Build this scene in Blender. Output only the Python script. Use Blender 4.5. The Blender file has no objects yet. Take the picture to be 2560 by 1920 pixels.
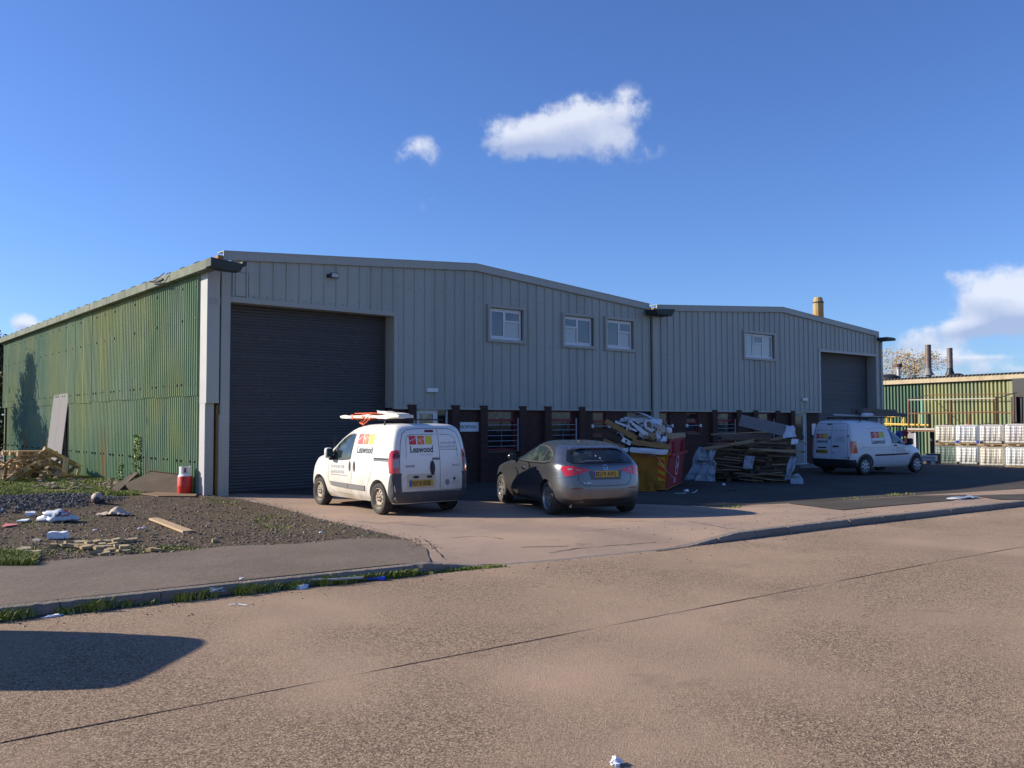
import bpy, bmesh, math, random
import numpy as np
from mathutils import Vector, Matrix
from mathutils.bvhtree import BVHTree
from mathutils.geometry import delaunay_2d_cdt
random.seed(7)
SC=bpy.context.scene; COL=SC.collection
R_=math.radians
# ---------------- camera ----------------
FPX=2211.146; YAW=R_(39.749); PIT=R_(2.4736); ROLL=R_(-0.145)
CAM=Vector((-7.66,-20.28,1.70))
_F=Vector((math.sin(YAW)*math.cos(PIT),math.cos(YAW)*math.cos(PIT),math.sin(PIT)))
_R=Vector((math.cos(YAW),-math.sin(YAW),0)); _U=_R.cross(_F)
_c,_s=math.cos(ROLL),math.sin(ROLL)
_R,_U=_R*_c+_U*_s,_U*_c-_R*_s
cd=bpy.data.cameras.new('camera'); cam=bpy.data.objects.new('camera',cd); COL.objects.link(cam)
cam.matrix_world=Matrix(((_R.x,_U.x,-_F.x,CAM.x),(_R.y,_U.y,-_F.y,CAM.y),(_R.z,_U.z,-_F.z,CAM.z),(0,0,0,1)))
cd.sensor_width=36; cd.sensor_fit='HORIZONTAL'; cd.lens=36*FPX/2560; cd.clip_start=0.05; cd.clip_end=3000
SC.camera=cam
def ray(x,y): return _F+_R*((x-1280)/FPX)+_U*((960-y)/FPX)
def at(x,y,D): return CAM+ray(x,y)*D
# ---------------- light ----------------
SUN_EL=R_(26.0); SUN_AZ=R_(-44.5)      # azimuth measured from +Y towards +X
sund=Vector((math.sin(SUN_AZ)*math.cos(SUN_EL),math.cos(SUN_AZ)*math.cos(SUN_EL),math.sin(SUN_EL)))
sl=bpy.data.lights.new('sun','SUN'); sl.energy=5.0; sl.angle=R_(0.53); sl.color=(1.0,0.90,0.745)
so=bpy.data.objects.new('sun',sl); COL.objects.link(so); so.rotation_euler=sund.to_track_quat('Z','Y').to_euler(); so.location=(0,0,60)
SC.view_settings.view_transform='Standard'; SC.view_settings.look='None'; SC.view_settings.exposure=0.70; SC.view_settings.gamma=1
SC.view_settings.use_curve_mapping=False
W=bpy.data.worlds.new('World'); SC.world=W; W.use_nodes=True
def build_world():
    nt=W.node_tree; N=nt.nodes; L=nt.links; N.clear()
    def nd(t,**k):
        n=N.new(t)
        for a,b in k.items(): setattr(n,a,b)
        return n
    def mth(op,a,b=None,c=None,clamp=False):
        n=nd('ShaderNodeMath',operation=op); n.use_clamp=clamp
        for i,v in enumerate((a,b,c)):
            if v is None: continue
            if isinstance(v,(int,float)): n.inputs[i].default_value=v
            else: L.new(v,n.inputs[i])
        return n.outputs[0]
    out=nd('ShaderNodeOutputWorld'); bg=nd('ShaderNodeBackground'); L.new(bg.outputs[0],out.inputs[0])
    sky=nd('ShaderNodeTexSky',sky_type='NISHITA'); sky.sun_disc=False; sky.sun_elevation=SUN_EL; sky.sun_rotation=SUN_AZ
    sky.air_density=1.0; sky.dust_density=0.35; sky.ozone_density=2.2; sky.altitude=50
    hs=nd('ShaderNodeMix',data_type='RGBA',blend_type='MULTIPLY'); hs.inputs[0].default_value=1; L.new(sky.outputs[0],hs.inputs[6]); hs.inputs[7].default_value=(.78,1.07,1.70,1)
    bg.inputs[1].default_value=0.062
    tc=nd('ShaderNodeTexCoord'); d=tc.outputs['Generated']
    # gnomonic frame for the clouds about azimuth 40 deg, elevation 12 deg
    a0=R_(40); e0=R_(12)
    c=Vector((math.sin(a0)*math.cos(e0),math.cos(a0)*math.cos(e0),math.sin(e0))); a=Vector((math.cos(a0),-math.sin(a0),0)); b=a.cross(c)
    def dot(v):
        n=nd('ShaderNodeVectorMath',operation='DOT_PRODUCT'); L.new(d,n.inputs[0]); n.inputs[1].default_value=v; return n.outputs['Value']
    dc=mth('MAXIMUM',dot(c),0.05); u=mth('DIVIDE',dot(a),dc); v=mth('DIVIDE',dot(b),dc)
    front=mth('GREATER_THAN',dot(c),0.1)
    def uv(px,py):
        r=ray(px,py); return r.dot(a)/r.dot(c), r.dot(b)/r.dot(c)
    def noise(scale,detail,rough,off=(0,0,0),st=(1,1,1)):
        m=nd('ShaderNodeMapping'); L.new(d,m.inputs[0]); m.inputs['Location'].default_value=off; m.inputs['Scale'].default_value=st
        n=nd('ShaderNodeTexNoise'); L.new(m.outputs[0],n.inputs['Vector']); n.inputs['Scale'].default_value=scale; n.inputs['Detail'].default_value=detail; n.inputs['Roughness'].default_value=rough
        return n.outputs[0]
    n1=noise(13,10,0.6); n2=noise(42,8,0.62,(3,1,2))
    nn=mth('ADD',mth('MULTIPLY',n1,0.62),mth('MULTIPLY',n2,0.38))
    nc=mth('SUBTRACT',nn,0.5)
    # blobs: px,py,rx,ry,rot(deg),weight,tone
    blobs=[(1270,348,60,40,0,1.0),(1335,330,80,46,10,1.05),(1425,305,88,44,12,1.1),(1515,292,90,44,10,.75),(1585,290,44,54,0,.75),(1490,350,110,34,0,.7),(1225,300,40,14,-30,.5),(1400,375,150,30,0,.6),(1560,375,70,30,0,.5),
           (1040,373,48,26,15,.8),(1070,395,36,30,30,.6),(1050,510,55,50,30,.5),
           (2440,748,56,42,0,1.1),(2510,738,64,48,0,1.25),(2580,738,74,60,0,1.35),(2520,788,84,32,0,1.1),(2590,796,70,36,0,1.1),(2372,690,22,16,0,.85),(2408,700,30,18,0,.85),
           (2370,828,110,20,4,1.1),(2450,815,80,28,0,1.1),(2290,860,110,19,0,1.0),(2240,893,80,16,0,1.0),(2430,905,90,22,0,1.0),(2520,930,110,18,0,1.0),(2350,892,60,20,0,.7),(2480,893,60,7,2,.75),(2340,940,80,14,0,.9),
           (62,806,26,20,-10,1.2),(75,815,30,14,0,1.0),(2530,510,60,30,0,.36)]
    tot=None; low=None
    for (px,py,rx,ry,rot,w) in blobs:
        uu,vv=uv(px,py); r1=rx/FPX*1.2; r2=ry/FPX*1.15; t=R_(rot); ct,st=math.cos(t),math.sin(t)
        du=mth('SUBTRACT',u,uu); dv=mth('SUBTRACT',v,vv)
        x=mth('ADD',mth('MULTIPLY',du,ct/r1),mth('MULTIPLY',dv,st/r1)); y=mth('ADD',mth('MULTIPLY',du,-st/r2),mth('MULTIPLY',dv,ct/r2))
        q=mth('ADD',mth('MULTIPLY',x,x),mth('MULTIPLY',y,y)); e=mth('MULTIPLY',mth('EXPONENT',mth('MULTIPLY',q,-1.0)),w)
        tot=e if tot is None else mth('ADD',tot,e)
        s=mth('MULTIPLY',e,y); low=s if low is None else mth('ADD',low,s)
    dens=mth('ADD',tot,mth('MULTIPLY',mth('MULTIPLY',nc,6.6),mth('MINIMUM',mth('MULTIPLY',tot,1.6),1.0)))
    mr=nd('ShaderNodeMapRange',interpolation_type='SMOOTHSTEP'); L.new(dens,mr.inputs[0]); mr.inputs[1].default_value=0.34; mr.inputs[2].default_value=1.75; mr.inputs[4].default_value=0.86
    alpha=mth('MULTIPLY',mr.outputs[0],front)
    # tone: brighter on the upper edge of each puff, greyer below
    tone=mth('ADD',mth('ADD',mth('MULTIPLY',low,0.9),0.62),mth('MULTIPLY',nc,1.6),clamp=True)
    cr=nd('ShaderNodeMix',data_type='RGBA'); L.new(tone,cr.inputs[0]); cr.inputs[6].default_value=(4.3,5.2,7.6,1); cr.inputs[7].default_value=(8.6,9.0,10.0,1)
    mx=nd('ShaderNodeMix',data_type='RGBA'); L.new(alpha,mx.inputs[0]); L.new(hs.outputs[2],mx.inputs[6]); L.new(cr.outputs[2],mx.inputs[7])
    L.new(mx.outputs[2],bg.inputs[0])
build_world()
# ---------------- ground shape ----------------
def interp(x,xs,ys): return float(np.interp(x,xs,ys))
def fx(x): return interp(x,[4,24,42,60],[0,-.17,-.66,-.8])
def g(x,y): return fx(x)+interp(-y,[0,4,9,11],[0,-.06,-.06,-.01])
def zroad(x,y=0): return fx(x)-.125+interp(-y,[11,20],[0,.03])
KX=[-60,-6,-1.1,.2,2,6,14,60,140]; KY=[-7.8,-10.87,-11.35,-11.65,-11.95,-11.97,-12.3,-14,-17]
def yk(x): return interp(x,KX,KY)
def drop(x): return interp(x,[-1.5,-.7,2.5,3.8],[0,1,1,0])      # dropped crossing
def zyard(x,y):
    s=y-yk(x); t=max(0,min(1,1-s/1.7)); t=t*t*(3-2*t)
    return g(x,y)-0.108*drop(x)*t
def G(px,py,fn=zyard):
    d=ray(px,py); t=3.0; P=CAM+d*t
    while P.z>fn(P.x,P.y) and t<200: t*=1.004; P=CAM+d*t
    a,b=t/1.004,t
    for _ in range(20):
        m=(a+b)/2; P=CAM+d*m
        if P.z>fn(P.x,P.y): a=m
        else: b=m
    return CAM+d*a
def fac(px,py,Y=0.0):
    d=ray(px,py); return CAM+d*((Y-CAM.y)/d.y)
# ---------------- materials ----------------
MATS={}
def mat(name,base=(.5,.5,.5),rough=.6,metal=0,spec=.5,layers=(),bump=(),coat=0,trans=0,coord='pos',emit=None,ior=1.45,rlayers=()):
    m=bpy.data.materials.new(name); m.use_nodes=True; nt=m.node_tree; N=nt.nodes; L=nt.links
    p=N['Principled BSDF']; MATS[name]=m
    p.inputs['Roughness'].default_value=rough; p.inputs['Metallic'].default_value=metal; p.inputs['Specular IOR Level'].default_value=spec
    p.inputs['Coat Weight'].default_value=coat; p.inputs['Coat Roughness'].default_value=.05; p.inputs['Transmission Weight'].default_value=trans; p.inputs['IOR'].default_value=ior
    p.inputs['Base Color'].default_value=(*base,1)
    if coord=='pos': src=N.new('ShaderNodeNewGeometry').outputs['Position']
    else: src=N.new('ShaderNodeTexCoord').outputs['Object']
    def mapped(sc):
        if sc is None: return src
        mp=N.new('ShaderNodeMapping'); L.new(src,mp.inputs[0]); mp.inputs['Scale'].default_value=sc[:3]
        if len(sc)>3: mp.inputs['Location'].default_value=sc[3:6]
        return mp.outputs[0]
    def fac_(l):
        t=l.get('t','noise'); lo,hi=l.get('lo',.4),l.get('hi',.6)
        if t=='noise':
            n=N.new('ShaderNodeTexNoise'); L.new(mapped(l.get('s')),n.inputs['Vector']); n.inputs['Scale'].default_value=l['k']; n.inputs['Detail'].default_value=l.get('d',5); n.inputs['Roughness'].default_value=l.get('r',.55); o=n.outputs[0]
        elif t=='vor':
            n=N.new('ShaderNodeTexVoronoi'); n.feature=l.get('f','F1'); L.new(mapped(l.get('s')),n.inputs['Vector']); n.inputs['Scale'].default_value=l['k']; o=n.outputs['Color' if l.get('cell') else 'Distance']
            if l.get('cell'):
                sx=N.new('ShaderNodeSeparateColor'); L.new(o,sx.inputs[0]); o=sx.outputs[0]
        elif t=='wave':
            n=N.new('ShaderNodeTexWave'); n.bands_direction=l.get('dir','X'); L.new(mapped(l.get('s')),n.inputs['Vector']); n.inputs['Scale'].default_value=l['k']; n.inputs['Distortion'].default_value=l.get('dist',1); n.inputs['Detail'].default_value=3; o=n.outputs[1]
        elif t in 'xyz':
            n=N.new('ShaderNodeSeparateXYZ'); L.new(src,n.inputs[0]); o=n.outputs['xyz'.index(t)]
        elif t=='rand': o=N.new('ShaderNodeObjectInfo').outputs['Random']
        mr=N.new('ShaderNodeMapRange'); L.new(o,mr.inputs[0]); mr.inputs[1].default_value=lo; mr.inputs[2].default_value=hi; mr.inputs[3].default_value=0; mr.inputs[4].default_value=l.get('a',1)
        o=mr.outputs[0]
        if 'by' in l:
            mm=N.new('ShaderNodeMath'); mm.operation='MULTIPLY'; L.new(o,mm.inputs[0]); L.new(fac_(l['by']),mm.inputs[1]); o=mm.outputs[0]
        return o
    cur=None
    for l in layers:
        mx=N.new('ShaderNodeMix'); mx.data_type='RGBA'; mx.blend_type=l.get('blend','MIX'); L.new(fac_(l),mx.inputs[0])
        if cur is None: mx.inputs[6].default_value=(*base,1)
        else: L.new(cur,mx.inputs[6])
        mx.inputs[7].default_value=(*l['c'],1); cur=mx.outputs[2]
    if cur is not None: L.new(cur,p.inputs['Base Color'])
    for l in rlayers:
        o=fac_(l); mr=N.new('ShaderNodeMapRange'); L.new(o,mr.inputs[0]); mr.inputs[3].default_value=rough; mr.inputs[4].default_value=l['to']; L.new(mr.outputs[0],p.inputs['Roughness'])
    prev=None
    for l in bump:
        bn=N.new('ShaderNodeBump'); L.new(fac_(l),bn.inputs['Height']); bn.inputs['Strength'].default_value=l.get('st',.5); bn.inputs['Distance'].default_value=l.get('di',.01)
        if prev is not None: L.new(prev,bn.inputs['Normal'])
        prev=bn.outputs[0]
    if prev is not None: L.new(prev,p.inputs['Normal'])
    if emit: p.inputs['Emission Color'].default_value=(*emit,1); p.inputs['Emission Strength'].default_value=1
    return m
# ---------------- mesh building ----------------
class MB:
    def __init__(s): s.v=[]; s.f=[]; s.m=[]
    def add(s,vs,fs,mi=0):
        o=len(s.v); s.v+= [tuple(v) for v in vs]; s.f+=[tuple(i+o for i in f) for f in fs]; s.m+=[mi]*len(fs); return s
    def box(s,x0,y0,z0,x1,y1,z1,mi=0,M=None):
        vs=[(x,y,z) for z in (z0,z1) for y in (y0,y1) for x in (x0,x1)]
        if M is not None: vs=[M@Vector(v) for v in vs]
        return s.add(vs,[(0,2,3,1),(4,5,7,6),(0,1,5,4),(2,6,7,3),(0,4,6,2),(1,3,7,5)],mi)
    def cbox(s,c,size,rot=(0,0,0),mi=0):
        from mathutils import Euler
        M=Matrix.Translation(c)@Euler(rot).to_matrix().to_4x4(); a,b,d=[q/2 for q in size]
        return s.box(-a,-b,-d,a,b,d,mi,M)
    def tube(s,pts,r,n=8,mi=0,cap=True):
        pts=[Vector(p) for p in pts]; rs=r if isinstance(r,(list,tuple)) else [r]*len(pts); rings=[]
        o=len(s.v)
        for i,p in enumerate(pts):
            t=(pts[min(i+1,len(pts)-1)]-pts[max(i-1,0)]).normalized(); a=t.orthogonal().normalized() if abs(t.z)>.9 else t.cross(Vector((0,0,1))).normalized(); b=t.cross(a)
            for k in range(n):
                q=2*math.pi*k/n; s.v.append(tuple(p+(a*math.cos(q)+b*math.sin(q))*rs[i]))
        for i in range(len(pts)-1):
            for k in range(n):
                s.f.append((o+i*n+k,o+i*n+(k+1)%n,o+(i+1)*n+(k+1)%n,o+(i+1)*n+k)); s.m.append(mi)
        if cap:
            s.f.append(tuple(o+k for k in range(n))[::-1]); s.f.append(tuple(o+(len(pts)-1)*n+k for k in range(n))); s.m+=[mi,mi]
        return s
    def lathe(s,prof,n=24,mi=0,axis='z',c=(0,0,0)):
        o=len(s.v); c=Vector(c)
        for (r,h) in prof:
            for k in range(n):
                q=2*math.pi*k/n; x,y=r*math.cos(q),r*math.sin(q)
                v={'z':(x,y,h),'y':(x,h,y),'x':(h,x,y)}[axis]; s.v.append(tuple(c+Vector(v)))
        for i in range(len(prof)-1):
            for k in range(n):
                s.f.append((o+i*n+k,o+i*n+(k+1)%n,o+(i+1)*n+(k+1)%n,o+(i+1)*n+k)); s.m.append(mi)
        return s
    def prism(s,poly,d,M=None,mi=0):
        # poly in local xy, extruded to z=d
        n=len(poly); vs=[(x,y,0) for x,y in poly]+[(x,y,d) for x,y in poly]
        if M is not None: vs=[M@Vector(v) for v in vs]
        return s.add(vs,[tuple(range(n))[::-1],tuple(range(n,2*n))]+[(i,(i+1)%n,n+(i+1)%n,n+i) for i in range(n)],mi)
    def mesh(s,name,mats,smooth=False,ang=None):
        me=bpy.data.meshes.new(name); me.from_pydata(s.v,[],s.f)
        for m in (mats if isinstance(mats,(list,tuple)) else [mats]): me.materials.append(m)
        if len(set(s.m))>1: me.polygons.foreach_set('material_index',s.m)
        me.update()
        if smooth:
            me.polygons.foreach_set('use_smooth',[True]*len(me.polygons))
            if ang: me.set_sharp_from_angle(angle=R_(ang))
        return me
    def build(s,name,mats,parent=None,smooth=False,ang=None,fixn=False,bevel=0):
        me=s.mesh(name,mats,smooth,ang)
        if fixn:
            bm=bmesh.new(); bm.from_mesh(me); bmesh.ops.recalc_face_normals(bm,faces=bm.faces); bm.to_mesh(me); bm.free()
        return link(name,me,parent,bevel=bevel)
def link(name,me,parent=None,loc=None,rot=None,bevel=0):
    o=bpy.data.objects.new(name,me); COL.objects.link(o)
    if parent is not None: o.parent=parent
    if loc is not None: o.location=loc
    if rot is not None: o.rotation_euler=rot
    if bevel:
        b=o.modifiers.new('bevel','BEVEL'); b.width=bevel; b.segments=2; b.limit_method='ANGLE'
    return o
def tag(o,label,cat,group=None):
    o['label']=label; o['category']=cat
    if group: o['group']=group
    return o
def thing(name,label,cat,loc=(0,0,0),rz=0,group=None,rot=None):
    o=bpy.data.objects.new(name,None); COL.objects.link(o); o.location=loc; o.rotation_euler=rot if rot else (0,0,rz); o.empty_display_size=.2
    return tag(o,label,cat,group)
def struct(o): o['kind']='structure'; return o
def stuff(o): o['kind']='stuff'; return o
def copy_tree(o,parent=None):
    c=o.copy(); COL.objects.link(c)
    if parent is not None: c.parent=parent; c.matrix_parent_inverse=o.matrix_parent_inverse
    for ch in list(o.children): copy_tree(ch,c)
    return c
def text2d(s,size=1.0,bold=0.0,sx=1.0,shear=0.0):
    cu=bpy.data.curves.new('lettering','FONT'); cu.body=s; cu.size=size; cu.offset=bold; cu.resolution_u=3; cu.shear=shear
    ob=bpy.data.objects.new('lettering',cu); COL.objects.link(ob); dg=bpy.context.evaluated_depsgraph_get(); dg.update()
    me=ob.evaluated_get(dg).to_mesh(); vs=[(v.co.x*sx,v.co.y) for v in me.vertices]; fs=[tuple(p.vertices) for p in me.polygons]
    ob.evaluated_get(dg).to_mesh_clear(); bpy.data.objects.remove(ob); bpy.data.curves.remove(cu)
    return vs,fs
def cut_poly(poly,res,inner=()):
    """dense triangulation of a 2d polygon"""
    pts=[];
    for i,(a,b) in enumerate(zip(poly,poly[1:]+poly[:1])):
        n=max(1,int(math.dist(a,b)/res))
        for k in range(n): pts.append((a[0]+(b[0]-a[0])*k/n,a[1]+(b[1]-a[1])*k/n))
    nb=len(pts); edges=[(i,(i+1)%nb) for i in range(nb)]
    xs=[p[0] for p in poly]; ys=[p[1] for p in poly]
    def inside(x,y):
        c=False; j=len(poly)-1
        for i in range(len(poly)):
            xi,yi=poly[i]; xj,yj=poly[j]
            if (yi>y)!=(yj>y) and x<(xj-xi)*(y-yi)/(yj-yi)+xi: c=not c
            j=i
        return c
    y=min(ys)+res*.5; allp=list(pts)
    cells=set()
    for (ax,ay) in pts:
        i,j=int(ax//(res*.5)),int(ay//(res*.5))
        for di in (-1,0,1):
            for dj in (-1,0,1): cells.add((i+di,j+dj))
    def near(x,y): return (int(x//(res*.5)),int(y//(res*.5))) in cells
    while y<max(ys):
        x=min(xs)+res*.5
        while x<max(xs):
            if inside(x,y) and not near(x,y): allp.append((x,y))
            x+=res
        y+=res
    r=delaunay_2d_cdt([Vector(p) for p in allp],edges,[],1,1e-5)
    return [tuple(v) for v in r[0]],[tuple(f) for f in r[2]],[e for e in edges]
def sheet(name,poly,zf,off,m,parent=None,res=.5,wob=0):
    vs,fs,_=cut_poly(poly,res); mb=MB(); mb.add([(x,y,zf(x,y)+off+(wob and random.uniform(-wob,wob))) for x,y in vs],fs)
    o=mb.build(name,m,parent,smooth=True)
    me=o.data
    if me.polygons and me.polygons[0].normal.z<0: me.flip_normals()
    return o
# ---------------- materials list ----------------
n_=dict
m_road=mat('road_concrete',(.405,.288,.208),.93,spec=.2,layers=[
  n_(k=.30,d=4,lo=.35,hi=.65,c=(0.340,0.237,0.166),a=.9),n_(k=1.7,d=7,lo=.4,hi=.7,c=(0.432,0.301,0.203),a=.6),
  n_(k=.35,s=(1,.12,1,3,0,0),d=5,lo=.5,hi=.68,c=(0.285,0.202,0.146),a=.55),
  n_(t='vor',k=95,cell=1,lo=.50,hi=.85,c=(0.607,0.473,0.324),a=.85,by=n_(k=.42,d=4,lo=.30,hi=.60,a=1,s=(1,1,1,5,0,0))),
  n_(t='vor',k=80,s=(1,1,1,7,3,0),cell=1,lo=.42,hi=.78,c=(0.138,0.095,0.066),a=.85,by=n_(k=.42,d=4,lo=.34,hi=.60,s=(1,1,1,5,0,0))),
  n_(k=75,d=4,r=.7,lo=.49,hi=.64,c=(0.184,0.129,0.093),a=.55),n_(k=14,d=6,r=.7,lo=.66,hi=.75,c=(0.166,0.120,0.089),a=.5),
  n_(k=.9,d=6,r=.7,lo=.62,hi=.72,c=(0.221,0.159,0.117),a=.6),n_(k=.55,s=(1,1,1,9,4,0),d=3,lo=.70,hi=.74,c=(0.120,0.095,0.081),a=.5)],
  bump=[n_(k=85,d=5,r=.65,lo=.3,hi=.7,st=1.0,di=.012,by=n_(k=.42,d=4,lo=.18,hi=.58,s=(1,1,1,5,0,0))),n_(k=60,d=4,lo=.2,hi=.8,st=.35,di=.005)])
m_joint=mat('joint_filler',(.03,.028,.026),.95)
m_yard=mat('yard_concrete',(.37,.26,.185),.92,spec=.25,layers=[n_(k=.28,d=5,lo=.4,hi=.6,c=(0.405,0.274,0.193),a=.8),n_(t='vor',k=80,cell=1,lo=.7,hi=.95,c=(0.506,0.392,0.277),a=.6),n_(k=70,d=4,r=.7,lo=.52,hi=.68,c=(0.202,0.144,0.105),a=.5),
  n_(k=.5,d=6,lo=.38,hi=.62,c=(0.285,0.213,0.172),a=.9),n_(k=3,d=6,lo=.45,hi=.7,c=(0.396,0.278,0.210),a=.6),n_(k=120,d=3,lo=.45,hi=.75,c=(0.147,0.113,0.092),a=.6),
  n_(k=1.1,d=8,r=.7,lo=.60,hi=.7,c=(0.156,0.117,0.088),a=.7),n_(k=.5,s=(1,.2,1,2,5,0),d=6,lo=.54,hi=.68,c=(0.230,0.165,0.126),a=.6),n_(t='vor',k=90,cell=1,lo=.8,hi=1,c=(0.414,0.331,0.252),a=.5)],
  bump=[n_(k=100,d=5,lo=.2,hi=.8,st=.5,di=.006)])
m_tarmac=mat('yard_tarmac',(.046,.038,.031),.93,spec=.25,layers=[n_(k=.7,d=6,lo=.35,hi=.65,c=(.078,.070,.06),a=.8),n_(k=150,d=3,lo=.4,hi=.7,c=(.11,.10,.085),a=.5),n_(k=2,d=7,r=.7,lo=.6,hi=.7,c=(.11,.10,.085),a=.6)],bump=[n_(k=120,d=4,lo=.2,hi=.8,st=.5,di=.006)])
m_pave=mat('pavement_asphalt',(.13,.10,.075),.93,spec=.25,layers=[n_(k=.45,s=(1,.5,1,7,7,0),d=5,lo=.45,hi=.62,c=(.17,.13,.10),a=.7),n_(k=.8,d=6,lo=.35,hi=.65,c=(.185,.145,.112),a=.8),n_(k=7,d=6,lo=.5,hi=.75,c=(.12,.1,.085),a=.5),n_(k=180,d=3,lo=.45,hi=.75,c=(.08,.068,.06),a=.6),n_(t='vor',k=110,cell=1,lo=.86,hi=1,c=(.34,.3,.26),a=.6)],
  bump=[n_(k=130,d=5,lo=.2,hi=.8,st=.6,di=.006),n_(k=6,d=4,lo=.2,hi=.8,st=.25,di=.03)])
m_kerb=mat('kerb_stone',(.21,.175,.145),.9,layers=[n_(k=5,d=7,lo=.35,hi=.7,c=(.15,.13,.11),a=.8),n_(k=60,d=4,lo=.5,hi=.7,c=(.11,.095,.08),a=.6),n_(t='rand',lo=0,hi=1,c=(.25,.205,.165),a=.6)],bump=[n_(k=45,d=6,lo=.2,hi=.8,st=.7,di=.012)])
m_dirt=mat('dirt',(.088,.065,.044),.97,spec=.15,layers=[n_(k=1.2,d=7,lo=.35,hi=.65,c=(.13,.097,.066),a=.7),n_(k=12,d=6,lo=.5,hi=.75,c=(.05,.04,.032),a=.8),n_(t='vor',k=45,cell=1,lo=.82,hi=1,c=(.30,.26,.21),a=.7),n_(k=.8,d=6,r=.65,lo=.58,hi=.68,c=(.065,.085,.03),a=.55)],bump=[n_(k=30,d=7,r=.7,lo=.2,hi=.8,st=.9,di=.03)])
m_grnd=mat('rough_ground',(.09,.085,.06),.97,layers=[n_(k=.6,d=7,lo=.4,hi=.65,c=(.06,.08,.03),a=.9),n_(k=.05,d=5,lo=.45,hi=.6,c=(.07,.09,.035),a=.8)],bump=[n_(k=8,d=6,lo=.2,hi=.8,st=.7,di=.05)])
m_stone=mat('loose_stone',(.22,.175,.125),.9,coord='obj',layers=[n_(t='vor',k=14,cell=1,lo=.0,hi=.8,c=(.10,.078,.055),a=.85),n_(t='vor',k=9,cell=1,lo=.9,hi=1,c=(.45,.39,.30),a=.8)])
m_gravel=mat('blue_grey_gravel',(.115,.12,.13),.85,coord='obj',layers=[n_(t='vor',k=12,cell=1,lo=0,hi=.8,c=(.05,.052,.058),a=.85),n_(t='vor',k=9,cell=1,lo=.82,hi=1,c=(.22,.22,.23),a=.6)])
m_flag=mat('sandstone_flags',(.36,.27,.14),.9,layers=[n_(k=9,d=6,lo=.4,hi=.7,c=(.25,.19,.12),a=.8),n_(t='rand',lo=0,hi=1,c=(.34,.29,.2),a=.6)],bump=[n_(k=60,d=5,lo=.2,hi=.8,st=.5,di=.006)])
m_grass=mat('grass_blade',(.13,.19,.030),.6,spec=.3,coord='obj',layers=[n_(k=2.2,d=3,lo=.35,hi=.65,c=(.24,.26,.06),a=.85),n_(k=7,d=2,lo=.56,hi=.68,c=(.30,.25,.11),a=.7)])
def clad(name,b):
    return mat(name,b,.42,spec=.5,layers=[n_(k=1.3,s=(1,1,.35),d=6,lo=.35,hi=.7,c=tuple(q*.88 for q in b),a=.7),n_(k=3,s=(7,7,.28),d=6,lo=.52,hi=.75,c=tuple(q*.72 for q in b),a=.6),n_(k=1.1,d=7,r=.65,s=(1,1,1,4,2,0),lo=.58,hi=.72,c=tuple(q*.80 for q in b),a=.5),n_(t='rand',lo=0,hi=1,c=tuple(q*1.13 for q in b),a=.8)],rlayers=[n_(k=2,lo=.3,hi=.7,to=.55)])
m_clad=clad('grey_cladding',(.315,.335,.30)); m_trim=clad('grey_flashing',(.335,.345,.305)); m_trimw=clad('pale_flashing',(.41,.41,.39))
m_screw=mat('screw_head',(.12,.13,.14),.5)
m_slat=mat('shutter_slat_paint',(.055,.058,.062),.5,spec=.4,layers=[n_(t='rand',lo=0,hi=1,c=(.068,.07,.074),a=.8),n_(k=3,s=(.6,1,9),d=5,lo=.5,hi=.7,c=(.085,.085,.085),a=.4)])
m_slat2=mat('shutter_slat_paint_lighter',(.085,.09,.095),.5,spec=.4,layers=[n_(t='rand',lo=0,hi=1,c=(.10,.105,.11),a=.8)])
m_brick=mat('brown_brick',(.092,.038,.028),.9,layers=[n_(t='rand',lo=0,hi=1,c=(.045,.026,.023),a=.9),n_(k=7,d=4,lo=.4,hi=.6,c=(.05,.026,.021),a=.7),n_(k=60,d=4,lo=.4,hi=.8,c=(.09,.045,.035),a=.5)],bump=[n_(k=70,d=5,lo=.2,hi=.8,st=.5,di=.005)])
m_mortar=mat('mortar',(.065,.055,.05),.95,layers=[n_(k=8,d=5,lo=.4,hi=.7,c=(.07,.06,.055),a=.8)])
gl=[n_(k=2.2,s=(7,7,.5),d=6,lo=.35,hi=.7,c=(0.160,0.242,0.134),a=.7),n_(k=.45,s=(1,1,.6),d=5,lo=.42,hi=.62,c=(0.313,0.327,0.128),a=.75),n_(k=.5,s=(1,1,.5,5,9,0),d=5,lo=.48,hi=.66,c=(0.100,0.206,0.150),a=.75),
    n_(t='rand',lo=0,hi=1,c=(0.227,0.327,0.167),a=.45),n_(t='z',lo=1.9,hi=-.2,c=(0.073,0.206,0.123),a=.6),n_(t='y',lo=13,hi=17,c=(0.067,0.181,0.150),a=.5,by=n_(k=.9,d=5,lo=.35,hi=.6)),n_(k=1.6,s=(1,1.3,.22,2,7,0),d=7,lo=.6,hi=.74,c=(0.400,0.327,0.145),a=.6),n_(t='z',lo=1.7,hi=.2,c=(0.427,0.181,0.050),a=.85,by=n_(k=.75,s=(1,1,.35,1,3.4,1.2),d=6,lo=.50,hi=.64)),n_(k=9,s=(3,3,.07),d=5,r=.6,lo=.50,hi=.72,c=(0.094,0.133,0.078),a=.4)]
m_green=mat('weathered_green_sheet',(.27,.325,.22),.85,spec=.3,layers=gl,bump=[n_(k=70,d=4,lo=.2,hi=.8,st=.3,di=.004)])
m_greysheet=mat('grey_cement_sheet',(.225,.215,.22),.9,layers=[n_(k=2,s=(5,5,.4),d=5,lo=.4,hi=.7,c=(.21,.2,.2),a=.7)])
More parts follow.
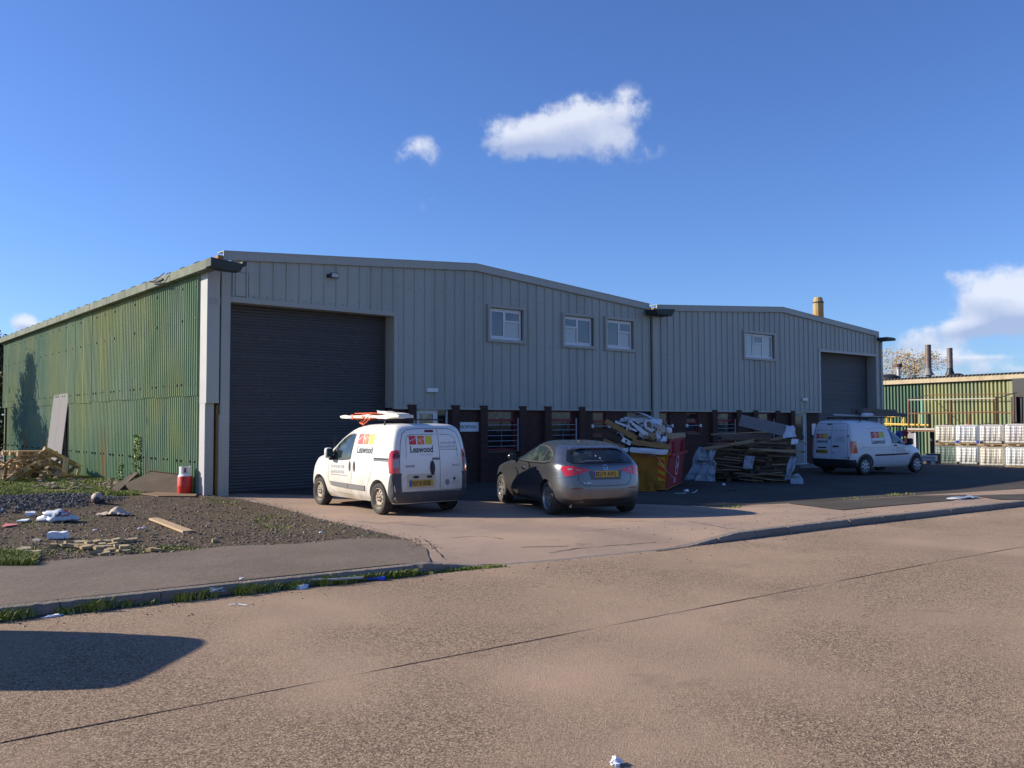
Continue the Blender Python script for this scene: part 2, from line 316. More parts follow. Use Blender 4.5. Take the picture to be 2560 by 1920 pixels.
m_gut=mat('mossy_gutter',(.125,.145,.105),.85,layers=[n_(k=3.2,d=7,r=.65,lo=.4,hi=.65,c=(.20,.215,.175),a=.7),n_(k=1.4,d=6,lo=.5,hi=.7,c=(.075,.105,.065),a=.8)],bump=[n_(k=30,d=5,lo=.2,hi=.8,st=.4,di=.01)])
m_gutd=mat('dark_gutter_end',(.035,.05,.045),.7)
m_roof=mat('roof_sheet',(.17,.17,.165),.8,layers=[n_(k=2,d=5,lo=.4,hi=.7,c=(.12,.12,.11),a=.8)])
m_rust=mat('rusty_timber',(.30,.15,.05),.85,layers=[n_(k=9,d=5,lo=.4,hi=.7,c=(.40,.26,.12),a=.8)])
m_upvc=mat('white_upvc',(.62,.64,.66),.35,layers=[n_(k=5,d=4,lo=.5,hi=.8,c=(.5,.52,.54),a=.4)])
m_wglass=mat('window_glass',(.045,.055,.065),.04,spec=1.0,layers=[n_(k=1.2,d=2,lo=.4,hi=.6,c=(.10,.11,.115),a=.6)])
m_blind=mat('pale_blind',(.34,.34,.33),.06,spec=.9)
m_dglass=mat('dark_window_glass',(.012,.014,.017),.05,spec=.5)
m_vblind=mat('vertical_blind',(.05,.06,.058),.6,layers=[n_(t='wave',k=6,dist=.2,lo=.2,hi=.8,c=(.06,.07,.07),a=.8)])
m_redf=mat('red_window_frame',(.22,.018,.02),.5)
m_bar=mat('galvanised_bar',(.42,.43,.46),.45)
m_white=mat('white_plastic',(.72,.73,.74),.4)
m_blk=mat('black_plastic',(.018,.018,.02),.5)
m_ink=mat('black_ink',(.02,.02,.022),.5)
m_sign=mat('white_sign_board',(.66,.68,.70),.4)
m_yel=mat('ochre_steel',(.34,.18,.035),.7,layers=[n_(k=4,d=6,lo=.4,hi=.7,c=(.30,.15,.035),a=.8)])
m_wood=mat('weathered_wood',(.30,.215,.125),.85,layers=[n_(k=5,s=(1,9,9),d=5,lo=.35,hi=.7,c=(.20,.14,.085),a=.8),n_(t='rand',lo=0,hi=1,c=(.36,.27,.17),a=.7)])
m_woodp=mat('fresh_pine',(.45,.32,.175),.8,layers=[n_(k=5,s=(1,9,9),d=5,lo=.35,hi=.7,c=(.43,.30,.165),a=.8),n_(t='rand',lo=0,hi=1,c=(.36,.25,.15),a=.8)])
m_woodd=mat('dark_wet_wood',(.125,.085,.05),.85,layers=[n_(k=5,s=(1,9,9),d=5,lo=.35,hi=.7,c=(.075,.05,.033),a=.8),n_(t='rand',lo=0,hi=1,c=(.17,.115,.065),a=.8)])
m_ply=mat('brown_board',(.20,.125,.07),.85,layers=[n_(k=3,d=6,lo=.4,hi=.7,c=(.12,.075,.045),a=.8)])
m_plyd=mat('dark_board',(.05,.036,.026),.9,layers=[n_(k=3,d=6,lo=.4,hi=.7,c=(.08,.05,.03),a=.8)])
m_film=mat('clear_plastic_film',(.32,.36,.41),.25,spec=.7,layers=[n_(k=6,d=6,lo=.4,hi=.7,c=(.28,.32,.37),a=.8)])
m_cloth=mat('beige_cloth',(.50,.42,.34),.95,layers=[n_(k=14,d=5,lo=.4,hi=.7,c=(.36,.30,.24),a=.7)])
m_foam=mat('white_foam',(.72,.74,.80),.8)
m_poly=mat('polythene',(.58,.62,.68),.35,spec=.6,layers=[n_(k=9,d=6,lo=.45,hi=.7,c=(.42,.46,.52),a=.7)])
m_red=mat('red_cylinder_paint',(.60,.035,.022),.45,layers=[n_(k=9,d=6,lo=.55,hi=.75,c=(.36,.04,.025),a=.7)])
m_blue=mat('blue_plastic',(.01,.06,.50),.4)
m_orange=mat('orange_strap',(.85,.13,.03),.6)
m_leafy=mat('weed_leaf',(.12,.20,.03),.6,coord='obj',layers=[n_(k=5,lo=.4,hi=.6,c=(.22,.26,.05),a=.8)])
m_dock=mat('dry_dock_stem',(.20,.08,.03),.8)
m_leaf=mat('dark_tree_leaf',(.045,.06,.018),.7,coord='obj',layers=[n_(k=1.1,lo=.4,hi=.6,c=(.09,.085,.022),a=.8),n_(k=3,lo=.55,hi=.7,c=(.12,.07,.02),a=.5)])
m_leafb=mat('autumn_birch_leaf',(.36,.22,.06),.7,coord='obj',layers=[n_(k=1.1,lo=.4,hi=.6,c=(.42,.30,.13),a=.8),n_(k=.6,lo=.5,hi=.6,c=(.20,.18,.06),a=.7)])
m_bark=mat('bark',(.10,.08,.06),.95,layers=[n_(k=8,lo=.4,hi=.7,c=(.05,.04,.03),a=.8)])
# ---------------- the setting ----------------
def grid_sheet(name,xs,ys,zf,m):
    mb=MB(); nx=len(xs); mb.add([(x,y,zf(x,y)) for y in ys for x in xs],[(j*nx+i,j*nx+i+1,(j+1)*nx+i+1,(j+1)*nx+i) for j in range(len(ys)-1) for i in range(nx-1)])
    return struct(mb.build(name,m,smooth=True))
xs=[-900,-300,-100,-60,-30,-10,0,4,24,42,60,100,300,900]
grid_sheet('ground',xs,[-900,-300,-100,-60,-40,-20,-10,0,10,30,60,100,300,900],lambda x,y:fx(x)-.30,m_grnd)
# road in two concrete slabs with an open joint filled dark
JX=[-60,-6.63,-2.99,6.38,60,140]; JY=[-12.9,-14.49,-14.66,-15.06,-17.4,-21]
def yj(x): return interp(x,JX,JY)
rx=[-60,-30,-15,-12]+[round(-11+.5*i,2) for i in range(56)]+[20,24,32,42,60,90,140]
road=bpy.data.objects.new('road',None); COL.objects.link(road); struct(road)
def strip(name,y0f,y1f,zf,m,parent,rows=6,d=.25,face0=False,face1=False):
    mb=MB(); vs=[]; n=len(rx)
    for j in range(rows+1):
        for x in rx:
            y=y0f(x)+(y1f(x)-y0f(x))*j/rows; vs.append((x,y,zf(x,y)))
    fs=[(j*n+i,j*n+i+1,(j+1)*n+i+1,(j+1)*n+i) for j in range(rows) for i in range(n-1)]
    mb.add(vs,fs)
    for fl,j in ((face0,0),(face1,rows)):
        if fl:
            a=[vs[j*n+i] for i in range(n)]; mb.add(a+[(p[0],p[1],p[2]-d) for p in a],[(i,i+1,n+i+1,n+i) for i in range(n-1)])
    return mb.build(name,m,parent,smooth=False)
def jw(x): return .011+.006*math.sin(x*7.3)+.005*math.sin(x*23+1)
strip('concrete_slab',lambda x:yj(x)+jw(x),lambda x:yk(x)+.05,zroad,m_road,road,rows=8,face0=True)
strip('concrete_slab',lambda x:-45.,lambda x:yj(x)-jw(x),zroad,m_road,road,rows=10,face1=True)
strip('joint_seal',lambda x:yj(x)-.06,lambda x:yj(x)+.06,lambda x,y:zroad(x,y)-.022,m_joint,road,rows=1)
# kerb: single stones 0.9 m long, chipped, following the dropped crossing
kerb=bpy.data.objects.new('kerb',None); COL.objects.link(kerb); struct(kerb)
def ktop(x): return g(x,-11)-.108*drop(x)
rk=random.Random(5)
x=-11.0
while x<16:
    x1=x+.914
    if x<-1.3 and x1>-1.3: x1=-1.25
    n=14 if x1<15 else 4
    mb=MB(); w=.125; rows=[]
    for i in range(n+1):
        xx=x+.006+(x1-x-.012)*i/n; yf=yk(xx); zt=ktop(xx); zb=zroad(xx)-.12
        chip=max(0,rk.gauss(0,.010 if xx<-3.2 else .020)); chz=max(0,rk.gauss(.002,.009))
        rows.append([(xx,yf-.012,zb),(xx,yf-.006+rk.uniform(-.003,.003),zt-.03-chz-chip),(xx,yf+.018+chip,zt-.004-chz*.3),(xx,yf+w,zt+.003),(xx,yf+w,zb)])
    vs=[p for r in rows for p in r]; k=5
    mb.add(vs,[(i*k+j,i*k+j+1,(i+1)*k+j+1,(i+1)*k+j) for i in range(n) for j in range(4)]+[(0,1,2,3,4),tuple(n*k+j for j in (4,3,2,1,0))])
    mb.build('kerb_stone',m_kerb,kerb,fixn=True); x=x1
strip('kerb_run',lambda x:yk(x),lambda x:yk(x)+.12,lambda x,y:g(x,-11)-.108*drop(x)+(-.06 if -11.2<x<16.2 else 0),m_kerb,kerb,rows=1,face0=True)
# yard apron
def yp(xa,xb): return [(x,yk(x)+.12) for x in [v for v in KX if xa<v<xb]]
pl=lambda *p:[tuple(G(*q)[:2]) for q in p]
yard_poly=[(-30,yk(-30)+.12)]+[(x,yk(x)+.12) for x in (-6,-1.5,-1.1,-.7,.2,1.4,2,3.2,6,14,30,60)]+[(60,60),(-30,60)]
yv=[(x*.6-3,-12+.4*j) for x in range(32) for j in range(9)]
vs=[];xsY=[-30,-20,-12]+[round(-10+.4*i,2) for i in range(66)]+[17,18,20,24,28,34,42,50,60,90,140]
ysn=[0,.15,.35,.6,.9,1.2,1.5,1.8,2.4,3,4,5,6,7,8,9,10,12,16,24,40,80]
mb=MB(); nx=len(xsY)
for t in ysn:
    for x in xsY:
        y=yk(x)+.12+t; vs.append((x,y,zyard(x,y)))
mb.add(vs,[(j*nx+i,j*nx+i+1,(j+1)*nx+i+1,(j+1)*nx+i) for j in range(len(ysn)-1) for i in range(nx-1)])
struct(mb.build('yard',m_yard,smooth=True))
# tarmac yard cut to the shadow edge, shade deepened by its colour; dark patches beside the kerb
struct(sheet('tarmac_yard_shade',[tuple(G(*q)[:2]) for q in [(1180,1252),(1500,1256),(1720,1264),(1850,1263),(2000,1257),(2290,1238),(2560,1222)]]+[(40,-11.5),(58,-12),(58,30),(31.3,30),(31.3,.5),(1.0,.5)],zyard,.006,m_tarmac,res=.8))
def patch_ground(px,m,name='tarmac_patch',off=.005): return struct(sheet(name,[tuple(G(*q)[:2]) for q in px],zyard,off,m,res=.4))
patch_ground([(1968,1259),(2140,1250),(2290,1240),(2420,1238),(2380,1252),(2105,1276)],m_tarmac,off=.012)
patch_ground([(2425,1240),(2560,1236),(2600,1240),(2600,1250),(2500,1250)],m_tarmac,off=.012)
# dirt gathered along the foot of the kerb
def gutter_dirt(xa,xb,w0):
    mb=MB(); vs=[]; rr=random.Random(3); n=int((xb-xa)/.06)
    for i in range(n+1):
        x=xa+(xb-xa)*i/n; w=max(.012,w0*(.6+.9*mnoise2(x*1.7)+.5*mnoise2(x*9))); z=zroad(x)+.004
        vs+=[(x,yk(x)+.01,z+.01),(x,yk(x)-w,z)]
    mb.add(vs,[(2*i,2*i+1,2*i+3,2*i+2) for i in range(n)]); return struct(mb.build('gutter_dirt',m_dirtg))
from mathutils import noise as _mn
def mnoise2(t): return _mn.noise(Vector((t,3.3,1.7)))
m_dirtg=mat('gutter_silt',(.075,.055,.04),.95,layers=[n_(k=20,d=6,lo=.4,hi=.7,c=(.13,.10,.075),a=.8)],bump=[n_(k=60,d=6,lo=.2,hi=.8,st=.8,di=.01)])
gutter_dirt(-11,-.9,.11); gutter_dirt(1.9,30,.045)
# long cracks in the apron
def crack(pts,w,name='ground_crack'):
    mb=MB(); P=[Vector((*pts[0],0))]; rr=random.Random(hash(pts[0])%999)
    for a,b in zip(pts,pts[1:]):
        n=max(2,int(math.dist(a,b)/.12))
        for k in range(1,n+1): P.append(Vector((a[0]+(b[0]-a[0])*k/n+rr.uniform(-.02,.02),a[1]+(b[1]-a[1])*k/n+rr.uniform(-.02,.02),0)))
    vs=[];fs=[]
    for i,p in enumerate(P):
        t=(P[min(i+1,len(P)-1)]-P[max(i-1,0)]).normalized(); q=Vector((-t.y,t.x,0))*w*rr.uniform(.3,1)
        for s in (-1,1): v=p+q*s; vs.append((v.x,v.y,zyard(v.x,v.y)+.018 if False else zyard(v.x,v.y)+.007))
    fs=[(2*i,2*i+2,2*i+3,2*i+1) for i in range(len(P)-1)]
    mb.add(vs,fs); return mb.build(name,m_joint)
for px in ([(1372,1383),(1440,1372),(1530,1365),(1640,1357)],[(1700,1262),(1850,1268),(2010,1262),(2190,1252)],[(1117,1400),(1085,1372),(1062,1350)],[(1300,1369),(1420,1366)],[(1720,1304),(1810,1320),(1860,1325)],[(1690,1290),(1790,1280)],[(640,1400),(700,1390),(760,1384)],[(660,1412),(720,1400)],[(690,1382),(760,1372)],[(705,1418),(780,1408),(840,1408)],[(1130,1345),(1200,1340),(1260,1348)],[(1000,1310),(1090,1318)],[(850,1300),(960,1310),(1010,1305)],[(1450,1330),(1540,1322)],[(2060,1300),(2180,1280)]):
    struct(crack([tuple(G(*q)[:2]) for q in px],.012))
# pavement left of the crossing
ppx=[(0,1417),(110,1405),(210,1396),(420,1382),(560,1366),(750,1360),(900,1345),(1020,1352),(1066,1372)]
pv=[tuple(G(*q)[:2]) for q in ppx]
struct(sheet('pavement',[(-30,yk(-30)+.12)]+[(x,yk(x)+.12) for x in (-12,-6,-4,-2.5,-1.42)]+pv[::-1]+[(-12,-7.9),(-30,-6)],zyard,.010,m_pave,res=.5))
# dirt yard
from mathutils import noise as mnoise
def dh(x,y):
    b=.012+.035*(mnoise.noise(Vector((x*.6,y*.6,1)))+.3)+.022*mnoise.noise(Vector((x*2.3,y*2.3,4)))+.012*mnoise.noise(Vector((x*7,y*7,2)))
    return b
hp=[(-4.2,-.6,1.6,1.1,.12),(-2.9,.2,1.0,.9,.10),(-5.6,.3,1.8,1.3,.13),(-7,-.3,2.,1.4,.14)]
def heap(x,y):
    return sum(h*math.exp(-((x-a)/rx_)**2-((y-b)/ry_)**2) for a,b,rx_,ry_,h in hp)
DE=[tuple(G(*q)[:2]) for q in [(1066,1373),(1020,1349),(900,1321),(800,1299),(740,1281),(680,1266),(610,1251),(574,1245)]]
def edge_d(x,y):
    best=9
    P=Vector((x,y))
    for a,b in zip(DE,DE[1:]):
        a=Vector(a);b=Vector(b);t=max(0,min(1,(P-a).dot(b-a)/(b-a).length_squared)); best=min(best,(P-a-(b-a)*t).length)
    for a,b in zip(pv,pv[1:]):
        a=Vector(a);b=Vector(b);t=max(0,min(1,(P-a).dot(b-a)/(b-a).length_squared)); best=min(best,(P-a-(b-a)*t).length)
    return best
def zd(x,y):
    e=min(1,edge_d(x,y)/.7) if x>-14 else 1
    return zyard(x,y)+.008+e*(dh(x,y)+heap(x,y))
dirt_poly=[(-14,-7.6),(-9,-7.9)]+[(p[0],p[1]-.05) for p in pv[:-1]]+DE+[(.1,.3),(.02,24),(.5,30),(-14,30)]
dv,df,_=cut_poly(dirt_poly,.13 if False else .16)
mb=MB(); mb.add([(x,y,zd(x,y)) for x,y in dv],df); o=mb.build('dirt_ground',m_dirt,smooth=True)
if o.data.polygons[0].normal.z<0: o.data.flip_normals()
struct(o)
# ---------------- the warehouse ----------------
WU=15.5
def topz(x):
    u=x if x<15.47 else x-15.33
    u=(u-.33)/(15.28-.33) if x<15.47 else (x-15.66)/(30.91-15.66)
    return 5.735+.545*(1-abs(2*u-1))
RIBP=.343
def rib_profile(x0,x1,phase):
    """y offset profile of the front cladding: wide pans with narrow standing ribs"""
    pts=[(x0,0)]; k=math.floor((x0-phase)/RIBP)
    while True:
        c=phase+k*RIBP; k+=1
        if c-.03>x1: break
        for dx,dy in ((-.030,0),(-.016,-.032),(.016,-.032),(.030,0)):
            if x0<c+dx<x1: pts.append((c+dx,dy))
    pts.append((x1,0)); return pts
def clad_panel(bld,x0,x1,zb,openings,phase,name='cladding_panel',m=None,ztop=None):
    pr=rib_profile(x0,x1,phase); xs=[p[0] for p in pr]; ys=[p[1] for p in pr]
    extra=[e for o in openings for e in (o[0],o[1]) if x0<e<x1]+([7.8] if x0<7.8<x1 else [])+([23.28] if x0<23.28<x1 else [])
    X=sorted(set(xs+extra)); mb=MB()
    yy=lambda x:float(np.interp(x,xs,ys))-.001
    for a,b in zip(X,X[1:]):
        mid=(a+b)/2; iv=[(zb,None)]
        for (ox0,ox1,oz0,oz1) in openings:
            if ox0-1e-6<=mid<=ox1+1e-6:
                new=[]
                for lo,hi in iv:
                    if hi is None or oz1<hi:
                        if oz0>lo: new.append((lo,oz0))
                        new.append((oz1,hi))
                iv=new
        for lo,hi in iv:
            za,zc=(topz(a)-.1,topz(b)-.1) if hi is None else (hi,hi)
            if ztop: za=zc=ztop
            mb.add([(a,yy(a),lo),(b,yy(b),lo),(b,yy(b),zc),(a,yy(a),za)],[(0,1,2,3)])
    return mb.build(name,m or m_clad,bld)
U1=thing('warehouse','grey clad gable warehouse unit with the big shutter and green side wall, nearer the camera','warehouse')
U2=thing('warehouse','grey clad gable warehouse unit farther right, with the smaller roller shutter','warehouse')
D1=(.52,5.08,-1,4.62); D2=(26.03,30.67,-1,4.68)
W1=(8.35,9.6,4.15,5.06); W2=(11.31,12.59,4.14,5.05); W3=(13.23,14.49,4.14,5.07); W4=(20.77,22.69,4.18,5.10)
op1=[D1,W1,W2,W3]; op2=[D2,W4]
def panels(bld,x0,x1,op,phase):
    k=math.floor((x0-phase)/(3*RIBP)); 
    while True:
        a=phase+k*3*RIBP+.17; b=a+3*RIBP; k+=1
        if a>=x1-.02: break
        if b<=x0+.02: continue
        a2,b2=max(a,x0),min(b,x1)
        clad_panel(bld,a2,b2,2.10,op,phase)
panels(U1,.55,15.44,op1,.94); panels(U2,15.72,30.98,op2,15.96)
# drip flashing under the cladding, notched where the brick piers stand up
PIERS1=[(5.51,5.78),(6.97,7.24),(7.99,8.25),(9.47,9.73),(10.48,10.75),(11.94,12.21)]
PIERS2=[(18.72,19.02),(20.2,20.5),(21.26,21.56),(22.74,23.04),(23.8,24.08)]
def drips(bld,x0,x1,piers):
    x=x0
    for a,b in piers+[(x1,x1)]:
        if a>x+.02:
            mb=MB(); mb.box(x,-.028,2.075,a,.09,2.10); mb.box(x,-.034,2.06,a,-.028,2.115); mb.build('drip_flashing',m_trim,bld)
        x=b
drips(U1,5.08,15.42,PIERS1); drips(U2,15.72,26.0,PIERS2)
# barge trim along both gables
def barge(bld,x0,xm,x1,z0,zm,z1,h=.2):
    for (a,b,za,zb) in ((x0,xm,z0,zm),(xm,x1,zm,z1)):
        mb=MB()
        for (ya,yb,lo,hi) in ((-.085,-.05,-h,0),(-.095,.3,.0,.018),(-.05,-.005,-h,-h+.012)):
            mb.add([(a,ya,za+lo),(b,ya,zb+lo),(b,ya,zb+hi),(a,ya,za+hi),(a,yb,za+lo),(b,yb,zb+lo),(b,yb,zb+hi),(a,yb,za+hi)],[(0,1,2,3),(7,6,5,4),(3,2,6,7),(0,4,5,1),(0,3,7,4),(1,5,6,2)])
        mb.build('barge_board',m_trim,bld,fixn=True)
barge(U1,.33,7.8,15.28,5.735,6.28,5.735); barge(U2,15.66,23.28,30.91,5.735,6.28,5.76)
# roofs: profiled sheets
def roof(bld,x0,xm,x1,z0,zm,z1):
    for (a,b,za,zb) in ((x0,xm,z0,zm),(xm,x1,zm,z1)):
        n=24; mb=MB()
        ys=[.25]+[.25+i*(23.4/ (n*4)) for i in range(1,n*4+1)]
        vs=[];
        for i,y in enumerate(ys):
            h=.035 if i%4 in (1,2) else 0
            vs+= [(a,y,za-.06+h),(b,y,zb-.06+h)]
        mb.add(vs,[(2*i,2*i+1,2*i+3,2*i+2) for i in range(len(ys)-1)]); mb.build('roof_sheet',m_roof,bld)
roof(U1,-.05,7.8,15.6,5.56,6.2,5.56); roof(U2,15.5,23.28,31.15,5.56,6.2,5.56)
for (x,bld,s) in ((.33,U1,-1),(15.28,U1,1),(15.66,U2,-1)):
    mb=MB(); mb.box(min(x,x+s*.12),-.05,5.47,max(x,x+s*.12),.15,5.64); mb.box(min(x,x+s*.28),-.02,5.40,max(x,x+s*.28),.3,5.54); mb.build('exposed_purlin_end',m_rust,bld)
# hollow core: inner lining so that the units are solid
def boxpart(bld,name,m,*b,bevel=0): return MB().box(*b).build(name,m,bld,bevel=bevel)
boxpart(U1,'rear_wall',m_greysheet,.02,23.4,-.6,15.5,23.5,5.5); boxpart(U2,'rear_wall',m_greysheet,15.55,23.4,-.9,31.1,23.5,5.5)
boxpart(U2,'side_wall',m_greysheet,31.08,.32,-.9,31.12,23.4,5.45)
boxpart(U1,'backing_wall',m_blk,5.3,.34,-.5,15.4,.36,5.6); boxpart(U2,'backing_wall',m_blk,15.6,.34,-.6,25.9,.36,5.6)
# screws: rows of little heads, joined
def screws(bld,x0,x1,ph,zs,op):
    mb=MB(); k=0; x=ph+RIBP/2
    while x<x1:
        for z in zs:
            if x>x0 and not any(a-.1<x<b+.1 and c-.15<z<d+.15 for a,b,c,d in op): mb.box(x-.011,-.012,z-.011,x+.011,-.001,z+.011)
        x+=RIBP
    stuff(mb.build('cladding_screws',m_screw,bld))
screws(U1,5.1,15.4,.94,(2.22,4.0,4.05+1.3),op1); screws(U1,.9,5.08,.94,(4.74,),[]); screws(U2,15.8,30.9,15.96,(2.22,4.06),op2+[(26,30.7,2,5)])
# small blanking box and trims round the big shutter
def frame_rect(bld,name,m,x0,x1,z0,z1,w,y0,y1):
    mb=MB(); mb.box(x0-w,y0,z0-w,x0,y1,z1+w); mb.box(x1,y0,z0-w,x1+w,y1,z1+w); mb.box(x0,y0,z1,x1,y1,z1+w); mb.box(x0,y0,z0-w,x1,y1,z0); return mb.build(name,m,bld,bevel=.004)
boxpart(U1,'lintel_flashing',m_trim,.50,-.045,4.56,5.16,.0,4.68); boxpart(U1,'lintel_soffit',m_trim,.52,.0,4.58,5.08,.46,4.64)
boxpart(U1,'jamb_flashing',m_trim,5.06,-.045,2.06,5.16,.0,4.56); boxpart(U1,'jamb_lining',m_trim,5.06,.0,2.10,5.10,.5,4.6)
boxpart(U2,'lintel_flashing',m_trimw,25.98,-.045,4.64,30.72,.0,4.74); boxpart(U2,'lintel_soffit',m_trim,26.1,.0,4.66,30.6,.46,4.7)
boxpart(U2,'jamb_flashing',m_trimw,25.93,-.045,2.06,26.05,.0,4.64); boxpart(U2,'jamb_lining',m_trim,30.66,.0,-.4,30.70,.5,4.66)
boxpart(U2,'jamb_flashing',m_trim,30.66,-.05,-.5,30.98,.0,5.6)
# left corner of unit one
boxpart(U1,'corner_flashing',m_trimw,-.035,-.06,2.16,.0,.36,5.24); boxpart(U1,'corner_casing',m_trim,.0,-.055,2.16,.27,.05,5.3,bevel=.006)
boxpart(U1,'corner_casing_band',m_trim,-.005,-.062,4.46,.275,-.055,4.62)
boxpart(U1,'jamb_casing',m_trim,.30,-.075,-.12,.52,.5,5.32,bevel=.008)
boxpart(U1,'corner_post',m_trim,.0,.06,-.15,.2,.2,2.16); boxpart(U1,'corner_flashing',m_trimw,-.03,.02,-.15,.0,.36,2.16)
boxpart(U1,'steel_post',m_yel,.245,.02,-.15,.285,.12,2.12)
boxpart(U1,'door_post_face',m_trimw,.285,-.078,-.12,.30,.1,1.9)
# small fascia box with the two ribs above the shutter
frame_rect(U1,'blanking_frame',m_screw,.66,.98,4.72,5.28,.010,-.012,-.004)
# downpipes
def downpipe(bld,x0,x1,zb,zt):
    boxpart(bld,'downpipe_casing',m_trim,x0,-.11,zb,x1,.05,zt,bevel=.01)
downpipe(U1,15.42,15.70,-.35,5.36)
for z in (1.95,4.25): boxpart(U1,'downpipe_joint',m_trim,15.415,-.116,z,15.705,.0,z+.015)
boxpart(U1,'downpipe_gap_shade',m_blk,15.40,-.03,2.1,15.42,.0,5.3)  # solid black strip, the gap's shadow put into its colour
boxpart(U2,'downpipe_casing',m_trim,30.98,-.12,-.6,31.14,.3,5.3,bevel=.01)
# gutters
mb=MB(); mb.box(-.26,-.55,5.20,.02,23.6,5.415); mb.build('side_gutter',m_gut,U1,bevel=.01)
for k in range(1,13): boxpart(U1,'gutter_joint',m_gutd if k%3 else m_gut,-.265,k*1.83,5.19,.0,k*1.83+.03,5.42)
mb=MB(); mb.prism([(-.27,5.415),(-.27,5.22),(-.02,5.17),(.42,5.16),(.50,5.30),(.56,5.30),(.58,5.40),(.47,5.40),(.46,5.345)],.32,Matrix(((1,0,0,0),(0,0,1,-.87),(0,1,0,0),(0,0,0,1)))); mb.build('gutter_outlet',m_gutd,U1,fixn=True,bevel=.008)
mb=MB(); mb.prism([(15.02,5.50),(15.10,5.34),(15.85,5.32),(15.94,5.5),(16.0,5.5),(16.0,5.58),(15.9,5.56)],.5,Matrix(((1,0,0,0),(0,0,1,-.6),(0,1,0,0),(0,0,0,1)))); mb.build('valley_gutter_outlet',m_gutd,U1,fixn=True,bevel=.008)
boxpart(U1,'valley_gutter',m_gut,15.2,-.05,5.42,15.85,23.4,5.5)
mb=MB(); mb.box(30.75,-.55,5.36,31.42,.0,5.5); mb.box(31.1,-.5,5.38,31.62,-.1,5.49); mb.build('side_gutter_outlet',m_gutd,U2,bevel=.008); boxpart(U2,'side_gutter',m_gut,31.12,0,5.32,31.4,23.5,5.5)
boxpart(U1,'cable_bracket',m_blk,-.30,2.3,5.3,-.26,2.9,5.33)
MB().tube([(-.35,2.0,5.42),(-.42,2.5,5.28),(-.36,3.1,5.34),(-.3,2.2,5.2)],.015,5).build('loose_cable',m_blk,U1)
# shutters
def shutter(bld,x0,x1,z0,z1,y,m,pitch=.0755):
    sh=MB().box(x0,y+.05,z0,x1,y+.08,z1).build('roller_shutter',m_blk,bld)
    h=pitch; prof=[(0,0),(.000,.006),(-.016,.018),(-.021,.036),(-.016,.056),(-.002,.068),(.0,.0745)]
    mb=MB(); mb.add([(x,yy,zz) for x in (x0,x1) for yy,zz in prof],[(i,i+1+len(prof)-0 if False else len(prof)+i,len(prof)+i+1,i+1) for i in range(len(prof)-1)])
    me=mb.mesh('shutter_slat',m,True); n=int((z1-z0)/h)
    for k in range(n):
        link('shutter_slat',me,sh,loc=(0,y,z0+.08+k*h))
    MB().box(x0,y-.02,z0,x1,y+.03,z0+.08).build('bottom_rail',m_blk,sh)
    for xx in (x0,x1-.07): MB().box(xx,y-.03,z0,xx+.07,y+.05,z1).build('guide_rail',m_slat,sh)
shutter(U1,.53,5.07,-.05,4.62,.43,m_slat); shutter(U2,26.05,30.66,-.32,4.68,.43,m_slat2)
boxpart(U1,'threshold',m_kerb,.52,-.06,-.3,5.08,.5,-.03)
# brick wall
BL,BH,J=.215,.065,.010
OPB1=[(5.79,6.94,-1,2.10),(8.26,9.44,.87,2.06),(10.76,11.86,.84,2.06),(12.68,13.29,1.28,2.04),(14.28,14.89,1.27,2.04)]
OPB2=[(15.83,16.47,1.33,2.04),(17.43,18.04,1.31,2.03),(19.02,20.16,.9,2.05),(21.57,22.7,.9,2.05),(24.09,25.16,-.3,2.09)]
YB=.09
def wall_backing(bld,x0,x1,ops,z0,z1):
    X=sorted(set([x0,x1]+[e for o in ops for e in o[:2]])); mb=MB()
    for a,b in zip(X,X[1:]):
        iv=[(z0,z1)]
        for o in ops:
            if o[0]-1e-6<=(a+b)/2<=o[1]+1e-6: iv=[(z0,o[2]),(o[3],z1)]
        for lo,hi in iv:
            if hi>lo+.01: mb.box(a,YB+.003,lo,b,YB+.24,hi)
    return mb.build('brick_backing',m_mortar,bld)
BRM=MB().box(0,-.007,0,BL,.003,BH).mesh('brick',m_brick)
PBM={}
bricks=[]   # (bld,x,z,w,y)
def lay(bld,x0,x1,ops,z0,z1,piers):
    c=0; z=z0
    while z<z1:
        x=x0-(BL+J)/2*(c%2)
        while x<x1:
            a,b=max(x,x0),min(x+BL,x1); segs=[(a,b)]
            for o in ops+[(p[0],p[1],-9,9) for p in piers]:
                ns=[]
                for (s,e) in segs:
                    if o[2]<z+BH*.6 and z+BH*.4<o[3]:
                        if e<=o[0] or s>=o[1]: ns.append((s,e))
                        else:
                            if s<o[0]: ns.append((s,o[0]))
                            if e>o[1]: ns.append((o[1],e))
                    else: ns.append((s,e))
                segs=ns
            for s,e in segs:
                if e-s>.03: bricks.append((bld,s,z,e-s,YB))
            x+=BL+J
        z+=BH+J; c+=1
    for p in piers:
        z=z0
        while z<2.13: bricks.append((bld,p[0]+.004,z,p[1]-p[0]-.008,-.055)); z+=BH+J
        MB().box(p[0]+.008,-.048,z0,p[1]-.008,YB+.1,2.135).build('pier_core',m_mortar,bld)
wall_backing(U1,5.10,15.44,OPB1,-.3,2.1); lay(U1,5.10,15.44,OPB1,-.28,2.08,PIERS1)
wall_backing(U2,15.72,26.05,OPB2,-.5,2.1); lay(U2,15.72,26.05,OPB2,-.48,2.08,PIERS2)
lay_y=YB
bricks.sort(key=lambda b:b[1]+abs(b[2]-1.2)*1.1+(0 if b[2]>.2 else 4))
near=[b for b in bricks if b[0] is U1][:300]; nset=set(id(b) for b in near)
for b in near:
    bld,x,z,w,y=b; d=.15 if y<0 else .0
    key=(round(w,3),y)
    if key not in PBM: PBM[key]=MB().box(0,-.007,0,w,.003+d,BH).mesh('brick',m_brick)
    link('brick',PBM[key],bld,loc=(x,y,z))
